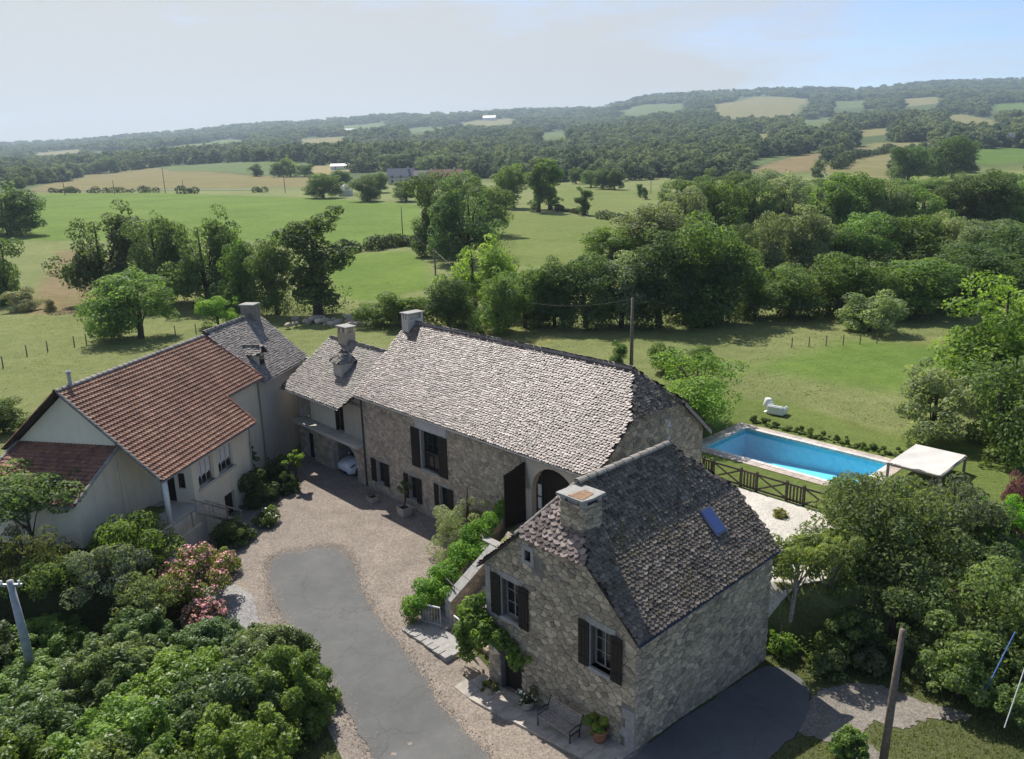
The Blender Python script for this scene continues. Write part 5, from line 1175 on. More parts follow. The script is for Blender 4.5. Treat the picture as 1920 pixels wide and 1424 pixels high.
def plant_at(name, x, y, z, h, w, kind, col, label, cat, group=None, seed=0, proto=None):
    rng = random.Random(seed); cm, tm, ph, pw = proto or PROTO[kind][rng.randrange(len(PROTO[kind]))]
    root = tag(empty(name, (x, y, z), rng.uniform(0, 6.28)), label, cat, group)
    c = link('crown', cm, root); t = link('trunk', tm, root)
    sx, sz = w / pw, h / ph
    for o in (c, t): o.scale = (sx, sx * rng.uniform(0.92, 1.08), sz)
    cc = LEAFCOL[col] if isinstance(col, str) else tuple(q * 1.75 for q in col); v = rng.uniform(0.95, 1.4)
    c.color = (cc[0] * v * rng.uniform(0.93, 1.07), cc[1] * v, cc[2] * v * rng.uniform(0.9, 1.1), 1)
    return root
for i, (x, y, z, h, w, kind, col, label, cat, grp) in enumerate(TREES):
    nm = 'bush' if cat in ('bush', 'shrub') else ('tree')
    plant_at(nm if cat != 'shrub' else 'shrub', x, y, z - 0.05, h, w * (1.22 if grp in ('valley wood', 'hedgerow of trees behind the farmhouse') else 1.3 if kind == 'spread' else 1.1), kind, col, label, cat, grp, seed=i)

# hand-placed garden plants (finer leaves)
def garden(name, x, y, z, rx, h, col, n, size, label, cat, seed, m='leaf', kind='round', asp=0.5, group=None, stem=True, flowers=None, ry=None, nc=64, rz=None, droop=0.0, trunk_h=0.0, jitter=0.55):
    rng = np.random.default_rng(seed); ry = ry or rx; cl = []
    h0 = trunk_h
    while len(cl) < nc:
        d = rng.normal(size=3); d /= np.linalg.norm(d); d[2] = abs(d[2]) * (1 if trunk_h == 0 else np.sign(rng.normal()))
        r = rng.random() ** 0.4
        s = rng.uniform(0.09, 0.25) * min(rx, ry) * (1.25 if nc < 20 else 1)
        zz = d[2] * r * (h * 0.80) if trunk_h == 0 else h0 + (h - h0) * 0.5 + d[2] * r * (h - h0) * 0.4
        cl.append((d[0] * r * rx * 0.85, d[1] * r * ry * 0.85, max(zz, s * 0.6 if trunk_h == 0 else h0), s, s * 0.8))
    root = tag(empty(name, (x, y, z), rz if rz is not None else rng.uniform(0, 6)), label, cat, group)
    c = link('foliage' if name != 'tree' else 'crown', leaf_cloud('foliage', cl, n, size, seed + 1, M[m], asp, droop=droop, jitter=jitter), root); cc = LEAFCOL[col] if isinstance(col, str) else tuple(v * 1.75 for v in col); c.color = (*cc, 1)
    if stem: link('stem' if name != 'tree' else 'trunk', trunk_mesh('stem', h, rx * 2, cl, seed, M['bark'] if trunk_h == 0 or x < 0 else M['bark_pale'], r=0.02 * h + 0.015), root)
    if flowers:
        fn, fm, fs = flowers
        f = link('blossom', leaf_cloud('blossom', [(a, b, c_ + s * 0.25, s, s2) for a, b, c_, s, s2 in cl], fn, fs, seed + 2, M[fm], 0.9, up=0.9, shell=0.98), root)
    return root
H = lambda x, y: float(hfun(np.array([x]), np.array([y]))[0])
G = 'laurel shrubs in the foreground mass'
LP = []
for k in range(3):
    rng = np.random.default_rng(70 + k); cl = []
    while len(cl) < 210:
        d = rng.normal(size=3); d /= np.linalg.norm(d); d[2] = abs(d[2]); r = rng.random() ** 0.35; s = rng.uniform(0.13, 0.34)
        cl.append((d[0] * r * 1.9, d[1] * r * 1.9, max(0.4, d[2] * r * 2.9), s, s * 1.55))
    LP.append((leaf_cloud('foliage', cl, 44000, 0.135, 80 + k, M['leaf_glossy'], 0.42, jitter=0.8, up=0.35, shell=0.3), trunk_mesh('stem', 3.2, 4.0, cl, k, M['bark'], r=0.06, base=0.1), 3.3, 4.4))
lab = ['nearest the road edge at the grass verge', 'second from the grass verge along the road', 'at the bottom edge below the concrete post', 'in the bottom corner left of the concrete post', 'right at the foot of the concrete post',
       'behind the concrete post at the picture edge', 'topmost of the mass beside the grey chippings', 'in the middle of the mass above the bottom edge', 'at the bottom edge in the middle of the mass', 'between the concrete post and the grey chippings', 'below the grey chippings, darkest of the mass', 'at the bottom edge next to the one at the verge',
       'cut off by the bottom corner of the picture', 'cut off by the bottom edge, left of the middle', 'just below the blue-grey shrub', 'between the juniper and the concrete post']
spots = [(-8.9, 25.6, 1.8, 2.8), (-10.3, 28.0, 1.9, 2.3), (-17.6, 23.6, 2.3, 2.4), (-21.2, 25.2, 2.2, 1.9), (-19.0, 26.3, 2.1, 1.6), (-22.6, 28.6, 2.1, 2.2), (-12.9, 28.8, 1.8, 2.0), (-13.0, 26.0, 2.2, 2.5), (-13.6, 22.6, 2.2, 2.8), (-15.8, 26.9, 2.2, 2.6), (-10.6, 24.6, 2.1, 3.0), (-9.6, 22.2, 2.1, 3.0), (-17.0, 20.8, 2.3, 3.0), (-13.0, 20.0, 2.3, 3.3), (-16.2, 29.2, 1.9, 2.3), (-20.4, 29.8, 1.9, 1.7)]
for i, ((x, y, w, h), lb) in enumerate(zip(spots, lab)):
    cm, tm, ph, pw = LP[i % 3]
    root = plant_at('laurel_shrub', x, y, min(H(x, y), 0.3) - 0.1, h * 1.06, w * 2.5, 'bush', 'laurel' if i % 4 in (0, 3) else ((0.072, 0.095, 0.036) if i % 4 == 1 else (0.058, 0.09, 0.036)), 'laurel shrub ' + lb, 'shrub', G, 300 + i, LP[i % 3])
    for c in root.children: c.name = 'foliage' if c.name.startswith('crown') else 'stem'
garden('tree', -23.7, 35.6, 1.8, 3.3, 4.1, (0.085, 0.125, 0.055), 12000, 0.20, 'flat-topped spreading tree in front of the tiled lean-to', 'tree', 401, kind='spread', trunk_h=2.6, nc=60)
garden('juniper', -22.3, 32.8, 2.0, 2.2, 3.6, (0.075, 0.085, 0.035), 8000, 0.16, 'brownish green juniper with drooping sprays near the concrete post', 'shrub', 402, asp=0.25, droop=0.8)
garden('shrub', -18.9, 35.2, 1.7, 2.9, 2.6, (0.090, 0.135, 0.032), 12000, 0.16, 'wide yellow-green shrub below the porch of the rendered house', 'shrub', 403)
garden('shrub', -21.0, 31.9, 2.2, 1.7, 1.7, (0.075, 0.11, 0.035), 7000, 0.14, 'mid green shrub right behind the concrete post', 'shrub', 415)
garden('shrub', -18.6, 32.4, 1.9, 2.2, 2.4, (0.085, 0.11, 0.075), 9000, 0.15, 'blue-grey shrub between the juniper and the pink flowers', 'shrub', 404)
garden('shrub', -16.4, 31.4, 1.4, 1.7, 1.7, (0.105, 0.13, 0.055), 7000, 0.13, 'pale variegated shrub left of the lower pink flowers', 'shrub', 405)
garden('hydrangea', -15.1, 33.9, 0.9, 2.0, 2.1, (0.115, 0.135, 0.045), 9000, 0.14, 'large shrub with dusty pink flower heads at the courtyard edge', 'shrub', 406, flowers=(1700, 'pink', 0.12))
garden('flower_bush', -14.1, 31.9, 0.3, 1.1, 1.0, (0.09, 0.11, 0.04), 3500, 0.11, 'low bush covered in pink blooms beside the grey chippings', 'shrub', 407, flowers=(1500, 'pink', 0.11))
garden('box_shrub', -14.9, 36.6, 0.2, 0.95, 1.3, (0.105, 0.14, 0.04), 5000, 0.09, 'clipped pale green box shrub next to the pink flowering shrub', 'shrub', 408)
garden('shrub', -15.6, 40.0, 0, 1.3, 1.9, 'dark2', 5000, 0.13, 'dark shrub at the corner of the rendered house by the courtyard', 'shrub', 409)
garden('shrub', -14.4, 42.3, 0, 0.9, 1.3, (0.075, 0.11, 0.035), 3500, 0.12, 'small shrub with a few white flowers at the shadow edge', 'shrub', 410, flowers=(60, 'white_flower', 0.12))
garden('shrub', -15.9, 45.2, 0, 1.5, 3.0, 'dark', 6000, 0.14, 'tall dark shrub against the rendered house in deep shade', 'shrub', 411)
garden('shrub', -15.4, 48.4, 0, 1.4, 2.6, 'dark', 5000, 0.14, 'dark shrub in the shaded courtyard corner by the garage', 'shrub', 412)
garden('tree', -14.0, 47.6, 0, 0.75, 2.7, (0.11, 0.165, 0.03), 2200, 0.15, 'little tree with a sunlit yellow-green head in the dark corner', 'tree', 413, trunk_h=1.2, nc=14)
garden('shrub', -14.5, 47.0, 0, 1.0, 1.7, 'dark', 3500, 0.13, 'dark shrub at the foot of the sunlit little tree', 'shrub', 416)
garden('cypress_shrub', -16.6, 47.0, 0, 0.7, 4.2, 'dark', 3500, 0.13, 'narrow dark conifer climbing the house wall in the shade', 'shrub', 414)
garden('olive_bush', *m2w(11.9, -1.6), 0.1, 2.25, 4.7, 'olive', 24000, 0.11, 'silvery olive bush in front of the farmhouse wall', 'bush', 420, asp=0.3)
garden('shrub', *m2w(9.0, -0.5), 0.1, 0.7, 1.0, 'dark2', 2000, 0.10, 'low shrub at the farmhouse wall left of the olive bush', 'shrub', 421)
# undergrowth along the foot of the hedgerows and the wood (one mass)
def undergrowth():
    rng = np.random.default_rng(44); P = []
    for (x0, y0, x1, y1, n) in ((-15, 88.5, 22, 86.5, 60), (20, 87.5, 56, 89.5, 70), (24, 96, 66, 101, 40), (26, 110, 68, 118, 50), (-62, 117, -22, 100.5, 44), (-16, 152, -2, 150, 14), (30, 142, 108, 168, 60), (46, 222, 160, 262, 60)):
        for k in range(n):
            t = rng.random(); x, y = x0 + (x1 - x0) * t + rng.normal() * .6, y0 + (y1 - y0) * t + rng.normal() * 1.2; s = rng.uniform(.7, 1.9) * (1 + y0 / 300)
            P.append((x, y, H(x, y) + s * .5, s, s * rng.uniform(.7, 1.1)))
    o = tag(link('undergrowth', leaf_cloud('undergrowth', P, 60000, 0.30, 45, M['leaf'])), 'dark scrub filling the foot of the hedgerow and the wood', 'undergrowth', kind='stuff'); o.color = (0.10, 0.135, 0.06, 1)
H = lambda x, y: float(hfun(np.array([x]), np.array([y]))[0])
undergrowth()
# right-hand garden
garden('big_bush', 17.0, 32.8, 1.4, 4.6, 5.6, (0.072, 0.098, 0.042), 32000, 0.19, 'huge mixed green bush hiding the near end of the pool', 'bush', 430, nc=150, ry=4.6, rz=0.0)
garden('bush', 20.6, 33.8, 1.7, 2.9, 4.6, (0.075, 0.092, 0.055), 12000, 0.17, 'grey-leaved bush at the lawn side of the huge green bush', 'bush', 431)
garden('bush', 14.2, 31.2, 1.2, 2.5, 3.8, (0.095, 0.13, 0.04), 10000, 0.16, 'yellow-green bush leaning towards the white gravel', 'bush', 432)
garden('bush', 18.6, 28.0, 0.6, 3.0, 4.6, (0.095, 0.135, 0.05), 15000, 0.17, 'light green feathery bush behind the wooden pole', 'bush', 433)
garden('bush', 19.8, 25.8, 0.6, 2.0, 3.4, (0.085, 0.12, 0.045), 9000, 0.17, 'light green bush at the picture edge next to the feathery bush', 'bush', 434)
garden('bush', 20.6, 30.8, 1.4, 2.3, 3.0, 'dark2', 9000, 0.17, 'dark bush in the gap behind the light green bushes', 'bush', 435)
garden('bush', 15.4, 28.6, 0.4, 2.2, 3.4, 'dark', 9000, 0.15, 'shadowy bush beneath the huge green bush', 'bush', 436)
garden('tree', 11.5, 29.6, 0.3, 1.9, 4.6, (0.105, 0.135, 0.042), 6500, 0.14, 'small open tree with bare pale stems beside the cottage wall', 'tree', 437, trunk_h=2.9, nc=30)
garden('tree', 13.2, 30.0, 0.8, 1.5, 4.0, (0.10, 0.13, 0.045), 4500, 0.14, 'thin pale-stemmed tree to the right of the one beside the cottage', 'tree', 438, trunk_h=2.6, nc=22)
garden('shrub', 10.9, 28.6, 0.2, 0.7, 1.5, (0.085, 0.14, 0.03), 2200, 0.11, 'fresh green shrub hugging the cottage corner', 'shrub', 439)
garden('shrub', 12.3, 27.4, 0.1, 0.8, 1.2, (0.085, 0.115, 0.05), 2500, 0.12, 'small dappled shrub beside the fern', 'shrub', 440)
garden('shrub', 13.9, 27.3, 0.3, 0.8, 0.9, (0.08, 0.10, 0.06), 2200, 0.11, 'low shrub at the end of the shaded path', 'shrub', 441)
garden('bush', 13.6, 28.6, 0.3, 1.5, 2.4, (0.09, 0.125, 0.045), 7000, 0.14, 'pale green bush between the thin trees and the shaded path', 'bush', 445)
garden('bush', 16.6, 27.2, 0.3, 1.6, 2.6, (0.085, 0.115, 0.05), 8000, 0.15, 'dense green bush at the far end of the dirt path', 'bush', 446)
garden('bush', 11.6, 31.4, 1.2, 1.5, 2.6, (0.095, 0.135, 0.04), 6000, 0.14, 'light green bush between the cottage and the white gravel', 'bush', 447)
garden('bush', 16.6, 25.7, 0.5, 1.7, 2.7, (0.095, 0.135, 0.05), 8500, 0.15, 'light green bush reaching down to the lawn behind the stake', 'bush', 448)
garden('shrub', 11.0, 22.3, 0.6, 0.75, 1.2, (0.085, 0.135, 0.04), 2600, 0.15, 'leafy shrub at the foot of the wooden pole', 'shrub', 442)
garden('shrub', 17.6, 23.9, 0.8, 0.9, 1.3, (0.09, 0.135, 0.05), 2600, 0.13, 'green shrub at the lawn edge behind the white stake', 'shrub', 443)
garden('shrub', *m2w(23.6, 9.2), 2.4, 0.5, 0.55, (0.13, 0.135, 0.05), 900, 0.10, 'yellowish tuft growing in the white gravel', 'shrub', 444)
def fern(x, y, z):
    root = tag(empty('fern', (x, y, z)), 'bright fern with arching fronds at the shaded path', 'fern')
    rng = random.Random(3)
    for k in range(11):
        a = 2 * math.pi * k / 11 + rng.uniform(-.2, .2); L_ = rng.uniform(0.8, 1.15); mb = MB()
        for s in range(9):
            t = s / 9; r_ = L_ * t; zz = 0.75 * math.sin(t * 2.2) * L_
            w = 0.16 * (1 - t) + 0.03; ca, sa = math.cos(a), math.sin(a)
            for sg in (-1, 1): mb.add([(ca * r_, sa * r_, zz), (ca * (r_ + 0.05) - sa * w * sg, sa * (r_ + 0.05) + ca * w * sg, zz - 0.03), (ca * (r_ + 0.09), sa * (r_ + 0.09), zz + 0.02)], [(0, 1, 2)], rng.random())
        f = mb.build('frond', M['leaf'], root); f['kind'] = 'stuff'; f.color = (0.12, 0.19, 0.03, 1)
fern(11.9, 28.0, 0.2)
# lavender along the garden side of the big bush
for i, (x, y) in enumerate(((20.6, 35.9), (19.4, 36.4), (21.9, 35.6), (17.4, 37.4))):
    garden('purple_shrub', x, y, 2.3, 0.75, 2.9 if i < 3 else 2.0, (0.085, 0.085, 0.085), 1900, 0.12, ['greyish purple shrub with upright sprays, below the canvas shelter', 'greyish purple shrub with upright sprays, left of the one below the shelter', 'greyish purple shrub with upright sprays, furthest towards the lawn', 'dark upright spray in front of the pool water'][i], 'shrub', 450 + i, group='purple sprays behind the big bush', droop=-1.2, asp=0.3)
# row of little shrubs along the far side of the pool
for i in range(13):
    a = 14.9 + i * 0.80; x, y = m2w(a, 21.6 + 0.1 * math.sin(i * 2.1))
    garden('edging_shrub', x, y, 2.38, 0.48, 0.62 + 0.08 * math.sin(i * 1.7), (0.085, 0.12, 0.045) if i > 2 else (0.06, 0.085, 0.035), 1300, 0.09, f"low round shrub, {['first','second','third','fourth','fifth','sixth','seventh','eighth','ninth','tenth','eleventh','twelfth','last'][i]} from the tree in the row along the pool", 'shrub', 470 + i, group='shrubs edging the pool', nc=10, stem=False)
# hedge on the stair wall and climber on the cottage front
def hedge(name, pts, r, n, size, col, label, cat, seed, hz=None, m='leaf'):
    rng = np.random.default_rng(seed); cl = []
    P = np.array(pts); o = P[0].copy()
    for k in range(60):
        t = rng.random() * (len(P) - 1); i = int(t); q = P[i] * (1 - t + i) + P[i + 1] * (t - i)
        s = r * rng.uniform(0.35, 0.8); cl.append((*(q - o + rng.normal(size=3) * r * np.array([0.45, 0.45, 0.35])), s, s * 0.9))
    root = tag(empty(name, tuple(o)), label, cat)
    c = link('foliage', leaf_cloud('foliage', cl, n, size, seed, M[m], 0.5), root); c.color = (*[q * 1.7 for q in col], 1)
    mb = MB(); mb.tube([tuple(p - o - np.array([0, 0, 0.3])) for p in P], 0.04, 5); mb.build('stem', M['bark'], root)
    return root
def mw3(a, b, z): w = m2w(a, b); return (w[0], w[1], z)
hedge('hedge', [mw3(13.4, 0.0, 3.1), mw3(13.9, -1.6, 2.8), mw3(14.3, -3.2, 2.3), mw3(14.8, -4.8, 1.8), mw3(15.2, -6.2, 1.3), mw3(15.1, -7.2, 1.0)], 0.62, 17000, 0.13, (0.085, 0.165, 0.028), 'vivid green hedge following the stair wall up to the barn door', 'hedge', 500)
hedge('low_hedge', [mw3(14.7, -7.0, 0.6), mw3(15.0, -7.6, 0.5)], 0.4, 1500, 0.11, (0.06, 0.09, 0.03), 'darker low foliage at the bottom end of the stair hedge', 'shrub', 501)
hedge('climbing_plant', [mw3(18.7, -7.4, 1.4), mw3(19.2, -7.7, 2.6), mw3(19.8, -7.8, 3.2), mw3(20.3, -7.95, 2.6), mw3(21.3, -8.0, 2.2), mw3(22.6, -7.95, 1.9)], 0.42, 5200, 0.20, (0.085, 0.135, 0.032), 'climbing plant with drooping leaves over the cottage door', 'climber', 502)
hedge('climbing_plant', [mw3(18.9, -7.6, 0.6), mw3(19.2, -7.7, 1.6)], 0.35, 1400, 0.17, (0.07, 0.11, 0.03), 'lower part of the climbing growth left of the cottage door', 'climber', 503)
# ---------------------------------------------------------------- far wooded hills: one mass that nobody could count
def far_wood():
    rng = np.random.default_rng(99)
    n = 20000
    px = rng.uniform(-420, 2340, n); t = rng.random(n) ** 0.9
    Y = 430 * (3650 / 430) ** t; X = (px - 960) / 1543.0 * Y
    keep = np.ones(n, bool)
    for kind, P in FIELDS:
        if len(P) < 3: continue
        for sc_ in (1.0, 1.07, 1.15, 1.24): keep &= poly_sd(X * sc_, Y * sc_, P) > 0.003 * Y
    keep &= ~((Y < 640) & (px < 900) & (rng.random(n) < 0.93))
    keep &= ~((Y < 470) & (px < 1300) & (rng.random(n) < 0.8))
    # thinner on the upper left plateau
    keep &= ~((px < 650) & (t > 0.35) & (t < 0.62) & (rng.random(n) < 0.45))
    for (hx, hy, hr) in ((-62, 476, 60), (-138, 686, 40)): keep &= np.hypot(X - hx, Y - hy) > hr
    X, Y = X[keep], Y[keep]; Z = hfun(X, Y); n = len(X)
    r = (0.0050 * Y + 3.2) * rng.uniform(0.7, 1.3, n); hgt = np.minimum(r * rng.uniform(1.7, 2.4, n), 18 + 4 * rng.random(n))
    me = bpy.data.meshes.new('far_wood'); me.vertices.add(n); me.vertices.foreach_set('co', np.stack([X, Y, Z - 0.08 * hgt], 1).astype(np.float32).ravel())
    for nm, val in (('rad', r * 2.35), ('hgt', hgt * 0.92)):
        a = me.attributes.new(nm, 'FLOAT', 'POINT'); a.data.foreach_set('value', val.astype(np.float32))
    me.update(); o = tag(link('far_wood', me), 'dark wooded hillsides rolling away to the horizon', 'forest', kind='stuff')
    g = bpy.data.node_groups.new('far_wood_scatter', 'GeometryNodeTree')
    g.interface.new_socket('Geometry', in_out='INPUT', socket_type='NodeSocketGeometry'); g.interface.new_socket('Geometry', in_out='OUTPUT', socket_type='NodeSocketGeometry')
    N = g.nodes; Lk = g.links; gi_ = N.new('NodeGroupInput'); go = N.new('NodeGroupOutput')
    iop = N.new('GeometryNodeInstanceOnPoints'); join = N.new('GeometryNodeJoinGeometry'); m2p = N.new('GeometryNodeMeshToPoints')
    for k in range(7):
        cl = crown_clumps(1.0, 1.0, 900 + k, 40, 0.0, 'round')
        ob = bpy.data.objects.new('far_tree_form', leaf_cloud('far_tree_form', cl, 1300, 0.095, 950 + k, M['far_leaf'], 0.75, jitter=0.5, shell=0.6))
        oi = N.new('GeometryNodeObjectInfo'); oi.inputs['Object'].default_value = ob; oi.inputs['As Instance'].default_value = True; oi.transform_space = 'ORIGINAL'
        Lk.new(oi.outputs['Geometry'], join.inputs[0])
    Lk.new(gi_.outputs[0], m2p.inputs[0]); Lk.new(m2p.outputs[0], iop.inputs['Points']); Lk.new(join.outputs[0], iop.inputs['Instance']); iop.inputs['Pick Instance'].default_value = True
    ri = N.new('FunctionNodeRandomValue'); ri.data_type = 'INT'
    [s_ for s_ in ri.inputs if s_.name == 'Max' and s_.type == 'INT'][0].default_value = 6
    Lk.new([s_ for s_ in ri.outputs if s_.type == 'INT'][0], iop.inputs['Instance Index'])
    rr_ = N.new('FunctionNodeRandomValue'); rr_.data_type = 'FLOAT'; fl_in = [s_ for s_ in rr_.inputs if s_.type == 'VALUE']; fl_in[0].default_value = 0; fl_in[1].default_value = 6.283
    cr = N.new('ShaderNodeCombineXYZ'); Lk.new([s_ for s_ in rr_.outputs if s_.type == 'VALUE'][0], cr.inputs[2]); Lk.new(cr.outputs[0], iop.inputs['Rotation'])
    cs = N.new('ShaderNodeCombineXYZ')
    for nm, idx in (('rad', (0, 1)), ('hgt', (2,))):
        at = N.new('GeometryNodeInputNamedAttribute'); at.data_type = 'FLOAT'; at.inputs['Name'].default_value = nm
        for q in idx: Lk.new(at.outputs[0], cs.inputs[q])
    Lk.new(cs.outputs[0], iop.inputs['Scale']); Lk.new(iop.outputs[0], go.inputs[0])
    md = o.modifiers.new('scatter', 'NODES'); md.node_group = g
    print('far trees', n)
def far_leaf():
    m = bpy.data.materials.new('far_leaf'); m.use_nodes = True
    n, l = nt(m); n.remove(n['Principled BSDF']); out = n['Material Output']
    a = n.new('ShaderNodeAttribute'); a.attribute_name = 'tint'
    c = ramp(m, a.outputs['Fac'], [(0.0, (0.10, 0.145, 0.085)), (0.5, (0.19, 0.245, 0.125)), (1.0, (0.31, 0.35, 0.17))])
    o = n.new('ShaderNodeObjectInfo'); c = mixc(m, 1.0, c, ramp(m, o.outputs['Random'], [(0.0, (0.62, 0.68, 0.72)), (0.5, (1.0, 1.0, 1.0)), (1.0, (1.55, 1.4, 1.1))]), 'MULTIPLY')
    d = n.new('ShaderNodeBsdfDiffuse'); t = n.new('ShaderNodeBsdfTranslucent'); x = n.new('ShaderNodeMixShader'); x.inputs['Fac'].default_value = 0.4
    l.new(c, d.inputs['Color']); l.new(c, t.inputs['Color']); l.new(d.outputs[0], x.inputs[1]); l.new(t.outputs[0], x.inputs[2]); l.new(x.outputs[0], out.inputs['Surface'])
    return m
M['far_leaf'] = far_leaf()
far_wood()
# hedges in the middle distance
def field_hedge(p, q, n, r, label, seed):
    rng = np.random.default_rng(seed); p, q = np.array(p), np.array(q); o = np.array([*p, 0.0]); o[2] = H(*p)
    cl = []
    for k in range(n):
        c = p + (q - p) * (k + rng.random() * 0.6) / n; s = r * rng.uniform(0.6, 1.25)
        cl.append((c[0] - p[0], c[1] - p[1] + rng.normal() * r * 0.3, H(*c) - o[2] + s * 0.55, s, s * 0.8))
    root = tag(empty('field_hedge', tuple(o)), label, 'hedge', 'hedges between the fields')
    c = link('foliage', leaf_cloud('foliage', cl, n * 160, r * 0.38, seed, M['leaf']), root); c.color = (0.055, 0.082, 0.032, 1)
field_hedge((-37.6, 174.1), (-31.5, 171), 5, 1.7, 'left block of the dark clipped hedge across the bright green field', 600)
field_hedge((-30.8, 172), (-25.5, 176), 5, 1.9, 'middle block of the dark clipped hedge across the bright green field', 601)
field_hedge((-25.0, 178), (-19.0, 174), 6, 1.8, 'right block of the dark hedge, below the field pole', 602)
field_hedge((-262, 470), (-236, 452), 6, 2.4, 'roadside hedge strip at the left end of the far road', 603)
field_hedge((-232, 452), (-186, 440), 10, 2.2, 'long roadside hedge strip in the middle of the far road', 604)
field_hedge((-168, 420), (-158, 418), 3, 2.6, 'short dark roadside hedge clump left of the third far pole', 605)
field_hedge((-130, 418), (-122, 415), 3, 2.0, 'small roadside hedge clump between the far poles', 606)
field_hedge((16, 262), (24, 242), 7, 1.5, 'low hedge line running down from the pair of tall trees', 607)
field_hedge((26, 232), (33, 212), 6, 1.5, 'low hedge line at the lower side of the pale meadow', 608)
field_hedge((201, 500), (245, 590), 14, 4.5, 'dark hedge climbing between the brown and the pale hill field', 609)
field_hedge((245, 592), (330, 700), 16, 4.5, 'upper hedge on the hill above the pale field', 610)
# ---------------------------------------------------------------- stairs, walls and rails by the cottage
def in_main(name, label, cat, a, b, z=0.0, rz=0.0, group=None):
    w = m2w(a, b); return tag(empty(name, (w[0], w[1], z), TH + rz), label, cat, group)
st = in_main('stone_stairs', 'weathered stone stairs climbing from the courtyard to the barn door', 'stairs', 15.2, -6.9)
for i in range(12):     # each step is a stone block; x across, y up the flight
    y = i * 0.36; z = 0.2 * (i + 1); o = 0.08 * i
    MB().box(0.10 - o * 0.8, y, z - 0.45, 1.35 - o * 0.2, y + 0.44, z).build('step', M['dressed'], st)
MB().box(-0.1, -1.3, -0.3, 3.0, 0.0, 0.12).build('landing', M['dressed'], st)
rg = random.Random(8)
for i in range(7):
    MB().prism([(0.02 + i * 0.43 + rg.uniform(0, .03), -1.32 + rg.uniform(-0.05, 0.05)), (0.40 + i * 0.43, -1.30 + rg.uniform(-0.05, 0.05)), (0.41 + i * 0.43, -0.95), (0.03 + i * 0.43, -0.97 + rg.uniform(-0.05, 0.05))], 0.121, 0.165).build('edge_stone', M['dressed'], st)
pw = in_main('parapet_wall', 'low rubble parapet wall with flat cap stones beside the stone stairs', 'wall', 16.45, -6.5)
pf = frame((0, 0, 0), (0.12, 1, 0))
pp = [(0, -0.3), (2.6, -0.3), (2.6, 3.0), (0, 1.25)]
pb = MB(); pb.add([(x, y, z) for y in (0.0, -0.42) for x, z in pp], [(0, 1, 2, 3), (7, 6, 5, 4), (0, 4, 5, 1), (1, 5, 6, 2), (2, 6, 7, 3), (3, 7, 4, 0)])
pbo = pb.build('core', M['mortar_light'], pw); pbo.matrix_local = pf
for yy, flip in ((0.0, False), (-0.42, True)):
    mb = MB()
    for c in rubble_cells(pp, (), 0.34, 0.22, rg):
        vs, fs = stone_faces(c, rg); mb.add([(x, (yy + y) if not flip else (yy - y), z) for x, y, z in vs], fs, rg.random())
    s = mb.build('stonework', M['rubble_warm'], pw); s.matrix_local = pf; s['kind'] = 'stuff'
for i in range(5):
    t0, t1 = i / 5, (i + 0.97) / 5
    s = MB(); z0, z1 = 1.25 + 1.75 * t0, 1.25 + 1.75 * t1; x0, x1 = 2.6 * t0, 2.6 * t1
    s.add([(x0, 0.08, z0), (x1, 0.08, z1), (x1, -0.5, z1), (x0, -0.5, z0), (x0, 0.08, z0 + 0.1), (x1, 0.08, z1 + 0.1), (x1, -0.5, z1 + 0.1), (x0, -0.5, z0 + 0.1)], [(3, 2, 1, 0), (4, 5, 6, 7), (0, 1, 5, 4), (2, 3, 7, 6), (1, 2, 6, 5), (3, 0, 4, 7)])
    so = s.build('cap_stone', M['dressed'], pw); so.matrix_local = pf
hw = in_main('retaining_wall', 'rubble retaining wall under the vivid green hedge', 'wall', 15.15, -7.1)
hf = frame((0, 0, 0), (-0.235, 1, 0)); hp = [(0, -0.3), (7.2, -0.3), (7.2, 2.75), (5.0, 2.5), (0, 0.65)]
hb = MB(); n = len(hp); hb.add([(x, y, z) for y in (-0.05, 0.4) for x, z in hp], [tuple(range(n)), tuple(range(n, 2 * n))[::-1]] + [(i, n + i, n + (i + 1) % n, (i + 1) % n) for i in range(n)])
hbo = hb.build('core', M['mortar_light'], hw); hbo.matrix_local = hf
for sgn, off in ((1, 0.4), (-1, -0.05)):
    mb = MB()
    for c in rubble_cells(hp, (), 0.34, 0.22, rg):
        vs, fs = stone_faces(c, rg); mb.add([(x, off + sgn * y, z) for x, y, z in vs], fs, rg.random())
    s = mb.build('stonework', M['rubble_warm'], hw); s.matrix_local = hf; s['kind'] = 'stuff'
# sloping stony bank between the parapet and the cottage
bkr = in_main('stone_bank', 'sloping bank of loose pale stones between the stairs and the cottage', 'bank', 16.9, -6.6)
mb = MB(); mb.add([(0, 0, 0.0), (3.2, 0, 0.0), (3.2, 2.3, 2.35), (0, 2.3, 2.35), (0, 0, -0.5), (3.2, 0, -0.5), (3.2, 2.6, -0.5), (0, 2.6, -0.5)], [(0, 1, 2, 3), (0, 4, 5, 1)]); mb.build('earth', M['mortar'], bkr)
pr = []
for k in range(6):
    bm = bmesh.new(); bmesh.ops.create_icosphere(bm, subdivisions=1, radius=1.0); g = random.Random(k)
    for v in bm.verts: v.co = v.co * g.uniform(0.72, 1.08)
    me = bpy.data.meshes.new('stone'); bm.to_mesh(me); bm.free(); me.materials.append(M['rubble_warm']); pr.append(me)
STONES = pr
for i in range(150):
    x, t = rg.uniform(0.1, 3.1), rg.random(); o = bpy.data.objects.new('stone', pr[i % 6]); COL.objects.link(o); o.parent = bkr
    s = rg.uniform(0.09, 0.22); o.location = (x, 2.25 * t, 2.3 * t + 0.02); o.scale = (s * 1.2, s, s * 0.7); o.rotation_euler = (rg.uniform(-.5, .5), rg.uniform(-.5, .5), rg.uniform(0, 6))
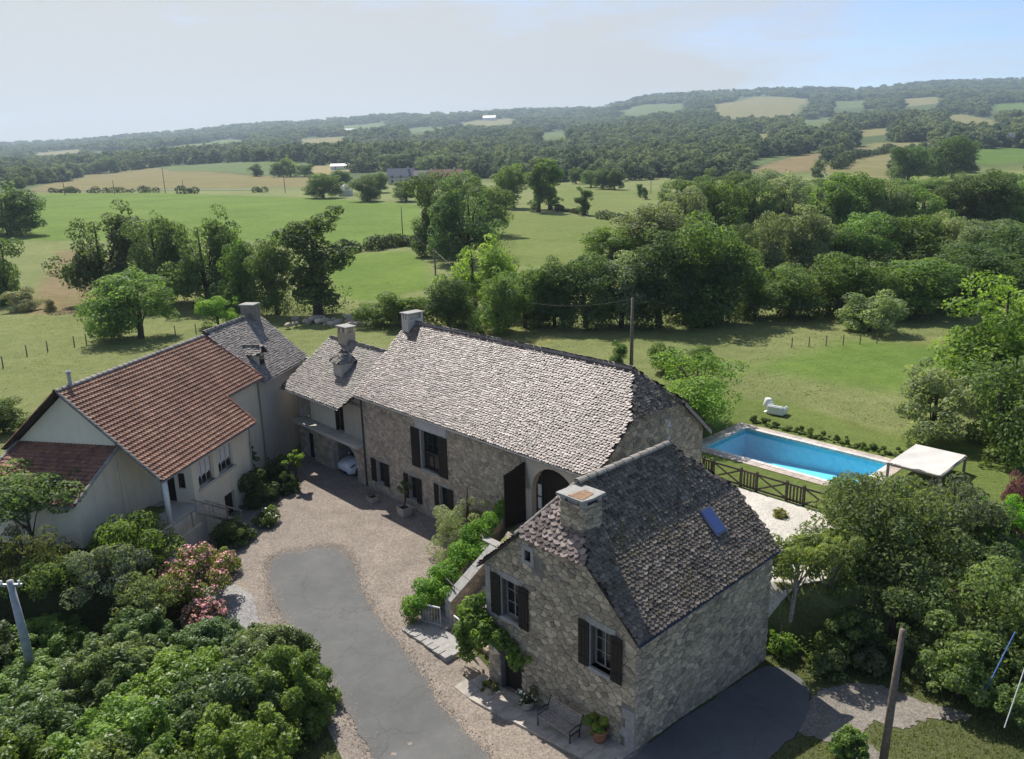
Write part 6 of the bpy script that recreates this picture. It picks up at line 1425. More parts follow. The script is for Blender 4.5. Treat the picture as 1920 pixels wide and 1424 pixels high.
def railing(p, q, label, h=0.95, n=9, m='rail_metal', top='paint_white'):
    p, q = Vector(p), Vector(q); root = tag(empty('railing', p), label, 'railing', 'metal railings at the stairs'); d = q - p
    MB().tube([(0, 0, h), tuple(d + Vector((0, 0, h)))], 0.035, 6).build('top_rail', M[top], root); MB().tube([(0, 0, 0.1), tuple(d + Vector((0, 0, 0.1)))], 0.02, 6).build('bottom_rail', M[m], root)
    for i in range(n):
        c = d * i / (n - 1); MB().tube([tuple(c + Vector((0, 0, 0.0 if i in (0, n - 1) else 0.1))), tuple(c + Vector((0, 0, h)))], 0.022 if i in (0, n - 1) else 0.011, 5).build('baluster', M[m], root)
def R3(a, b, z): return mw3(a, b, z)
railing(R3(15.15, -7.35, 0.15), R3(16.3, -6.95, 0.2), 'white-topped railing at the foot of the stair hedge', n=9)
railing(R3(17.15, -6.85, 0.15), R3(18.2, -6.95, 0.15), 'white-topped railing beside the climbing plant', n=9)
railing(R3(15.5, -5.9, 0.9), R3(16.3, -6.1, 0.9), 'short rusty railing partway up the stairs', n=6, m='iron', top='iron')
pv = in_main('paved_strip', 'paved stone strip along the cottage front with a raised edge', 'paving', 19.5, -8.9)
for i in range(9):
    x0 = i * 0.86; z = H(*m2w(19.5 + x0 + 0.4, -8.3)) - 0.02; z1 = H(*m2w(19.5 + x0 + 1.2, -8.3)) - 0.02
    for j in range(2):
        s = MB(); y0 = 0.02 + j * 0.68; y1 = y0 + 0.66; xa, xb = x0 + 0.01 + 0.2 * j, x0 + 0.85 + 0.2 * j
        s.add([(xa, y0, z - 0.15), (xb, y0, z1 - 0.15), (xb, y1, z1 - 0.15), (xa, y1, z - 0.15), (xa, y0, z + 0.10), (xb, y0, z1 + 0.10), (xb, y1, z1 + 0.10), (xa, y1, z + 0.10)], [(4, 5, 6, 7), (0, 1, 5, 4), (1, 2, 6, 5), (2, 3, 7, 6), (3, 0, 4, 7)])
        s.build('slab', M['mortar_light'], pv)
# ---------------------------------------------------------------- bench and pots at the cottage
def bench():
    a, b = 24.75, -8.15; z = H(*m2w(a, b)) + 0.1
    root = in_main('garden_bench', 'slatted grey wooden bench with iron ends against the cottage wall', 'bench', a, b, z); root.rotation_euler.z = TH
    for i in range(7): MB().box(-0.75, -0.48 + i * 0.075, 0.42, 0.75, -0.48 + i * 0.075 + 0.055, 0.45).build('slat', M['wood_grey'], root)
    for i in range(5):
        y = 0.07 + i * 0.035; z0 = 0.48 + i * 0.085; MB().box(-0.75, y, z0, 0.75, y + 0.03, z0 + 0.065).build('slat', M['wood_grey'], root)
    for s in (-0.78, 0.78):
        m = MB(); m.tube([(s, -0.45, 0), (s, -0.45, 0.43), (s, -0.47, 0.62), (s, -0.1, 0.66), (s, 0.1, 0.6)], 0.028, 6); m.tube([(s, 0.02, 0), (s, 0.06, 0.45), (s, 0.25, 0.92)], 0.028, 6); m.tube([(s, -0.45, 0.42), (s, 0.06, 0.42)], 0.025, 6)
        m.build('iron_end', M['iron'], root)
bench()
def pot(name, x, y, z, r, h, m, label, cat='pot', square=False):
    root = tag(empty(name, (x, y, z), TH), label, cat)
    mb = MB()
    if square:
        t = r; bt = r * 0.82; mb.add([(-bt, -bt, 0), (bt, -bt, 0), (bt, bt, 0), (-bt, bt, 0), (-t, -t, h), (t, -t, h), (t, t, h), (-t, t, h), (-t * .86, -t * .86, h), (t * .86, -t * .86, h), (t * .86, t * .86, h), (-t * .86, t * .86, h), (-t * .8, -t * .8, h - .12), (t * .8, -t * .8, h - .12), (t * .8, t * .8, h - .12), (-t * .8, t * .8, h - .12)],
               [(3, 2, 1, 0), (0, 1, 5, 4), (1, 2, 6, 5), (2, 3, 7, 6), (3, 0, 4, 7), (4, 5, 9, 8), (5, 6, 10, 9), (6, 7, 11, 10), (7, 4, 8, 11), (8, 9, 13, 12), (9, 10, 14, 13), (10, 11, 15, 14), (11, 8, 12, 15)])
        mb.build('body', M[m], root); MB().box(-r * .8, -r * .8, h - .14, r * .8, r * .8, h - .09).build('soil', M['soil'], root)
    else:
        mb.lathe([(r * .62, 0), (r * .8, h * .45), (r * .95, h * .86), (r * 1.05, h * .88), (r * 1.05, h), (r * .9, h), (r * .85, h - .06)], 18); mb.build('body', M[m], root, True)
        MB().lathe([(r * .86, h - .08), (r * .86, h - .05)], 18).build('soil', M['soil'], root)
    return root
def potted(x, y, z, rx, h, col, n, size, label, seed, **k): return garden('potted_plant', x, y, z, rx, h, col, n, size, label, 'plant', seed, **k)
zb = lambda x, y: H(x, y)
pot('square_planter', -6.5, 43.0, 0.03, 0.34, 0.55, 'stone_pot', 'square pale stone planter in front of the farmhouse wall', 'planter', True)
potted(-6.5, 43.0, 0.45, 0.55, 1.75, (0.105, 0.125, 0.055), 1800, 0.09, 'little olive-green standard tree in the square planter', 700, trunk_h=0.95, nc=12)
pot('planter', -8.7, 45.1, 0.03, 0.30, 0.36, 'stone_pot', 'low square planter below the first farmhouse window', 'planter', True)
potted(-8.7, 45.1, 0.3, 0.5, 0.55, (0.11, 0.09, 0.075), 700, 0.07, 'thin reddish grassy plant in the low planter', 701, asp=0.2, nc=9, stem=False)
pot('terracotta_pot', -4.0, 41.1, 0.03, 0.30, 0.58, 'terracotta', 'terracotta pot beside the silvery olive bush', 'pot')
x_, y_ = 0.32, 25.55; pot('flower_pot', x_, y_, zb(x_, y_) + 0.08, 0.30, 0.42, 'stone_pot', 'round grey pot of white flowers beside the cottage door', 'pot')
potted(x_, y_, zb(x_, y_) + 0.45, 0.55, 0.75, (0.06, 0.075, 0.03), 500, 0.09, 'loose dark plant with white blooms in the round grey pot', 702, flowers=(38, 'white_flower', 0.11), nc=12)
x_, y_ = 2.75, 23.15; pot('terracotta_pot', x_, y_, zb(x_, y_) + 0.08, 0.30, 0.50, 'terracotta', 'terracotta pot at the cottage corner, right of the bench', 'pot')
potted(x_, y_, zb(x_, y_) + 0.5, 0.55, 1.0, (0.115, 0.15, 0.035), 2600, 0.13, 'bushy yellow-green plant in the terracotta pot by the bench', 703, nc=14, stem=False)
potted(-1.15, 27.2, zb(-1.15, 27.2), 0.38, 0.5, (0.12, 0.125, 0.03), 900, 0.09, 'yellowish tuft left of the cottage door', 704, nc=8, stem=False)
rk_ = tag(empty('door_stones', (-0.75, 26.55, zb(-0.75, 26.55))), 'pale flat stones at the foot of the cottage door', 'stones')
for i, (x, y, s) in enumerate(((0, 0, 0.35), (0.55, -0.25, 0.28), (-0.45, 0.35, 0.3), (0.2, 0.3, 0.22))):
    o = bpy.data.objects.new('stone', STONES[i]); COL.objects.link(o); o.parent = rk_; o.location = (x, y, 0.05); o.scale = (s, s * 0.8, 0.12); o.rotation_euler = (0, 0, i)
# ---------------------------------------------------------------- white car in the garage
def car():
    root = in_main('parked_car', 'white hatchback parked nose out under the garage arch', 'car', -2.72, -0.1, 0.0)
    # x across, y lengthwise (nose at y = 0), sections of half-width / height
    sec = [(0.0, 0.62, 0.30, 0.62), (0.08, 0.76, 0.22, 0.72), (0.35, 0.84, 0.18, 0.84), (0.95, 0.87, 0.18, 0.95), (1.15, 0.88, 0.18, 1.0), (2.6, 0.88, 0.18, 1.02), (3.7, 0.87, 0.2, 1.02), (3.95, 0.8, 0.3, 0.9)]
    vs = []; k = 8
    for y, w, z0, z1 in sec:
        m = (z0 + z1) / 2; vs += [(-w * .9, y, z0), (-w, y, z0 + .12), (-w * 1.0, y, m + .05), (-w * .90, y, z1), (w * .90, y, z1), (w * 1.0, y, m + .05), (w, y, z0 + .12), (w * .9, y, z0)]
    fs = [(i * k + j, i * k + (j + 1) % k, (i + 1) * k + (j + 1) % k, (i + 1) * k + j) for i in range(len(sec) - 1) for j in range(k)] + [tuple(range(k))[::-1], tuple(range((len(sec) - 1) * k, len(sec) * k))]
    b = MB().add(vs, fs).build('body', M['car_paint'], root, True)
    gl = MB(); top = 1.47
    A = [(-.78, 1.0, .98), (.78, 1.0, .98), (.60, 1.75, top - .03), (-.60, 1.75, top - .03)]
    gl.add(A, [(0, 1, 2, 3)]); gl.build('windscreen', M['glass'], root)
    rfm = MB(); rfm.add([(-.62, 1.72, top - .04), (.62, 1.72, top - .04), (.62, 3.2, top), (-.62, 3.2, top), (-.6, 3.7, 1.35), (.6, 3.7, 1.35)], [(0, 1, 2, 3), (3, 2, 5, 4)]); rfm.build('roof', M['car_paint'], root)
    for s in (-1, 1):
        sg = MB(); sg.add([(s * .80, 1.05, 1.0), (s * .62, 1.76, top - .04), (s * .62, 3.2, top - .02), (s * .60, 3.7, 1.34), (s * .78, 3.75, 1.0)], [(0, 1, 2, 3, 4)]); sg.build('side_window', M['glass'], root)
        hl = MB(); hl.add([(s * .42, .045, .66), (s * .76, .16, .70), (s * .83, .42, .86), (s * .60, .26, .80)], [(0, 1, 2, 3)]); h_ = MB().add([(s * .40, .02, .64), (s * .80, .12, .69), (s * .845, .45, .88), (s * .58, .20, .80), (s * .40, .1, .62), (s * .78, .2, .67), (s * .82, .5, .8), (s * .56, .3, .7)], [(0, 1, 2, 3), (0, 4, 5, 1), (1, 5, 6, 2), (2, 6, 7, 3), (3, 7, 4, 0)]).build('headlight', M['glass'], root)
        MB().box(min(s * .88, s * 1.02), 1.1, .98, max(s * .88, s * 1.02), 1.22, 1.1).build('mirror', M['car_paint'], root)
        for y in (0.75, 3.1):
            w = MB(); w.lathe([(.20, -.1), (.30, -.1), (.31, -.05), (.31, .05), (.30, .1), (.20, .1)], 18, M=Matrix.Translation((s * .78, y, .31)) @ Zr(math.pi / 2, 4, 'Y')); wo = w.build('wheel', M['rubber'], root)
            MB().lathe([(.19, -.11), (.05, -.115), (.05, .115), (.19, .11)], 14, M=Matrix.Translation((s * .78, y, .31)) @ Zr(math.pi / 2, 4, 'Y')).build('rim', M['zinc'], wo)
    MB().box(-.26, -.015, .40, .26, .012, .51).build('number_plate', M['paint_white'], root)
    MB().box(-.5, -.005, .22, .5, .03, .36).build('grille', M['rubber'], root)
car()
# ---------------------------------------------------------------- pool, fence, garden furniture
pl_ = in_main('swimming_pool', 'long rectangular blue swimming pool with pale stone coping', 'pool', POOL[0], POOL[1], 2.4)
PX, PY = POOL[2] - POOL[0], POOL[3] - POOL[1]
bs = MB()
D0, D1 = -1.25, -1.9
bs.add([(0, 0, 0), (PX, 0, 0), (PX, PY, 0), (0, PY, 0), (0, 0, D1), (PX, 0, D0), (PX, PY, D0), (0, PY, D1)], [(4, 5, 6, 7), (0, 1, 5, 4), (1, 2, 6, 5), (2, 3, 7, 6), (3, 0, 4, 7)]); bs.build('basin', M['liner'], pl_)
wt = MB(); nx, ny = 40, 20
wt.add([(PX * i / nx, PY * j / ny, -0.14) for j in range(ny + 1) for i in range(nx + 1)], [(j * (nx + 1) + i, j * (nx + 1) + i + 1, (j + 1) * (nx + 1) + i + 1, (j + 1) * (nx + 1) + i) for j in range(ny) for i in range(nx)]); wt.build('water', M['water'], pl_, True)
rg = random.Random(12)
def copings(w0, w1, z, m, step, name):
    n = int(PX / step)
    for side in (0, 1):
        for i in range(n + 2):
            x0 = -w1 + (PX + 2 * w1) * i / (n + 2); x1 = -w1 + (PX + 2 * w1) * (i + 1) / (n + 2) - 0.012
            y0, y1 = (-w1, -w0) if side == 0 else (PY + w0, PY + w1)
            MB().box(x0, y0, -0.12, x1, y1, z + rg.uniform(-0.003, 0.003)).build(name, M[m], pl_)
    n = int((PY + 2 * w0) / step)
    for side in (0, 1):
        for i in range(n):
            y0 = -w0 + (PY + 2 * w0) * i / n + 0.006; y1 = -w0 + (PY + 2 * w0) * (i + 1) / n - 0.006
            x0, x1 = (-w1, -w0) if side == 0 else (PX + w0, PX + w1)
            MB().box(x0, y0, -0.12, x1, y1, z + rg.uniform(-0.003, 0.003)).build(name, M[m], pl_)
M['coping'] = pieces('coping', [(0.60, 0.57, 0.52), (0.66, 0.63, 0.58), (0.55, 0.52, 0.48)], nscale=6); M['pool_paving'] = pieces('pool_paving', [(0.42, 0.35, 0.30), (0.48, 0.40, 0.34), (0.38, 0.32, 0.28), (0.50, 0.43, 0.38)], nscale=6)
copings(-0.02, 0.30, 0.05, 'coping', 0.5, 'coping_stone'); copings(0.312, 0.85, 0.035, 'pool_paving', 0.45, 'paving_stone')
def fence():
    n = 0; a = 17.8
    x = 0.0
    root = in_main('picket_fence', 'dark wooden fence with crossed panels and pickets beside the pool', 'fence', 17.75, 11.2, 2.38)
    PLAN = [('p', 0.65), ('x', 1.75), ('p', 0.95), ('x', 1.75), ('p', 0.95), ('x', 1.75)]
    def post(x): MB().box(x - .06, -.06, -0.2, x + .06, .06, 1.12).build('post', M['wood_fence'], root); MB().add([(x - .07, -.07, 1.12), (x + .07, -.07, 1.12), (x + .07, .07, 1.12), (x - .07, .07, 1.12), (x, 0, 1.2)], [(0, 1, 4), (1, 2, 4), (2, 3, 4), (3, 0, 4)]).build('post_cap', M['wood_fence'], root)
    def bar(p, q, w=.05, t=.02, name='rail'):
        p, q = Vector(p), Vector(q); d = (q - p).normalized(); u = Vector((0, 1, 0)); s = d.cross(u)
        vs = [e + s * w * i + u * t * j for e in (p, q) for i, j in ((-1, -1), (1, -1), (1, 1), (-1, 1))]
        MB().add(vs, [(0, 1, 2, 3), (7, 6, 5, 4), (0, 4, 5, 1), (1, 5, 6, 2), (2, 6, 7, 3), (3, 7, 4, 0)]).build(name, M['wood_fence'], root)
    post(x)
    for k, w in PLAN:
        bar((x + .06, .0, 1.0), (x + w - .06, .0, 1.0)); bar((x + .06, .0, .15), (x + w - .06, .0, .15))
        if k == 'p':
            m = 4 if w > .7 else 3
            for i in range(m):
                c = x + w * (i + 1) / (m + 1); MB().box(c - .05, .022, .05, c + .05, .045, .95).build('picket', M['wood_fence'], root)
        else: bar((x + .08, .022, .95), (x + w - .08, .022, .2), .045, .015, 'brace'); bar((x + .08, -.022, .2), (x + w - .08, -.022, .95), .045, .015, 'brace')
        x += w; post(x)
fence()
lm = in_main('floor_lamp', 'oversized white outdoor lamp standing on the lawn beyond the pool', 'lamp', 14.45, 24.3, 2.4)
MB().lathe([(.24, 0), (.25, .03), (.22, .07), (.06, .1), (.05, .12)], 18).build('base', M['white_plastic'], lm, True); MB().lathe([(.045, .1), (.06, .2), (.09, .3), (.05, .42), (.045, .5)], 14).build('stem', M['white_plastic'], lm, True); MB().lathe([(.34, .48), (.35, .5), (.22, 1.0), (.2, 1.02)], 20).build('lamp_shade', M['white_plastic'], lm, True)
sf = in_main('club_sofa', 'white moulded outdoor armchair with thick arms on the lawn', 'armchair', 15.2, 24.2, 2.4, rz=math.radians(8))
def rbox(x0, y0, z0, x1, y1, z1, name, r=0.07):
    bm = bmesh.new(); bmesh.ops.create_cube(bm, size=1.0)
    for v in bm.verts: v.co = Vector((x0 + (v.co.x + .5) * (x1 - x0), y0 + (v.co.y + .5) * (y1 - y0), z0 + (v.co.z + .5) * (z1 - z0)))
    bmesh.ops.bevel(bm, geom=bm.edges[:], offset=r, segments=3, affect='EDGES'); me = bpy.data.meshes.new(name); bm.to_mesh(me); bm.free()
    link(name, me, sf, mat=M['white_plastic'])
rbox(-.42, -.1, .06, .42, .55, .38, 'seat'); rbox(-.55, -.35, .05, .55, -.1, .70, 'backrest'); rbox(-.60, -.3, .05, -.42, .6, .60, 'arm'); rbox(.42, -.3, .05, .60, .6, .60, 'arm')
sh = in_main('canvas_shelter', 'low pale canvas cover on a timber frame at the far end of the pool', 'shelter', 27.3, 19.7, 1.35)
cv = MB(); n = 10
cv.add([(-1.9 + 2.7 * i / n, -1.9 + 3.9 * j / n, 2.0 + 0.05 * math.sin(i * 1.3) * math.cos(j * 1.1) + 0.06 * j / n - 0.08 * math.sin(math.pi * i / n) * math.sin(math.pi * j / n)) for j in range(n + 1) for i in range(n + 1)], [(j * (n + 1) + i, j * (n + 1) + i + 1, (j + 1) * (n + 1) + i + 1, (j + 1) * (n + 1) + i) for j in range(n) for i in range(n)]); cv.build('canopy', M['canvas'], sh, True)
for x, y in ((-1.9, -1.9), (0.8, -1.9), (-1.9, 2.0), (0.8, 2.0)): MB().box(x - .06, y - .06, -.1, x + .06, y + .06, 2.0).build('post', M['wood_grey'], sh)
for (x0, y0, x1, y1) in ((-1.96, -1.96, 0.86, -1.84), (-1.96, 1.94, 0.86, 2.06), (-1.96, -1.84, -1.84, 1.94), (0.74, -1.84, 0.86, 1.94)): MB().box(x0, y0, 1.86, x1, y1, 1.98).build('beam', M['wood_grey'], sh)
# ---------------------------------------------------------------- poles, cables, stakes
def pole(name, x, y, z, h, r, m, label, lean=(0, 0), arm=False, group=None):
    root = tag(empty(name, (x, y, z)), label, 'pole', group)
    MB().tube([(0, 0, -.5), (lean[0] * .5, lean[1] * .5, h * .5), (lean[0], lean[1], h)], [r * 1.25, r * 1.08, r * .8], 9).build('shaft', M[m], root, True)
    if arm:
        MB().box(-.45 + lean[0], -.05 + lean[1], h - .25, .45 + lean[0], .05 + lean[1], h - .15).build('crossarm', M['zinc'], root)
        for s in (-.35, .35): MB().lathe([(.03, 0), (.05, .05), (.05, .14), (.02, .16)], 8, (s + lean[0], lean[1], h - .15)).build('insulator', M['paint_white'], root)
    return root
pole('utility_pole', 9.75, 62.6, 2.4, 6.9, .13, 'pole_wood', 'tall wooden cable pole rising behind the farmhouse roof ridge', arm=False)
pole('wooden_pole', 11.76, 21.5, .7, 5.1, .11, 'pole_wood', 'grey wooden pole on the slope right of the cottage', lean=(0.12, 0.0))
pole('concrete_post', -19.6, 27.9, 0.1, 4.5, .15, 'concrete', 'grey concrete post with a metal bracket rising out of the laurels', lean=(-.25, .1), arm=True)
for i, (x, y, z, h, lb) in enumerate(((-230.4, 425.2, 8.1, 9, 'first far pole from the left along the road'), (-206.4, 428.9, 8, 7, 'second far pole from the left along the road'), (-181.3, 432.6, 7.8, 13, 'tall third far pole along the road'), (-165, 416, 7.6, 7, 'fourth far pole, in front of the tan field'), (-110.3, 404.6, 7.3, 10, 'far pole by the roadside bush near the white shelter'), (-25.8, 195.7, 2.6, 7.5, 'field pole standing behind the dark clipped hedge'), (-10.5, 112.5, 2.5, 6.0, 'field pole beside the tall yellow-green tree'), (58, 330, 5.8, 8, 'thin pole on the far pale meadow'))):
    pole('utility_pole', x, y, z - .1, h, .16 if i < 5 else .11, 'pole_wood', lb, group='poles across the fields')
def cable(p, q, sag, label, r=.012, n=14):
    p, q = Vector(p), Vector(q); root = empty('overhead_cable', p); pts = [tuple((q - p) * (i / n) - Vector((0, 0, sag * 4 * (i / n) * (1 - i / n)))) for i in range(n + 1)]
    o = MB().tube(pts, r, 5); bpy.data.objects.remove(root); c = o.build('overhead_cable', M['iron']); c.location = p; return tag(c, label, 'cable', 'overhead cables')
cable((9.75, 62.6, 9.2), (-10.5, 112.5, 8.2), 3.2, 'cable sagging from the farmhouse pole towards the field pole', .016)
cable((9.75, 62.6, 9.2), (46, 78, 8.0), 1.6, 'cable running from the farmhouse pole towards the valley wood', .016)
cable((-10.5, 112.5, 8.3), (-25.8, 195.7, 9.8), 2.0, 'cable between the two field poles', .016)
sk = tag(MB().tube([(0, 0, 0), (.95, .7, 2.4)], .018, 6).build('garden_stake', M['paint_white']), 'thin white stake leaning at the lawn edge', 'stake'); sk.location = (16.7, 23.1, .8)
sk = tag(MB().tube([(0, 0, 0), (1.7, 1.1, 2.3)], .022, 6).build('guy_rod', M['blue_cover']), 'long blue sleeved guy wire slanting out of the picture', 'rod'); sk.location = (16.4, 24.2, .8)
# ---------------------------------------------------------------- meadow fence posts, stone heap, porch things
for i, (x, y) in enumerate(((-50.1, 76.0), (-50.6, 80.9), (-49.5, 82.8), (-47.8, 85.0), (-47.0, 86.0), (-45.5, 87.0), (-43.9, 87.5), (-38.6, 89.6), (-36.6, 90.6))):
    o = MB().tube([(0, 0, -.2), (.03, 0, .6), (.0, .04, 1.15)], [.07, .06, .05], 6).build('fence_post', M['pole_wood']); o.location = (x, y, H(x, y))
    tag(o, f"weathered fence post in the meadow, {['first','second','third','fourth','fifth','sixth','seventh','eighth','last'][i]} from the lean-to side", 'post', 'meadow fence posts')
for i, a in enumerate(range(6)):
    x, y = 26.5 + i * 1.7, 73.0 + 0.2 * i; o = MB().tube([(0, 0, -.2), (.02, 0, 1.0)], [.05, .045], 6).build('fence_post', M['pole_wood']); o.location = (x, y, H(x, y)); tag(o, f"thin fence post at the mown meadow edge, {['first','second','third','fourth','fifth','last'][i]} from the pole", 'post', 'meadow edge fence posts')
hp_ = tag(empty('stone_heap', (-21.5, 93.0, 1.9)), 'heap of pale boulders beneath the tall split-topped tree', 'boulders'); rg = random.Random(6)
for i in range(34):
    o = bpy.data.objects.new('boulder', STONES[i % 6]); COL.objects.link(o); o.parent = hp_; s = rg.uniform(.25, .75)
    o.location = (rg.uniform(-5, 4), rg.uniform(-2.2, 2.2), rg.uniform(0, .35)); o.scale = (s * 1.2, s, s * .75); o.rotation_euler = (rg.uniform(-.4, .4), rg.uniform(-.4, .4), rg.uniform(0, 6))
ps = tag(empty('porch_steps', (*a2w(3.0, 5.3), 0), TA), 'wooden rails and narrow steps going down from the porch', 'steps')
for i in range(9): MB().box(-.9 + i * .34, -.75, 2.02 - i * .22, -.9 + i * .34 + .36, -.05, 2.08 - i * .22).build('step', M['wood_pale'], ps)
for y in (-.8, 0.02): MB().tube([(-1.2, y, 3.0), (2.1, y, .9)], .045, 6).build('handrail', M['wood_grey'], ps); 
for x in (-.9, .6, 2.0):
    for y in (-.8, .02): MB().tube([(x, y, 2.0 - (x + .9) * .64), (x, y, 2.9 - (x + .9) * .64)], .03, 6).build('rail_post', M['wood_grey'], ps)
tb = tag(empty('timber_rail', (*a2w(-1.2, 5.6), 1.9), TA), 'weathered timber rail at the edge of the porch terrace', 'rail')
MB().tube([(-1.5, 0, .75), (2.6, 0, .8)], .06, 6).build('beam', M['wood_pale'], tb); MB().tube([(-1.0, -.6, .2), (2.2, -.6, .15)], .07, 6).build('beam', M['wood_pale'], tb)
for x in (-1.4, .5, 2.4): MB().tube([(x, 0, -.3), (x, 0, .8)], .05, 6).build('post', M['wood_grey'], tb)
bn = tag(empty('blue_bin', (*a2w(-1.2, 2.95), 2.22)), 'small blue covered box against the white wall on the porch terrace', 'box')
MB().box(-.3, -.25, 0, .3, .25, .55).build('body', M['blue_cover'], bn); MB().box(-.33, -.28, .55, .33, .28, .62).build('lid', M['blue_cover'], bn)
# ---------------------------------------------------------------- far houses
def far_house(x, y, l, w, h, rh, rz, wm, rm, label, name='farm_building', nwin=3):
    z = H(x, y); root = tag(empty(name, (x, y, z - .3), rz), label, 'house')
    MB().box(-l / 2, -w / 2, -1.5, l / 2, w / 2, h).add([(-l / 2, -w / 2, h), (-l / 2, w / 2, h), (-l / 2, 0, h + rh), (l / 2, -w / 2, h), (l / 2, w / 2, h), (l / 2, 0, h + rh)], [(0, 2, 1), (3, 4, 5)]).build('wall', M[wm], root)
    o = .5; t = .25; k = rh / (w / 2)
    for s in (-1, 1):
        A = [(-l / 2 - o, s * (w / 2 + o), h - k * o), (l / 2 + o, s * (w / 2 + o), h - k * o), (l / 2 + o, 0, h + rh), (-l / 2 - o, 0, h + rh)]
        MB().add(A + [(a, b, c + t) for a, b, c in A], [(0, 1, 2, 3), (4, 7, 6, 5), (0, 4, 5, 1), (1, 5, 6, 2), (2, 6, 7, 3), (3, 7, 4, 0)]).build('roof', M[rm], root)
    for i in range(nwin):
        c = -l / 2 + l * (i + .5) / nwin
        for zz in ((1.0,) if h < 4 else (1.0, 3.6)): MB().box(c - .5, -w / 2 - .05, zz, c + .5, -w / 2 - .01, zz + 1.4).build('window', M['glass'], root)
    MB().box(l * .25, -.5, h + rh * .5, l * .25 + 1.0, .5, h + rh + 1.2).build('chimney', M['render_grey'], root)
far_house(-62, 478, 15, 8, 4.5, 4.2, .1, 'render_grey', 'slate_blue', 'farm building with a steep blue-grey slate roof among the trees')
far_house(-47, 470, 12, 7, 4, 3.6, -.1, 'render_cream', 'lauze_grey', 'farm building with a paler grey roof next to the slate-roofed one')
far_house(-33, 440, 17, 9, 5, 3.6, .15, 'render_cream', 'tile_orange', 'low house with an orange tiled roof behind the dark clump')
far_house(-139, 686, 15, 7, 3, 1.6, .05, 'paint_white', 'paint_white', 'long low white shed at the end of the straw field', 'far_shed', 2)
far_house(-389, 2100, 40, 16, 8, 6, .2, 'paint_white', 'zinc', 'white building on the distant wooded slope at left', 'far_house', 3)
far_house(-57, 2870, 44, 18, 9, 7, -.2, 'paint_white', 'zinc', 'tiny white house on the distant ridge near the centre', 'far_house', 3)
far_house(330, 2870, 40, 18, 8, 7, .2, 'paint_white', 'slate_blue', 'tiny pale house on the distant ridge below the long field', 'far_house', 3)
for i, (x, y, lb) in enumerate(((495, 852, 'grey-roofed village house on the hillside at the right edge, lowest one'), (541, 902, 'grey-roofed village house on the hillside, middle one'), (444, 726, 'village house beside the green hill field'), (560, 870, 'village house furthest to the right edge'))):
    far_house(x, y, 16, 10, 6, 5, .3 * i, 'render_white', 'zinc', lb, 'village_house', 3)
wt_ = tag(empty('white_shelter', (-71.5, 359, H(-71.5, 359))), 'white tent-like shelter among the trees at the top of the bright field', 'tent')
MB().lathe([(3.4, 0), (3.4, 2.2)], 8).build('wall', M['canvas'], wt_); MB().lathe([(3.7, 2.2), (2.4, 3.6), (.1, 5.2)], 8).build('roof', M['canvas'], wt_)
tag(sheet('far_road', [(-300, 500), (-102, 437), (-102, 440.5), (-300, 504)], M['gravel_grey'], 0.25, 12.0), kind='structure')
# ---------------------------------------------------------------- meadow grass (one mass)
def grass():
    rng = np.random.default_rng(17); n = 80000
    x = rng.uniform(-75, 60, n); y = 48 + 75 * rng.random(n) ** 1.2
    ok = (poly_sd(x, y, LOW) > 2) & (poly_sd(x, y, [tuple(m2w(*p)) for p in ((-12, -3), (-12, 10), (8, 9.5), (8, 25), (14, 28), (22, 26), (27, 29.5), (40, 24), (40, -3))]) > 0.3)
    ok &= (poly_sd(x, y, [tuple(a2w(*p)) for p in ((-5, -5), (22, -5), (22, 8), (-5, 8))]) > 0.3)
    ok &= np.sin(x * .21 + 1) * np.sin(y * .17 + x * .06) + rng.normal(size=n) * .6 > 0.0
    ok &= poly_sd(x, y, [(20, 66), (33, 76), (42, 72), (40, 60), (33, 55), (26, 60)]) > 0
    x, y = x[ok], y[ok]; n = len(x); z = hfun(x, y); h = rng.uniform(.03, .12, n); w = rng.uniform(.03, .09, n); a = rng.uniform(0, 6.28, n)
    lx, ly = rng.normal(size=n) * .16, rng.normal(size=n) * .16
    V = np.stack([np.stack([x - np.cos(a) * w, y - np.sin(a) * w, z - .02], 1), np.stack([x + np.cos(a) * w, y + np.sin(a) * w, z - .02], 1), np.stack([x + lx, y + ly, z + h], 1)], 1).reshape(-1, 3)
    me = fast_mesh('meadow_grass', V, np.arange(n * 3).reshape(n, 3), rng.random(n), M['leaf']); o = tag(link('meadow_grass', me), 'long dry meadow grass around the farm', 'grass', kind='stuff'); o.color = (0.22, 0.235, 0.11, 1)
grass()
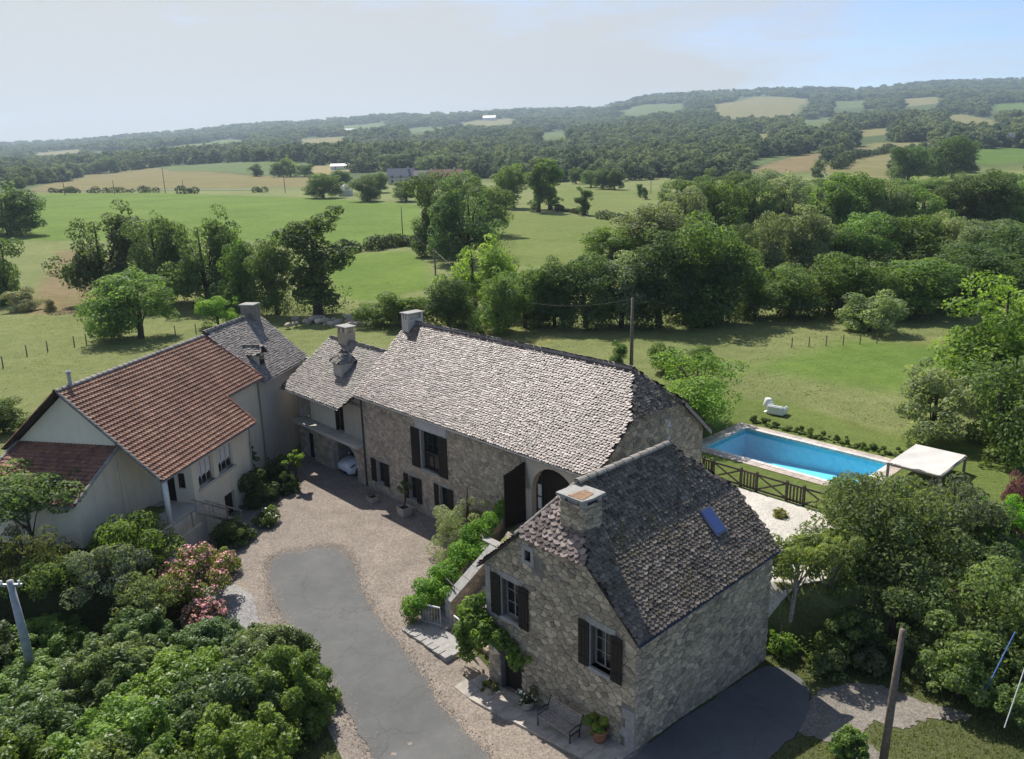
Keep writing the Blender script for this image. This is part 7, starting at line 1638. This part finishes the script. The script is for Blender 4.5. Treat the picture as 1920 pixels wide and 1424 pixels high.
def lawn_grass():
    rng = np.random.default_rng(27); n = 60000; x = rng.uniform(-8, 24, n); y = rng.uniform(17, 31, n)
    ok = (poly_sd(x, y, GRAV) > .1) & (poly_sd(x, y, ROAD) > .1) & (poly_sd(x, y, _bp) > .15) & (poly_sd(x, y, _ap) > .05) & (poly_sd(x, y, [tuple(FO + MBV * q + MA * p) for p, q in ((.1, -.1), (.1, 8.9), (-7.5, 8.9), (-7.5, -.1))]) > 0.05)
    x, y = x[ok], y[ok]; n = len(x); z = hfun(x, y); h = rng.uniform(.03, .13, n); w = rng.uniform(.015, .04, n); a = rng.uniform(0, 6.28, n); lx, ly = rng.normal(size=n) * .06, rng.normal(size=n) * .06
    V = np.stack([np.stack([x - np.cos(a) * w, y - np.sin(a) * w, z - .02], 1), np.stack([x + np.cos(a) * w, y + np.sin(a) * w, z - .02], 1), np.stack([x + lx, y + ly, z + h], 1)], 1).reshape(-1, 3)
    o = tag(link('lawn_grass', fast_mesh('lawn_grass', V, np.arange(n * 3).reshape(n, 3), rng.random(n), M['leaf'])), 'rough grass on the slope beside the cottage and the road', 'grass', kind='stuff'); o.color = (0.15, 0.175, 0.07, 1)
lawn_grass()
def loose_gravel():
    rng = np.random.default_rng(8); P = np.array(ROAD); n = 9000; k = rng.integers(0, len(P), n); t = rng.random(n)[:, None]
    q = P[k] * (1 - t) + P[(k + 1) % len(P)] * t + rng.normal(size=(n, 2)) * .22; z = hfun(q[:, 0], q[:, 1]) + .055
    s = rng.uniform(.012, .04, n); a = rng.uniform(0, 6.28, n); V = []
    for m_ in range(3): V.append(np.stack([q[:, 0] + np.cos(a + m_ * 2.09) * s, q[:, 1] + np.sin(a + m_ * 2.09) * s, z], 1))
    V.append(np.stack([q[:, 0], q[:, 1], z + s * .9], 1)); V = np.stack(V, 1).reshape(-1, 3); b = (np.arange(n) * 4)[:, None]
    F = np.concatenate([b + np.array([0, 1, 3]), b + np.array([1, 2, 3]), b + np.array([2, 0, 3])]); tag(link('loose_gravel', fast_mesh('loose_gravel', V, F, rng.random(len(F)), M['gravel'])), 'loose gravel scattered along the road edge', 'gravel', kind='stuff')
loose_gravel()
# ---------------------------------------------------------------- summer haze
hz = MB().box(-4700, -60, -2.5, 4700, 5200, 360).mesh('haze'); hm = bpy.data.materials.new('haze'); hm.use_nodes = True
hn, hl_ = nt(hm); hn.remove(hn['Principled BSDF']); pvol = hn.new('ShaderNodeVolumePrincipled'); pvol.inputs['Color'].default_value = (0.66, 0.82, 1.0, 1); pvol.inputs['Density'].default_value = 0.00014; pvol.inputs['Anisotropy'].default_value = 0.3
hl_.new(pvol.outputs[0], hn['Material Output'].inputs['Volume']); tag(link('haze', hz, mat=hm), kind='stuff')
